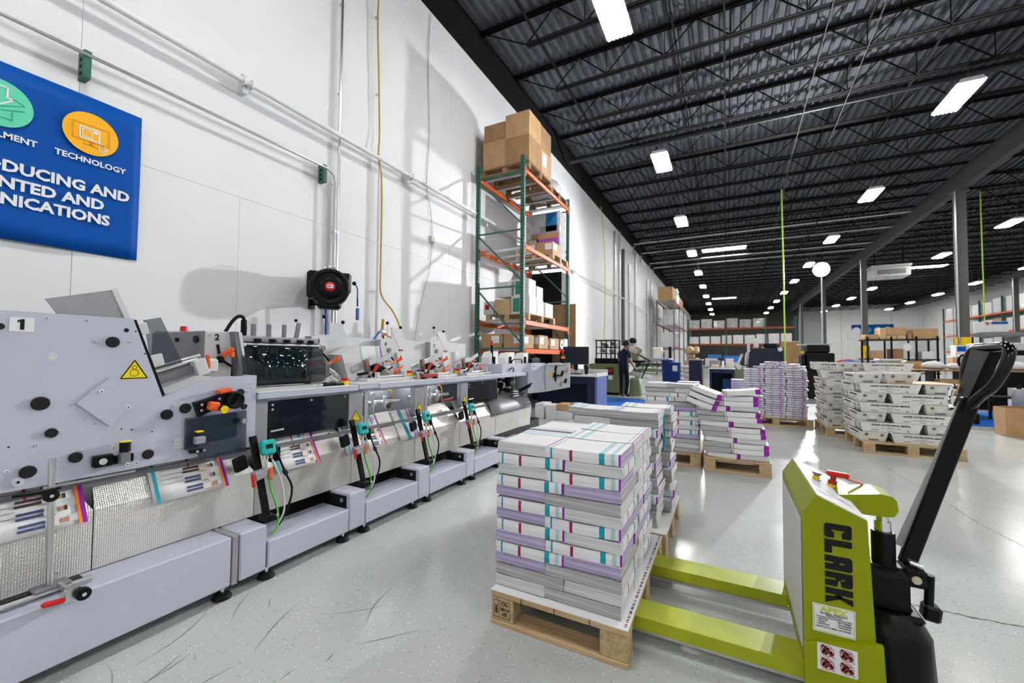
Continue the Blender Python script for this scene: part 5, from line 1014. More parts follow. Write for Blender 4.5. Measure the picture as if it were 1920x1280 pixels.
block(4, r_(0, sw, 0, 1), r_(sw, 1-sw, .38, .62), [(1-sw-.05, .5), (1-sw+.05, .38), (1.05, 1), (.62, 1)], [(1-sw-.05, .5), (.62, 0), (1.1, 0), (1-sw+.08, .62)])
st = B('paper').box(.259, .377, 1.7975, 1.7992, .254, .348, .0005).ob('dealer_sticker', t)
b = B('lime_decal'); b.box(.262, .374, 1.797, 1.7976, .2565, .2585); b.box(.262, .374, 1.797, 1.7976, .3435, .3455); b.box(.262, .264, 1.797, 1.7976, .2565, .3455); b.box(.372, .374, 1.797, 1.7976, .2565, .3455); b.ob('sticker_border', st)
lettering('APEX', .024, 'lime_decal', WY(.318, 1.797, .332), st, .0008, sx=1.3, name='sticker_print')
for tx, sz, z, x, al in (('MATERIAL HANDLING', .0075, .320, .318, 'CENTER'), ('CORPORATION', .0065, .3135, .318, 'CENTER'), ('The Preferred Choice for Material Handling', .0055, .307, .318, 'CENTER'), ('• SERVICE', .0075, .299, .270, 'LEFT'), ('• SALES', .0075, .291, .270, 'LEFT'), ('• RENTALS', .0075, .283, .270, 'LEFT'), ('• BATTERIES', .0075, .299, .325, 'LEFT'), ('• CHARGERS', .0075, .291, .325, 'LEFT'), ('• TRAINING', .0075, .283, .325, 'LEFT'), ('Servicing ALL Makes and Models', .0072, .274, .318, 'CENTER'), ('For Service Call', .0055, .2675, .318, 'CENTER'), ('(800) 555-0173', .0062, .2615, .318, 'CENTER')):
    if 'Call' in tx or '800' in tx: continue
    lettering(tx, sz, 'ink_black', WY(x, 1.797, z), st, .0001, al, name='sticker_print')
st = B('paper').box(.268, .378, 1.783, 1.7845, .135, .225, .0005).ob('warning_sticker', t)
for x, z in ((.296, .203), (.349, .203), (.296, .160), (.349, .160)):
    b = B('ink_black'); b.obox((x-.004, 1.782, z), (.016, .0006, .026), (0, R(25), 0)); b.obox((x+.010, 1.782, z-.006), (.012, .0006, .016), (0, R(-30), 0)); b.ball((x-.012, 1.782, z+.014), .005, (1, .1, 1), 8, 5); b.bar((x-.02, 1.782, z+.01), (x+.02, 1.782, z-.02), .002, .0006, up=(0, 1, 0)); b.ob('pictogram', st)
    b = B('ink_red'); pts = [(x+.018*math.cos(q*math.pi/10), z+.018*math.sin(q*math.pi/10)) for q in range(21)]
    for p_, q_ in list(zip(pts, pts[1:]))+[((x-.0127, z+.0127), (x+.0127, z-.0127)), ((x-.0127, z-.0127), (x+.0127, z+.0127))]: b.bar((p_[0], 1.7813, p_[1]), (q_[0], 1.7813, q_[1]), .002, .0006, up=(0, 1, 0))
    b.ob('prohibition_ring', st)
# lift arm, pump, wheel cover, tiller
yc = 2.07
B('lime').prism([(.36, .655), (.36, .675), (.50, .700), (.535, .695), (.548, .68), (.552, .645), (.54, .622), (.52, .618), (.40, .615)], 'y', yc-.065, yc+.065).ob('lift_arm', t)
B('chrome').cyl((.555, yc, .637), (.566, yc, .637), .008, n=8).ob('arm_pin', t)
B('chrome').cyl((.522, yc, .555), (.522, yc, .618), .019, n=18).cyl((.522, yc, .54), (.522, yc, .585), .026, n=18).ob('ram', t)
B('black').cyl((.522, yc, .30), (.522, yc, .548), .036, n=24).ob('pump_cylinder', t)
b = B('black'); b.cyl((.522, yc, .30), (.522, yc, .425), .050, n=24); b.prism([(yc-.06, .27), (yc+.06, .27), (yc+.06, .40), (yc+.03, .43), (yc-.03, .43), (yc-.06, .40)], 'x', .46, .58); b.ob('pump_body', t)
b = B('black').box(.455, .615, yc-.085, yc+.07, .255, .285, .012); o = b.ob('pump_flange', t); B('yellow').cyl((.515, yc-.086, .27), (.515, yc-.092, .27), .009, n=10).ob('bolt', o)
cv = [(.45, yc-.17), (.56, yc-.165), (.615, yc-.13), (.648, yc-.06), (.655, yc+.02), (.64, yc+.10), (.60, yc+.15), (.45, yc+.17)]
b = B('black'); n = len(cv); bot = [(x, y, .045) for x, y in cv]; top = [(.45+(x-.45)*.95, y, .235-(x-.45)*.12) for x, y in cv]; cap_ = [(.45+(x-.45)*.72, yc+(y-yc)*.60, .285) for x, y in cv]
b.add(bot+top+cap_, [(k_*n+i, k_*n+(i+1) % n, (k_+1)*n+(i+1) % n, (k_+1)*n+i) for k_ in (0, 1) for i in range(n)], True); b.add(cap_, [list(range(n))]); b.ob('wheel_cover', t)
B('black_rubber').cyl((.53, yc-.04, .10), (.53, yc+.04, .10), .10, n=28).ob('drive_wheel', t)
hb, ht = Vector((.588, yc, .44)), Vector((.772, yc, 1.06)); hd = (ht-hb).normalized()
B('black').bar(hb, ht, .050, .028, up=(0, 1, 0), bev=.004).ob('tiller_tube', t)
B('paint_grey_mid').bar(hb+Vector((-.016, 0, .06)), ht+Vector((-.016, 0, -.02)), .034, .003, up=(0, 1, 0)).ob('tiller_strip', t)
b = B('black').box(.565, .635, yc-.045, yc+.045, .37, .44, .012); b.cyl((.60, yc-.05, .405), (.60, yc+.05, .405), .026, n=16); o = b.ob('tiller_yoke', t); B('beige').cyl((.60, yc-.0505, .405), (.60, yc-.055, .405), .014, n=14).ob('pivot_pin', o); B('zinc').obox((.603, yc-.02, .455), (.04, .05, .012), (0, R(16), 0), .003).ob('yoke_plate', o)
b = B('black').cyl((.64, yc-.02, .31), (.645, yc-.02, .42), .014, n=12); b.obox((.645, yc-.02, .29), (.05, .05, .055), (0, R(8), 0), .008); b.ob('release_pedal', t)
b = B('black').bar((.555, yc-.03, .36), (.60, yc-.03, .46), .012, .02, bev=.003); b.bar((.54, yc-.055, .34), (.57, yc-.05, .41), .006, .006); b.ob('spring_link', t)
hx = Vector((.0, 1, 0)); q = lambda s_, u: ht+hd*s_+hx*u
B('black_gloss').tube([q(-.03, -.01), q(.015, -.055), q(.055, -.105), q(.11, -.128), q(.165, -.125), q(.19, -.10), q(.192, -.03), q(.19, .05), q(.185, .10), q(.15, .118), q(.09, .10), q(.02, .04), q(-.03, .01)], .0165, 12, 4).ob('handle_loop', t)
b = B('black'); vs = [q(-.05, -.022), q(.17, -.045), q(.18, .085), q(.02, .06), q(-.05, .022)]; nn = Vector((hd.z, 0, -hd.x))*.016
b.add([v+nn for v in vs]+[v-nn for v in vs], [(0, 1, 2, 3, 4), (9, 8, 7, 6, 5)]+[(i, (i+1) % 5, 5+(i+1) % 5, 5+i) for i in range(5)]); b.ob('handle_console', t)
B('chrome').tube([q(.02, .06)-nn*1.6, q(.04, .085)-nn*1.6, q(-.02, .075)-nn*1.6, q(-.05, .03)-nn*1.6], .006).ob('throttle_lever', t)
# ================================================================== CARTONS AND RACKS
def carton(x0, x1, y0, y1, z0, z1, lab, m='cardboard', tape=True, card=None, name='cardboard_box', group=None, cat='box', extra=None):
    t = thing(name, lab, cat, ((x0+x1)/2, (y0+y1)/2, z0), group)
    B(m).box(x0, x1, y0, y1, z0, z1, .006).ob('body', t)
    if tape:
        ym = (y0+y1)/2; B('tape').box(x0-.001, x1+.001, ym-.03, ym+.03, z1-.0005, z1+.001).ob('tape', t)
        B('tape').box(x1-.0002, x1+.001, ym-.03, ym+.03, z1-.14*(z1-z0)-.05, z1+.001).ob('tape', t)
    if card:
        w_ = (x1-x0); B(card).box(x0+w_*.55, x0+w_*.95, y0-.002, y0, z0+(z1-z0)*.35, z0+(z1-z0)*.85).ob('paper_label', t)
        d_ = (y1-y0); B(card).box(x1, x1+.002, y0+d_*.1, y0+d_*.5, z0+(z1-z0)*.35, z0+(z1-z0)*.85).ob('paper_label', t)
    if extra: extra(t)
    return t
def upright(t, x, y, h, m='rack_green', w_=.075):
    b = B(m); b.box(x-w_/2, x+w_/2, y-.035, y-.029, 0, h); b.box(x-w_/2, x-w_/2+.006, y-.035, y+.035, 0, h); b.box(x+w_/2-.006, x+w_/2, y-.035, y+.035, 0, h); b.m('hole')
    z = .1
    while z < h-.05: b.box(x-w_/2+.014, x-w_/2+.026, y-.0355, y-.029, z, z+.028); b.box(x+w_/2-.026, x+w_/2-.014, y-.0355, y-.029, z, z+.028); b.box(x+w_/2-.0065, x+w_/2+.0005, y-.01, y+.008, z, z+.028); z += .075
    o = b.ob('upright', t); B(m).box(x-.07, x+.07, y-.07, y+.07, 0, .008).ob('foot_plate', o); return o
def rack(t, xf, xb, ys, h, levels, mg='rack_green', mo='rack_orange', braces=True):
    for y in ys:
        upright(t, xf, y, h, mg); upright(t, xb, y, h, mg)
        if braces:
            zs = [.25, 1.35, 2.62, 3.78, 4.98]
            for z in zs:
                if z < h: B(mg).bar((xf-.03, y, z), (xb+.03, y, z), .03, .03).ob('brace', t)
            for a, b_ in zip(zs, zs[1:]):
                if b_ < h: B(mg).bar((xb+.03, y, b_-.05), (xf-.03, y, a+.12), .03, .03).ob('brace', t)
    for z in levels:
        for y0, y1 in zip(ys, ys[1:]):
            for x in (xf, xb):
                b = B(mo); s_ = 1 if x == xf else -1; b.box(x-.02+s_*.02, x+.02+s_*.02, y0+.04, y1-.04, z-.11, z-.03, .003); b.box(x-.025+s_*.005, x+.01+s_*.005, y0+.04, y1-.04, z-.035, z-.012, .002); o = b.ob('beam', t)
                for yy in (y0+.05, y1-.05): B(mo).box(x-.035+s_*.035, x+.035+s_*.005, yy-.03, yy+.03, z-.18, z+.02, .003).ob('beam_bracket', o)
            n = 5
            for k in range(n): yy = y0+(y1-y0)*(k+.5)/n; B('zinc').box(xb+.02, xf-.02, yy-.04, yy+.04, z-.045, z-.012).ob('cross_bar', t)
t = thing('pallet_rack', 'tall green and orange pallet rack against the left wall', 'rack', (-4.2, 8.8, 0))
rack(t, -3.65, -4.72, (7.47, 10.15), 5.30, (1.36, 1.95, 3.50, 5.08))
# top level: brown cartons on a pallet, a wrapped load behind
pallet(-4.72, -3.56, 7.56, 8.80, 'dark pallet under the brown cartons on top of the tall rack', .14, m='pallet_dark').location.z = 5.07
zt = 5.215
for i, (x0, x1) in enumerate(((-4.66, -4.13), (-4.12, -3.56))):
    for j, (y0, y1) in enumerate(((7.56, 8.16), (8.18, 8.76))):
        hs = (.56, .52) if i else (.60, .38)
        z = zt
        for k, h in enumerate(hs):
            if j and k and not i: h = .30
            carton(x0+jit(.01), x1+jit(.01), y0+jit(.01), y1, z, z+h-.004, 'plain brown carton on the tall rack, %s %s, %s tier' % (('left', 'right')[i], ('front', 'rear')[j], ('lower', 'upper')[k]), 'cardboard_dark' if (i+j+k) % 2 else 'cardboard', tape=False, card='paper' if (i and j and not k) else None, group='brown cartons on top of the rack'); z += h
pallet(-4.6, -3.62, 8.92, 10.05, 'pallet under the wrapped load on top of the tall rack', .14, m='pallet_dark').location.z = 5.07
b = B('plastic_sheet', (-4.1, 9.5, 5.215)); b.ball((-4.05, 9.45, 5.36), .46, (.95, 1.0, .62)); b.ob('wrapped_load', None, 'shiny crumpled plastic wrapped load on top of the tall rack', 'wrapped load')
# second level
pallet(-4.6, -3.60, 9.0, 10.05, 'pallet under labelled cartons on the second rack level', .14).location.z = 3.49
for x0, x1, lb in ((-4.55, -4.06, 'left'), (-4.05, -3.62, 'right')): carton(x0, x1, 9.02, 9.55, 3.635, 3.92, 'carton with a white label on the second rack level, %s' % lb, 'cardboard', card='paper', group='cartons on the second rack level')
t = thing('poster_box', 'tall plastic covered box printed with a colourful crowd picture on the rack', 'box', (-4.1, 9.8, 3.635)); B('plastic_sheet').box(-4.62, -3.66, 9.62, 10.02, 3.635, 4.85, .02).ob('body', t)
for m, x0, x1, z0, z1 in (('crate_blue', -4.05, -3.75, 4.35, 4.82), ('ink_violet', -4.3, -3.7, 3.95, 4.18), ('skin_print', -4.45, -3.7, 4.18, 4.32), ('ink_grey', -4.2, -3.7, 4.32, 4.5), ('beige', -4.58, -4.25, 3.75, 4.2)): B(m).box(x0, x1, 9.612, 9.62, z0, z1, .002).ob('picture_patch', t)
# third level
pallet(-4.6, -3.58, 7.62, 9.10, 'pallet under white and brown boxes on the third rack level', .14).location.z = 1.945
def green_label(t_):
    o = Vector(t_['org']); pass
for i, (x0, x1, y0, y1, z0, z1, lb) in enumerate(((-4.05, -3.62, 7.75, 8.12, 2.09, 2.46, 'lower front white box with a green panel on the third rack level'), (-4.02, -3.66, 7.80, 8.15, 2.465, 2.83, 'upper front white box with a green panel on the third rack level'), (-4.0, -3.62, 8.15, 8.50, 2.09, 2.42, 'lower white box in the middle of the third rack level'), (-3.98, -3.64, 8.17, 8.50, 2.425, 2.72, 'upper white box in the middle of the third rack level'), (-3.95, -3.60, 8.55, 9.0, 2.09, 2.40, 'rear white box on the third rack level'), (-4.40, -4.07, 7.80, 8.2, 2.465, 2.80, 'white box at the back left of the upper pile on the third rack level'))):
    c_ = carton(x0, x1, y0, y1, z0, z1, lb, 'box_white', tape=False, name='white_box', group='white boxes on the third rack level')
    if i < 2: B('label_green').box(x0+.04, x0+.2, y0-.002, y0, z0+.04, z1-.04).ob('green_panel', c_); lettering('PAPER', .06, 'paper', frame((x0+.12, y0-.0025, (z0+z1)/2), (0, 0, 1), (-1, 0, 0)), c_, .001, name='panel_print') if 0 else None
carton(-4.42, -4.06, 7.68, 8.2, 2.09, 2.40, 'open-topped brown carton on the third rack level', 'cardboard_light')
c_ = carton(-4.70, -4.45, 7.70, 8.1, 2.09, 2.38, 'small white carton with a red square mark on the third rack level', 'box_white', tape=False); B('red').box(-4.66, -4.56, 7.698, 7.70, 2.20, 2.31).ob('red_mark', c_)
# fourth level
for x0, x1, y0, y1, h, lb in ((-4.66, -4.20, 7.55, 8.1, .30, 'taped carton with a white label, far left of the lowest visible rack level'), (-4.15, -3.72, 7.62, 8.2, .29, 'taped carton behind the diagonal brace on the lowest visible rack level'), (-3.98, -3.64, 8.3, 8.8, .30, 'taped carton with a bright label at the front of the lowest visible rack level'), (-4.1, -3.64, 8.95, 9.5, .26, 'brown carton in the shade beside the paper roll')):
    carton(x0, x1, y0, y1, 1.362, 1.362+h, lb, 'cardboard', card='paper')
t = thing('paper_roll', 'brown paper roll showing its pale end on the lowest visible rack level', 'roll', (-3.8, 9.6, 1.362)); B('cardboard_dark').cyl((-4.4, 9.68, 1.49), (-3.63, 9.68, 1.49), .125, n=20).ob('roll_body', t); B('paper').cyl((-3.632, 9.68, 1.49), (-3.624, 9.68, 1.49), .118, n=20).ob('roll_end', t); B('hole').cyl((-3.625, 9.68, 1.49), (-3.622, 9.68, 1.49), .04, n=12).ob('roll_core', t)
for k, y in enumerate((9.84, 9.97)): b = B('paper', (-3.75, y, 1.362)); b.box(-4.1, -3.62, y, y+.10, 1.362, 1.64, .004); b.ob('white_binder', None, 'white upright binder beside the paper roll, %s' % ('left', 'right')[k], 'binder')
b = B('cardboard_dark', (-3.8, 10.36, 0)); b.box(-4.15, -3.50, 10.34, 10.39, 0, 2.58, .004); b.ob('board_panel', None, 'big brown fibreboard panel leaning behind the tall rack', 'board')
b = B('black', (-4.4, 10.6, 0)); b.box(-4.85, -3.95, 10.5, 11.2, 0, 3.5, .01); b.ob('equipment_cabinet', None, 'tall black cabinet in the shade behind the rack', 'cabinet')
# second, farther rack by the left wall
t = thing('pallet_rack', 'far grey rack by the left wall past the door', 'rack', (-4.1, 34, 0)); rack(t, -3.1, -4.2, (29.5, 33.0, 36.5, 40.0), 5.1, (1.9, 3.5, 5.05), 'rack_grey', 'rack_far', False)
for i, (x0, x1, y0, y1, z0, z1, m, lb) in enumerate(((-4.15, -3.2, 29.7, 31.2, 5.06, 6.0, 'cardboard', 'brown carton on top of the far left rack'), (-4.1, -3.1, 31.5, 32.8, 5.06, 6.1, 'shrink_wrap', 'wrapped load on top of the far left rack'), (-4.1, -3.1, 33.4, 36, 5.06, 5.7, 'cardboard', 'low brown carton farther along the top of the far left rack'), (-4.0, -3.2, 30, 31, 1.9, 2.9, 'box_white', 'white box low on the far left rack'), (-4.0, -3.1, 31.4, 32.6, 1.9, 2.9, 'shrink_wrap', 'wrapped white load low on the far left rack'), (-4.0, -3.1, 31.3, 32.8, 3.5, 4.6, 'shrink_wrap', 'wrapped load in the middle of the far left rack'), (-4.0, -3.1, 34, 35.8, 3.5, 4.6, 'shrink_wrap', 'second wrapped load in the middle of the far left rack'))):
    carton(x0, x1, y0, y1, z0, z1, lb, m, tape=False, name='cardboard_box' if m == 'cardboard' else 'wrapped_load')
# rack across the back
t = thing('pallet_rack', 'wide red-beamed rack across the back behind the machines', 'rack', (1, 40, 0))
for x in (-3.0, .0, 2.9, 5.0): upright(t, x, 40.0, 4.6, 'rack_green', .1); upright(t, x, 41.1, 4.6, 'rack_green', .1)
for z in (2.35, 3.72):
    for x0, x1 in ((-3.0, 0), (0, 2.9), (2.9, 5.0)): B('rack_far').box(x0+.05, x1-.05, 39.96, 40.02, z-.09, z+.04).ob('beam', t); B('rack_far').box(x0+.05, x1-.05, 41.05, 41.1, z-.09, z+.04).ob('beam', t); B('zinc').box(x0+.05, x1-.05, 40.02, 41.05, z-.04, z+.02).ob('deck', t)
nm = ['first', 'second', 'third', 'fourth', 'fifth', 'sixth', 'seventh', 'eighth', 'ninth']
for k in range(9):
    x = -2.92+k*.86; carton(x, x+.74, 40.05, 41.0, 2.372, 3.02+.1*(k > 2)+.08*(k > 5)+jit(.03), 'white wrapped load on the lower shelf of the back rack, %s from the left' % nm[k], 'shrink_wrap', False, name='wrapped_load', group='wrapped loads on the back rack')
for k in range(6):
    x = -2.95+k*.99; carton(x, x+.85, 40.05, 41.0, 3.742, 4.44+.1*(k % 2)+jit(.05), 'grey wrapped load on the upper shelf of the back rack, %s from the left' % nm[k], 'shrink_wrap_grey', False, name='wrapped_load', group='wrapped loads on the back rack')
b = B('wall_far', (6.5, 46, 0)); b.box(5.4, 8.6, 45.0, 45.2, 0, 6.2); b.ob('roller_shutter', None, 'pale grey metal partition right of the back rack', 'partition') if 0 else None
b = B('hole'); b = B('black', (1.0, 43.5, 0)); b.box(-4.6, 5.4, 43.4, 43.6, 0, 6.6); b.ob('dark_partition', None, 'dark partition wall behind the back rack', 'partition') if 0 else None
# right-hand racks: uprights, beams and wrapped loads
t = thing('pallet_rack', 'long orange-beamed rack full of wrapped loads along the right wall', 'rack', (20.6, 45, 0)); xs_ = (19.9, 21.2)
YR = [31.0+3.4*k for k in range(9)]
for y in YR: upright(t, xs_[0], y, 6.4, 'rack_green', .12)
for z in (2.0, 3.55, 5.10):
    for y0, y1 in zip(YR, YR[1:]): B('rack_orange').box(xs_[0]-.05, xs_[0]+.02, y0+.06, y1-.06, z-.14, z, .004).ob('beam', t); B('zinc').box(xs_[0]+.02, xs_[1], y0+.06, y1-.06, z-.06, z-.02).ob('deck', t)
for lv, (z, nm_) in enumerate(((3.55, 'middle'), (5.10, 'upper'), (2.0, 'lower'))):
    for k in range(8):
        for j in range(2):
            y0 = YR[k]+.15+j*1.6; carton(20.0, 21.1, y0, y0+1.35, z+.002, z+1.12+jit(.12), 'wrapped load on the %s shelf of the right-hand racks, %s bay, %s half' % (nm_, nm[k], ('near', 'far')[j]), 'cardboard' if (k*3+j+lv) % 11 == 4 else 'shrink_wrap', False, name='wrapped_load', group='wrapped loads on the right-hand racks')
# ================================================================== DESK AND FLOOR ITEMS BEYOND THE STITCHER
t = thing('workbench', 'blue bench with a pale top and upstand beyond the stitching unit', 'bench', (-3.3, 9.2, 0))
B('paint_light').box(-4.3, -2.48, 8.78, 9.68, .755, .795, .006).ob('bench_top', t); B('paint_light').box(-4.3, -2.48, 9.64, 9.68, .795, .90, .004).box(-2.52, -2.48, 8.78, 9.68, .795, .835, .004).ob('upstand', t)
B('desk_blue').box(-2.55, -2.50, 8.85, 9.66, 0, .755, .003).ob('end_panel', t); B('desk_navy').box(-4.25, -2.55, 9.60, 9.65, 0, .755).ob('back_panel', t); B('desk_navy').box(-4.25, -2.55, 8.85, 8.88, .60, .755).ob('front_rail', t); B('desk_navy').box(-2.72, -2.55, 8.85, 8.88, 0, .60).ob('front_stile', t)
t = thing('tumbler', 'dark navy steel tumbler standing on the blue bench', 'tumbler', (-2.82, 9.1, .795)); B('navy_black').lathe([(0, 0), (.035, 0), (.045, .10), (.055, .105), (.058, .21), (.05, .212), (0, .212)], (-2.82, 9.1, .797), 18).ob('cup', t); B('steel').lathe([(.056, .212), (.05, .222), (0, .222)], (-2.82, 9.1, .797), 18).ob('lid', t)
t = thing('monitor', 'black flat screen monitor on the bench beside the emergency stop', 'monitor', (-3.0, 8.95, .795)); B('black').obox((-3.02, 8.95, 1.22), (.58, .035, .40), (0, 0, R(12)), .008).ob('housing', t); B('screen').obox((-3.02, 8.93, 1.22), (.55, .006, .37), (0, 0, R(12))).ob('screen', t); B('black').box(-3.06, -2.98, 8.95, 9.0, .80, 1.1).box(-3.15, -2.89, 8.9, 9.08, .797, .812, .004).ob('stand', t)
t = thing('cable_coil', 'coil of pale cable lying on the blue bench', 'cable', (-3.2, 9.05, .797)); B('white_cable').tube([(-3.05+.12*math.cos(k*.6), 8.98+.09*math.sin(k*.6), .81+.0025*k) for k in range(32)], .008, 6, 1).ob('coil', t)
for x0, x1, y0, y1, z0, z1, m, lb in ((-3.30, -3.12, 7.35, 7.75, 0, .29, 'box_white', 'white bin under the stitching unit, far left'), (-3.08, -2.90, 7.35, 7.7, 0, .27, 'box_white', 'white box between the bin and brown carton under the bench'), (-2.90, -2.66, 7.45, 7.8, .16, .29, 'cardboard', 'brown carton on top of a white carton under the bench'), (-2.92, -2.62, 7.4, 7.85, 0, .158, 'box_white', 'printed white carton beneath the brown carton')): carton(x0, x1, y0, y1, z0, z1, lb, m, tape=False)
t = thing('bucket', 'white plastic bucket with a lid beside the brown carton', 'bucket', (-2.56, 7.7, 0)); B('box_white').lathe([(0, 0), (.09, 0), (.11, .27), (.116, .27), (.116, .285), (.105, .285)], (-2.56, 7.7, 0), 20).ob('pail', t); B('paint_light').lathe([(.12, .283), (.12, .30), (0, .302)], (-2.56, 7.7, 0), 20).ob('lid', t); B('steel').tube([(-2.66, 7.65, .26), (-2.60, 7.58, .20), (-2.50, 7.58, .20), (-2.45, 7.65, .26)], .004).ob('handle', t)
# ---- green folding machine
t = thing('folding_machine', 'olive green folding machine with black frame on top, next to the worker', 'machine', (-3.2, 13.2, 0))
B('machine_green').box(-3.85, -2.95, 12.95, 14.3, .08, .98, .02).ob('body', t); B('black').box(-3.8, -3.0, 13.0, 14.2, 0, .08).ob('plinth', t)
B('machine_green').prism([(-3.85, .80), (-3.85, .98), (-4.1, .88)], 'y', 12.95, 14.3).ob('shoulder', t); B('black').box(-3.75, -2.95, 12.96, 14.1, .98, 1.15, .02).ob('deck', t)
b = B('black')
for x in (-3.7, -3.38, -3.1):
    for y in (13.0, 13.6): b.bar((x, y, 1.15), (x, y, 1.72), .035, .035)
for z in (1.30, 1.50, 1.72):
    for y in (13.0, 13.6): b.bar((-3.72, y, z), (-3.08, y, z), .03, .03)
b.box(-3.75, -3.05, 12.98, 13.62, 1.71, 1.735); b.ob('top_frame', t)
for x, z in ((-3.55, 1.40), (-3.25, 1.38), (-3.5, 1.58), (-3.2, 1.60)): B('paint_grey_dark').obox((x, 13.3, z), (.16, .3, .10), (0, R(20), 0), .02).ob('fold_plate', t)
B('crate_blue').box(-3.58, -3.45, 13.1, 13.25, 1.735, 1.79, .01).ob('blue_cloth', t) if 0 else None
B('black').box(-3.36, -3.14, 12.935, 12.95, .66, .86, .004).ob('control_box', t); B('red_dark').box(-3.34, -3.16, 12.93, 12.936, .70, .83).ob('control_screen', t); B('paper').box(-3.30, -3.17, 12.94, 12.95, .48, .61).ob('notice', t)
t = thing('feeder_pedestal', 'olive pedestal with inclined paper tray to the right of the worker', 'machine', (-2.5, 13.2, 0))
B('machine_green').lathe([(.20, 0), (.20, .05), (.17, .50), (.12, .55), (0, .55)], (-2.50, 13.1, 0), 20).ob('pedestal', t); B('machine_green').prism([(13.0, 1.05), (13.9, 1.10), (13.9, 1.28), (13.35, 1.50), (13.1, 1.50)], 'x', -2.80, -2.40).ob('head', t)
B('beige').obox((-2.55, 13.15, 1.40), (.28, .20, .16), (0, R(25), 0), .02).ob('paper_block', t); B('paint_grey_mid').obox((-2.36, 13.15, 1.36), (.10, .22, .2), (0, R(25), 0), .01).ob('block_end', t)
B('black').bar((-2.35, 13.0, 1.25), (-2.05, 13.0, 1.08), .05, .04).bar((-2.05, 13.0, 1.10), (-2.30, 13.0, .55), .035, .035).box(-2.75, -2.2, 12.98, 13.6, 1.02, 1.09, .01).ob('arm', t); o = B('black').ball((-2.62, 13.3, 1.70), .13, (1, .7, .8)).ob('feed_head', t); B('paint_grey_mid').bar((-2.66, 13.3, 1.45), (-2.62, 13.3, 1.66), .12, .12).ob('neck', t)
t = thing('delivery_table', 'conveyor table with pale green stripes left of the blue bins', 'conveyor', (-2.1, 14.4, 0)); B('paint_grey_mid').box(-2.75, -1.62, 14.1, 15.0, 1.06, 1.16, .01).ob('rear_rail', t); B('machine_green_pale').prism([(14.0, .76), (14.05, .72), (14.6, .90), (14.6, .98), (14.0, .80)], 'x', -2.75, -1.65).ob('table', t)
for k in range(6): B('mint' if k % 2 else 'paper').obox((-2.55+k*.16, 14.28, .905), (.13, .55, .012), (R(17), 0, 0)).ob('belt', t)
B('paper').obox((-2.45, 13.9, .62), (.75, .5, .03), (R(15), R(10), 0), .004).ob('catch_tray', t); B('paint_grey_dark').box(-2.7, -2.65, 14.1, 14.9, 0, 1.06).box(-1.7, -1.65, 14.1, 14.9, 0, 1.06).ob('leg', t)
t = thing('paper_roll', 'cream paper roll on a spindle above the delivery table', 'roll', (-2.05, 14.6, 1.16)); B('beige_roll').cyl((-2.20, 14.6, 1.42), (-1.90, 14.6, 1.42), .11, n=20).ob('roll_body', t); B('paper').box(-2.18, -1.92, 14.49, 14.50, 1.16, 1.42).ob('loose_end', t); B('steel').cyl((-1.90, 14.6, 1.40), (-1.62, 14.6, 1.40), .03, n=10).ob('spindle', t); B('black').box(-1.70, -1.62, 14.5, 14.7, 1.16, 1.55, .01).ob('bracket', t)
for x0, x1, y0, lb, h in ((-1.72, -1.42, 13.0, 'left blue wheeled bin near the delivery table', 1.09), (-1.44, -1.18, 12.7, 'right blue wheeled bin with a white notice', 1.02)):
    t = thing('waste_bin', lb, 'bin', ((x0+x1)/2, y0+.2, 0)); B('bin_blue').add([(x0+.04, y0+.04, .05), (x1-.04, y0+.04, .05), (x1-.04, y0+.36, .05), (x0+.04, y0+.36, .05), (x0, y0, h), (x1, y0, h), (x1, y0+.4, h), (x0, y0+.4, h)], [(0, 1, 2, 3), (0, 1, 5, 4), (1, 2, 6, 5), (2, 3, 7, 6), (3, 0, 4, 7)]).ob('tub', t); B('bin_blue').box(x0-.01, x1+.01, y0-.02, y0+.42, h, h+.035, .01).ob('lid', t)
    if 'notice' in lb: B('paper').box(x0+.06, x0+.19, y0-.012, y0-.006, h-.22, h-.06).ob('notice', t)
for k in range(4): b = B('paper', (-1.0, 13.2, .5+k*.12)); b.box(-1.20, -.86, 13.0, 13.4, .50+k*.13, .56+k*.13, .004); b.ob('paper_ream', None, 'white paper ream in the pile between bins and navy cabinet, %s' % ('bottom', 'second', 'third', 'top')[k], 'paper')
b = B('pallet_dark', (-1.0, 13.2, 0)); b.box(-1.22, -.84, 13.0, 13.4, 0, .5, .004); b.ob('wooden_crate', None, 'low wooden crate holding the paper reams', 'crate')
t = thing('navy_cabinet', 'plain navy cabinet panel with a grey top beside the reams', 'cabinet', (-.75, 12.1, 0)); B('desk_navy').box(-.90, -.58, 12.0, 12.6, .05, 1.12, .005).ob('body', t); B('paint_grey_mid').box(-.93, -.56, 11.97, 12.63, 1.12, 1.15, .004).ob('top', t); B('black').box(-.88, -.6, 12.02, 12.58, 0, .05).ob('plinth', t)
t = thing('tool_cart', 'navy steel tool cart with a shelf and open front', 'cart', (-.1, 11.8, 0)); B('paint_light').box(-.40, .19, 11.4, 12.2, .915, .935, .004).ob('top', t)
for x in (-.38, .12): B('desk_navy').box(x, x+.05, 11.42, 12.18, .10, .915).ob('side', t)
B('desk_navy').box(-.38, .17, 12.14, 12.18, .10, .915).ob('back', t); B('desk_navy').box(-.38, .17, 11.42, 12.18, .22, .27).ob('shelf', t); B('desk_navy').box(-.33, .12, 11.42, 11.44, .82, .915).ob('drawer', t)
for x in (-.33, .12):
    for y in (11.5, 12.1): B('black').cyl((x-.015, y, .05), (x+.015, y, .05), .05, n=14).ob('caster', t)
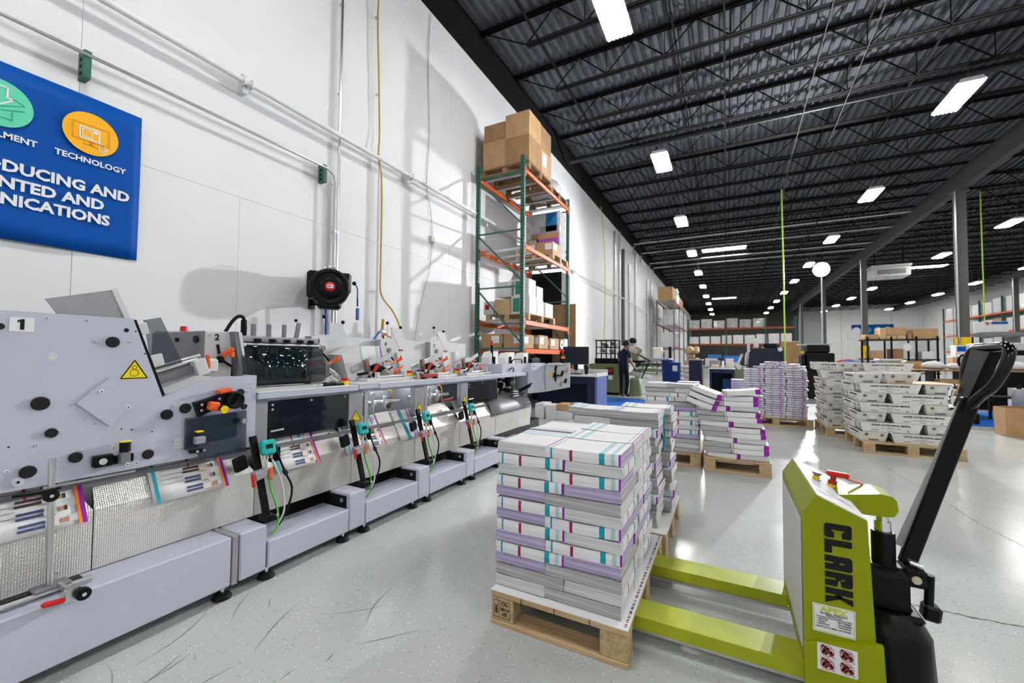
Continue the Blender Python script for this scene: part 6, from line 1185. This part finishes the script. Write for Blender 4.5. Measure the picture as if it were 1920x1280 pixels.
b = B('bin_blue', (0, 11.8, .27)); b.box(-.10, .11, 11.6, 12.0, .27, .68, .02); b.ob('storage_tub', None, 'blue tub inside the navy tool cart', 'tub')
b = B('cloth_white', (.03, 11.52, .27)); b.ball((.03, 11.52, .36), .09, (1, .7, .9)); b.ob('rag', None, 'white rag in front of the blue tub in the cart', 'rag')
for x0, x1, y0, y1, z0, z1, m, lb, nm_ in ((-.36, -.18, 11.7, 11.9, .936, 1.02, 'beige_roll', 'tan wooden block on top of the tool cart', 'wood_block'), (-.40, -.14, 12.0, 12.1, .936, 1.13, 'paint_grey_mid', 'grey tray standing on the tool cart', 'tray'), (-.11, -.05, 11.6, 11.7, .936, 1.12, 'paper', 'white spray bottle on the tool cart', 'spray_bottle'), (-.02, .12, 11.7, 12.0, .936, 1.10, 'beige', 'beige jug on the tool cart', 'jug'), (-.02, .16, 12.02, 12.15, 1.0, 1.18, 'box_white', 'white box at the back of the tool cart', 'white_box')):
    b = B(m, ((x0+x1)/2, (y0+y1)/2, z0)); b.box(x0, x1, y0, y1, z0 if z0 < .95 else .936, z1, .015); b.ob(nm_, None, lb, 'container' if 'block' not in nm_ else 'block')
b = B('brown_wrap', (-1.25, 16.2, 1.0))
for k in range(9): b.ball((-1.30+random.random()*.4, 16.1+random.random()*.3, 1.10+random.random()*.42), .10+random.random()*.06, (1, .8, .8), 9, 6)
b.box(-1.35, -1.0, 16.1, 16.4, 0, 1.08); b.ob('wrapped_bundle', None, 'heap of crumpled brown packing paper behind the navy cabinet', 'packing paper')
for x0, x1, z0, z1, y0, m, lb in ((-.62, -.18, 1.18, 1.30, 17, 'crate_blue', 'blue crate on the rear bench, left'), (-.10, .42, 1.05, 1.26, 16.5, 'crate_blue', 'blue crate on the rear bench, right'), (-.70, -.30, .901, 1.17, 16.8, 'box_white', 'white carton below the left blue crate'), (0, .36, .901, 1.04, 16.2, 'beige', 'beige carton below the right blue crate')): carton(x0, x1, y0, y0+.5, z0, z1, lb, m, tape=False, name='crate')
b = B('paint_grey_dark', (-.1, 16.8, 0)); b.box(-.9, .6, 16.0, 17.6, .82, .90, .01); b.box(-.85, -.8, 16.1, 17.5, 0, .82); b.box(.5, .55, 16.1, 17.5, 0, .82); b.ob('rear_bench', None, 'grey bench carrying the blue crates', 'bench')
t = thing('floor_fan', 'dark round machine with a white lid right of the tool cart', 'machine', (.33, 13.0, 0)); B('machine_green').cyl((.35, 12.8, .75), (.35, 13.2, .75), .22, n=22).ob('drum', t); B('black').box(.15, .55, 12.9, 13.2, 0, .6, .03).ob('base', t); B('paint_light').cyl((.30, 12.78, .95), (.30, 12.9, .95), .07, n=16).ob('cap', t); B('beige').bar((.25, 13, .95), (.38, 13, 1.30), .08, .06).ob('lever', t)
# ---- dark press, brown board, black printer
t = thing('printing_press', 'dark navy press with a grey head above the lavender stack', 'machine', (1.0, 14.3, 0)); B('navy_black').prism([(.55, .9), (.62, 1.45), (1.45, 1.50), (1.45, .9)], 'y', 14.0, 15.0).ob('body', t); B('black').box(.5, 1.45, 14.0, 15.0, 0, .9, .02).ob('base', t); B('black').box(.95, 1.30, 14.1, 14.8, 1.5, 1.62, .02).ob('cover', t); B('paint_light').box(.72, .84, 14.1, 14.3, 1.48, 1.78, .02).ob('head', t)
for x in (.66, .90): B('orange').box(x, x+.07, 13.99, 14.01, 1.48, 1.52).ob('orange_clip', t)
B('paint_light').cyl((1.36, 13.99, 1.45), (1.36, 14.0, 1.45), .06, n=14).ob('dial', t); B('zinc').tube([(.5, 14, 1.0), (.52, 14, 1.3), (.62, 14, 1.42)], .03).ob('pipe', t); B('zinc').box(.55, .62, 14.2, 14.3, .9, 1.65).ob('stay', t)
b = B('cardboard_dark', (2.0, 17.2, 0)); b.box(1.70, 2.22, 17.0, 17.5, 0, 1.78, .01); b.ob('tall_carton', None, 'tall brown cardboard carton standing by the yellow-green air line', 'carton')
t = thing('office_printer', 'large black office printer on a stand with pale paper drawers', 'printer', (2.4, 15.4, 0)); B('black').box(2.05, 2.80, 15.0, 15.7, .85, 1.36, .03).ob('body', t); B('black').box(2.15, 2.70, 15.05, 15.7, 1.36, 1.60, .04).ob('scanner', t); B('black').box(2.0, 2.15, 15.0, 15.6, .85, 1.30, .02).ob('side_unit', t); B('black').box(2.05, 2.8, 15.05, 15.7, 0, .85, .01).ob('cabinet', t)
for k in range(3): B('beige').box(2.2+.15*k, 2.33+.15*k, 14.985, 15.0, .90, 1.10, .005).ob('paper_drawer', t)
b = B('mint', (2.3, 15.3, 1.60)); b.box(1.95, 2.75, 15.1, 15.6, 1.602, 1.63, .004); b.ob('plastic_sheet', None, 'pale green sheet lying on the black printer', 'sheet')
# ---- right-hand shelving with cartons
t = thing('shelving_unit', 'long black shelving unit piled with brown cartons', 'shelf', (4.5, 16.3, 0))
for x in (3.78, 4.33, 4.88, 5.33):
    for y in (16.0, 16.6): B('black').bar((x, y, 0), (x, y, 1.86), .04, .04).ob('post', t)
for z in (.35, .80, 1.20, 1.78): B('black').box(3.7, 5.38, 15.98, 16.62, z-.03, z).ob('shelf', t)
for i, (x0, x1, z0, z1, m, lb) in enumerate(((3.72, 4.05, 1.78, 1.93, 'cardboard', 'low brown carton at the left end of the black shelf top'), (4.08, 4.22, 1.78, 2.12, 'cardboard_light', 'tall narrow carton on the black shelf top'), (4.22, 4.68, 1.90, 2.13, 'cardboard', 'wide brown carton stacked on the black shelf top'), (4.23, 4.45, 1.78, 1.895, 'cardboard_light', 'small carton beneath the wide one on the shelf top'), (4.46, 4.66, 1.78, 1.895, 'cardboard_light', 'second small carton beneath the wide one on the shelf top'), (4.70, 4.80, 1.78, 1.95, 'cardboard_dark', 'dark carton between the wide and the square one'), (4.82, 5.36, 1.78, 2.08, 'cardboard', 'square tan carton at the right end of the black shelf top'), (3.85, 4.15, 1.20, 1.45, 'cardboard', 'carton on the middle shelf, left'), (4.36, 4.60, 1.20, 1.50, 'cardboard_dark', 'dark carton on the middle shelf'), (5.0, 5.3, 1.20, 1.42, 'paper', 'pale carton on the middle shelf, right'), (4.0, 4.3, .80, 1.0, 'beige', 'beige carton on the lower shelf'), (4.45, 4.85, .80, 1.14, 'black', 'black box on the lower shelf'), (3.74, 4.1, .80, .93, 'cardboard_light', 'shallow tan tray on the lower shelf, left end'))):
    carton(x0, x1, 16.02, 16.55, z0+.001, z1, lb, m, tape='square' in lb)
t = thing('wall_clock', 'round white disc hanging in the black shelving unit', 'disc', (4.67, 15.95, 1.45)); B('paint_light').cyl((4.67, 15.94, 1.55), (4.67, 15.97, 1.55), .12, n=22).ob('face', t); B('paper').cyl((4.67, 15.935, 1.55), (4.67, 15.94, 1.55), .095, n=22).ob('inner_face', t)
t = thing('storage_tub', 'grey-green storage tub with a white lid behind the mail trays', 'tub', (3.72, 13.6, 0)); B('sage').box(3.42, 3.85, 13.5, 13.9, .95, 1.15, .02).ob('tub', t); B('box_white').box(3.40, 3.87, 13.48, 13.92, 1.15, 1.20, .01).ob('lid', t); B('black').box(3.45, 4.5, 13.4, 14.0, .90, .945, .005).box(3.5, 3.54, 13.45, 13.95, 0, .9).box(4.4, 4.44, 13.45, 13.95, 0, .9).ob('trolley', t)
b = B('black', (4.2, 13.6, .95)); b.box(3.92, 4.45, 13.5, 13.95, .946, 1.17, .03); b.ob('storage_tub', None, 'black storage tub beside the grey-green one', 'tub')
carton(2.65, 3.3, 12.45, 12.85, 0, .978, 'tall plain carton supporting the tan cardboard tray', 'cardboard', tape=False)
b = B('cardboard_light', (2.9, 12.5, .979)); b.box(2.6, 3.35, 12.4, 12.9, .979, 1.04, .004); b.ob('cardboard_tray', None, 'shallow tan cardboard tray behind the mail trays', 'tray')
t = thing('long_table', 'long brown-edged table with black legs and white sacks', 'table', (4.9, 12.1, 0)); B('cardboard_dark').box(3.55, 6.6, 11.8, 12.6, .955, .985, .004).ob('table_top', t)
for x in (3.65, 4.7, 5.7, 6.5):
    for y in (11.86, 12.52): B('black').bar((x, y, 0), (x, y, .955), .04, .04).ob('leg', t)
B('black').box(3.6, 6.5, 11.9, 12.5, .42, .45).ob('lower_shelf', t)
for i, (x, s_, lb) in enumerate(((3.95, .15, 'white sack slumped on the long table, left'), (4.30, .12, 'white sack beside the left one on the long table'), (4.78, .14, 'white sack on the long table behind the pump handle'), (5.15, .16, 'large white sack at the right of the long table'))):
    b = B('cloth_white', (x, 12.1, .985)); b.ball((x, 12.1, .985+s_*.55), s_, (1.3, 1, .6)); b.ball((x+.1, 12.15, .985+s_*.4), s_*.8, (1.2, 1, .55)); b.ob('white_sack', None, lb, 'sack')
for x0, x1, z0, z1, y0, m, lb in ((4.0, 4.55, .455, .78, 11.95, 'cardboard', 'brown carton on the lower shelf of the long table'), (3.55, 3.85, .99, 1.15, 12.3, 'cardboard', 'small brown carton at the left end of the long table'), (4.35, 4.9, .985, 1.25, 12.35, 'cardboard', 'brown carton behind the white sacks'), (4.42, 4.75, 1.26, 1.50, 12.4, 'box_white', 'white carton with a blue band on top of a brown one')):
    c_ = carton(x0, x1, y0, y0+.25, z0, z1, lb, m, tape=False)
    if 'band' in lb: B('banner_blue').box(x0+.02, x0+.16, y0-.002, y0, z1-.13, z1-.02).ob('blue_band', c_)
t = thing('step_stool', 'small lime green folding step stool on the cardboard', 'stool', (2.75, 9.6, 0)); B('lime').box(2.62, 2.86, 9.5, 9.75, .74, .77, .005).ob('step', t)
for x in (2.66, 2.82): B('lime').bar((x, 9.52, 0), (x, 9.58, .74), .025, .025).bar((x, 9.78, 0), (x, 9.70, .74), .025, .025).ob('leg', t)
carton(2.30, 2.62, 9.3, 9.8, 0, .82, 'tall brown carton beside the lime step stool', 'cardboard', tape=False)
t = thing('equipment_case', 'light grey equipment case on the floor under the long table', 'case', (5.8, 13.1, 0)); B('paint_light').box(5.55, 6.0, 14.0-1.1, 14.4-1.1, .16, .58, .01).ob('body', t); B('black').box(5.90, 6.0, 12.89, 12.9, .24, .32).box(5.90, 6.0, 12.89, 12.9, .40, .48).ob('latch', t); B('paint_grey_dark').box(5.6, 5.95, 12.95, 13.25, 0, .16).ob('stand', t)
t = thing('gas_bottle', 'blue-grey metal canister beside the equipment case', 'canister', (5.0, 11.6, 0)); B('paint_grey_mid').lathe([(0, 0), (.09, 0), (.10, .5), (.08, .60), (.04, .64), (0, .64)], (5.0, 11.6, 0), 18).ob('body', t); B('black').cyl((5.0, 11.6, .64), (5.0, 11.6, .72), .03, n=10).ob('valve', t)
t = thing('cardboard_bin', 'octagonal open brown cardboard bin at the right edge', 'bin', (4.25, 9.45, 0))
pts = [(4.25+.42*math.cos(R(22.5+45*k)), 9.5+.42*math.sin(R(22.5+45*k))) for k in range(8)]; b = B('cardboard'); n = 8
b.add([(x*.97+.127, y*.97+.285, .0) for x, y in pts]+[(x, y, .44) for x, y in pts], [(i, (i+1) % n, n+(i+1) % n, n+i) for i in range(n)]+[tuple(range(n))]); b.add([(x*.965+.15, y*.965+.33, .44) for x, y in pts]+[(x, y, .44) for x, y in pts], [(i, (i+1) % n, n+(i+1) % n, n+i) for i in range(n)]); b.ob('wall', t); B('paper_grey').box(4.0, 4.5, 9.25, 9.75, .02, .18).ob('contents', t)
t = thing('hanging_sign', 'white shelf sign with a blue stripe above the right-hand machines', 'sign', (6.4, 16, 0)); B('box_white').box(6.27, 6.74, 16.0, 16.5, 1.95, 2.24, .01).ob('board', t); B('banner_blue').box(6.42, 6.73, 15.99, 16.0, 2.17, 2.23).ob('stripe', t); B('red').prism([(6.29, 2.22), (6.39, 2.22), (6.34, 2.14)], 'y', 15.99, 16.0).ob('emblem', t); B('paint_grey_dark').box(6.3, 7.6, 16.0, 16.6, 1.84, 1.95, .01).box(7.4, 7.5, 16.1, 16.5, 0, 1.82).box(6.9, 7.0, 16.1, 16.5, 0, 1.82).ob('frame', t)
t = thing('sorting_machine', 'beige and grey sorting machine behind the pump handle', 'machine', (6.2, 14.6, 0)); B('paint_light').box(5.45, 6.4, 14.0, 14.8, 1.42, 1.60, .02).ob('upper_deck', t); B('black').box(5.3, 6.6, 14.05, 14.8, 1.30, 1.42, .01).ob('belt', t); B('paint_light').box(5.1, 6.5, 14.0, 14.85, 1.05, 1.30, .02).ob('deck', t); B('black').box(5.2, 6.8, 14.1, 14.8, 0, 1.05).ob('base', t)
b = B('cardboard_dark', (6.9, 13.6, 0)); b.box(6.5, 7.3, 13.3, 14.0, 1.2, 1.6, .01); b.box(6.55, 7.25, 13.35, 13.95, 0, 1.2); b.ob('brown_cabinet', None, 'brown box cabinet at the right edge', 'cabinet')
t = thing('parked_pump_handle', 'upright black handle of a parked hand truck before the long table', 'hand truck', (3.95, 10.9, 0)); B('black').tube([(4.0, 10.9, 1.0), (3.92, 10.9, 1.12), (3.94, 10.9, 1.26), (4.06, 10.9, 1.27), (4.10, 10.9, 1.12), (4.0, 10.9, 1.0), (4.0, 10.9, .2)], .022).ob('handle', t); B('black').box(3.85, 4.15, 10.8, 11.0, 0, .2, .02).ob('base', t)
# items on the far right floor behind the columns
for i, (x, y, z, s_, m, lb) in enumerate(((5.3, 26, 1.0, .35, 'red_cloth', 'red cloth heap on the far bench'), (5.0, 24, .95, .30, 'crate_blue', 'blue bag heap on the far bench'), (6.0, 27, 1.1, .40, 'paint_grey_mid', 'grey covered machine on the far bench'), (6.8, 28, 1.0, .25, 'bin_blue', 'blue bucket on the far bench'))):
    b = B(m, (x, y, .82)); b.ball((x, y, .82+s_*.45), s_, (1.3, 1, .5), 10, 6); b.ball((x+.3*s_, y, .82+s_*.6), s_*.6, (1, 1, .7), 10, 6); b.ob('far_heap', None, lb, 'heap')
b = B('paint_grey_dark', (5.9, 26, 0)); b.box(4.5, 7.3, 23.5, 28.5, .76, .82, .01)
for x in (4.6, 7.2):
    for y in (23.6, 28.4): b.box(x-.04, x+.04, y-.04, y+.04, 0, .76)
b.ob('far_bench', None, 'long grey bench far behind the mail trays', 'bench')
t = thing('whiteboard', 'blank white board fixed on the second grey column', 'board', (7.0, 31, 2.4)); B('box_white').box(6.72, 7.35, 32.48, 32.53, 2.4, 3.0, .005).ob('panel', t); B('aluminium').box(6.70, 7.37, 32.53, 32.555, 2.38, 3.02).ob('frame', t)
# ================================================================== THE WORKER
def person():
    t = thing('person', 'person in navy shirt and dark trousers, head bowed, working at the green machine', 'person', (-2.72, 12.45, 0))
    J = {'pel': (0, 0, .92, .135, .105), 'sp1': (.0, .01, 1.08, .135, .10), 'ch': (.005, .02, 1.26, .155, .11), 'nk': (.02, .03, 1.43, .055, .055), 'hd0': (.045, .06, 1.50, .062, .065), 'hd1': (.07, .085, 1.585, .078, .092), 'hd2': (.075, .09, 1.65, .062, .075),
         'lh': (-.09, 0, .86, .092, .09), 'lk': (-.10, .03, .48, .062, .062), 'la': (-.10, .0, .09, .045, .048), 'lt': (-.09, .13, .035, .04, .03), 'rh': (.09, 0, .86, .092, .09), 'rk': (.10, .05, .48, .062, .062), 'ra': (.09, .01, .09, .045, .048), 'rt': (.11, .14, .035, .04, .03),
         'ls': (-.17, .02, 1.36, .06, .06), 'le': (-.22, .06, 1.10, .045, .045), 'lw': (-.14, .26, .98, .030, .028), 'lp': (-.10, .32, .96, .036, .020), 'rs': (.18, .02, 1.36, .06, .06), 're': (.25, -.01, 1.10, .047, .047), 'rw': (.29, .13, .90, .032, .028), 'rp': (.30, .18, .85, .038, .020)}
    E = [('pel', 'sp1'), ('sp1', 'ch'), ('ch', 'nk'), ('nk', 'hd0'), ('hd0', 'hd1'), ('hd1', 'hd2'), ('pel', 'lh'), ('lh', 'lk'), ('lk', 'la'), ('la', 'lt'), ('pel', 'rh'), ('rh', 'rk'), ('rk', 'ra'), ('ra', 'rt'), ('ch', 'ls'), ('ls', 'le'), ('le', 'lw'), ('lw', 'lp'), ('ch', 'rs'), ('rs', 're'), ('re', 'rw'), ('rw', 'rp')]
    for s_, h in (('l', 'lp'), ('r', 'rp')):
        p = Vector(J[h][:3])
        for k in range(4):
            u = (k-1.5)*.017; a, b_ = '%sf%d' % (s_, k), '%sg%d' % (s_, k); ln = (.038, .046, .044, .034)[k]
            J[a] = (p.x+u, p.y+.035, p.z-.02, .009, .009); J[b_] = (p.x+u, p.y+.035+ln*.6, p.z-.02-ln*.8, .008, .008); E += [(h, a), (a, b_)]
        a = '%sth' % s_; J[a] = (p.x-.035 if s_ == 'r' else p.x+.035, p.y+.01, p.z-.03, .010, .010); E.append((h, a))
    ks = list(J); me = bpy.data.meshes.new('body'); me.from_pydata([J[k][:3] for k in ks], [(ks.index(a), ks.index(b_)) for a, b_ in E], [])
    o = bpy.data.objects.new('body', me); COL.objects.link(o)
    sk = o.modifiers.new('skin', 'SKIN'); sk.use_smooth_shade = True
    for i, k in enumerate(ks): v = me.skin_vertices[0].data[i]; v.radius = J[k][3:5]; v.use_root = (k == 'pel')
    sb = o.modifiers.new('sub', 'SUBSURF'); sb.levels = 2; sb.render_levels = 2
    dg = bpy.context.evaluated_depsgraph_get(); m2 = bpy.data.meshes.new_from_object(o.evaluated_get(dg)); bpy.data.objects.remove(o)
    m2.materials.clear()
    for m in ('shirt_navy', 'trousers_navy', 'skin', 'shoe'): m2.materials.append(MT[m])
    for p in m2.polygons:
        c = p.center; k = 0
        if c.z < .095: k = 3
        elif c.z < .97 and abs(c.x) < .21 and c.y < .16: k = 1
        if c.z > 1.435: k = 2
        if abs(c.x) > .19 and c.z < 1.17: k = 2
        if c.y > .16 and .7 < c.z < 1.12: k = 2
        p.material_index = k; p.use_smooth = True
    bo = link('body', m2, t); 
    hb_ = B('hair'); hb_.ball((.072, .072, 1.625), .098, (.93, 1.05, .95)); vs = hb_.v
    hb_ = B('hair'); c = Vector((.068, .066, 1.60)); nn = 14
    rows = []
    for j in range(6):
        ph = j/5*R(112); rows.append([c+Vector((.102*math.sin(ph)*math.cos(2*math.pi*i/nn), .118*math.sin(ph)*math.sin(2*math.pi*i/nn)-.02*math.sin(ph), .108*math.cos(ph)+(.05*max(0, math.sin(2*math.pi*i/nn)) if j > 3 else 0)-(.04*max(0, -math.sin(2*math.pi*i/nn)) if j > 3 else 0))) for i in range(nn+1)])
    hb_.sheet(rows); hair = link('hair', hb_.mesh('hair'), t)
    f = B('skin'); f.ball((.098, .178, 1.565), .016, (.8, 1.1, 1.4), 8, 6); f.ball((.165-.008, .08, 1.575), .022, (.45, .8, 1.2), 8, 6); f.ball((-.015, .08, 1.575), .022, (.45, .8, 1.2), 8, 6); f.m('hair'); f.ball((.062, .172, 1.59), .008, n=6, k=4); f.ball((.122, .168, 1.59), .008, n=6, k=4); f.m('red_dark').box(.075, .115, .165, .172, 1.525, 1.533); link('face', f.mesh('face'), t)
    t.rotation_euler = (0, 0, R(-28))
person()
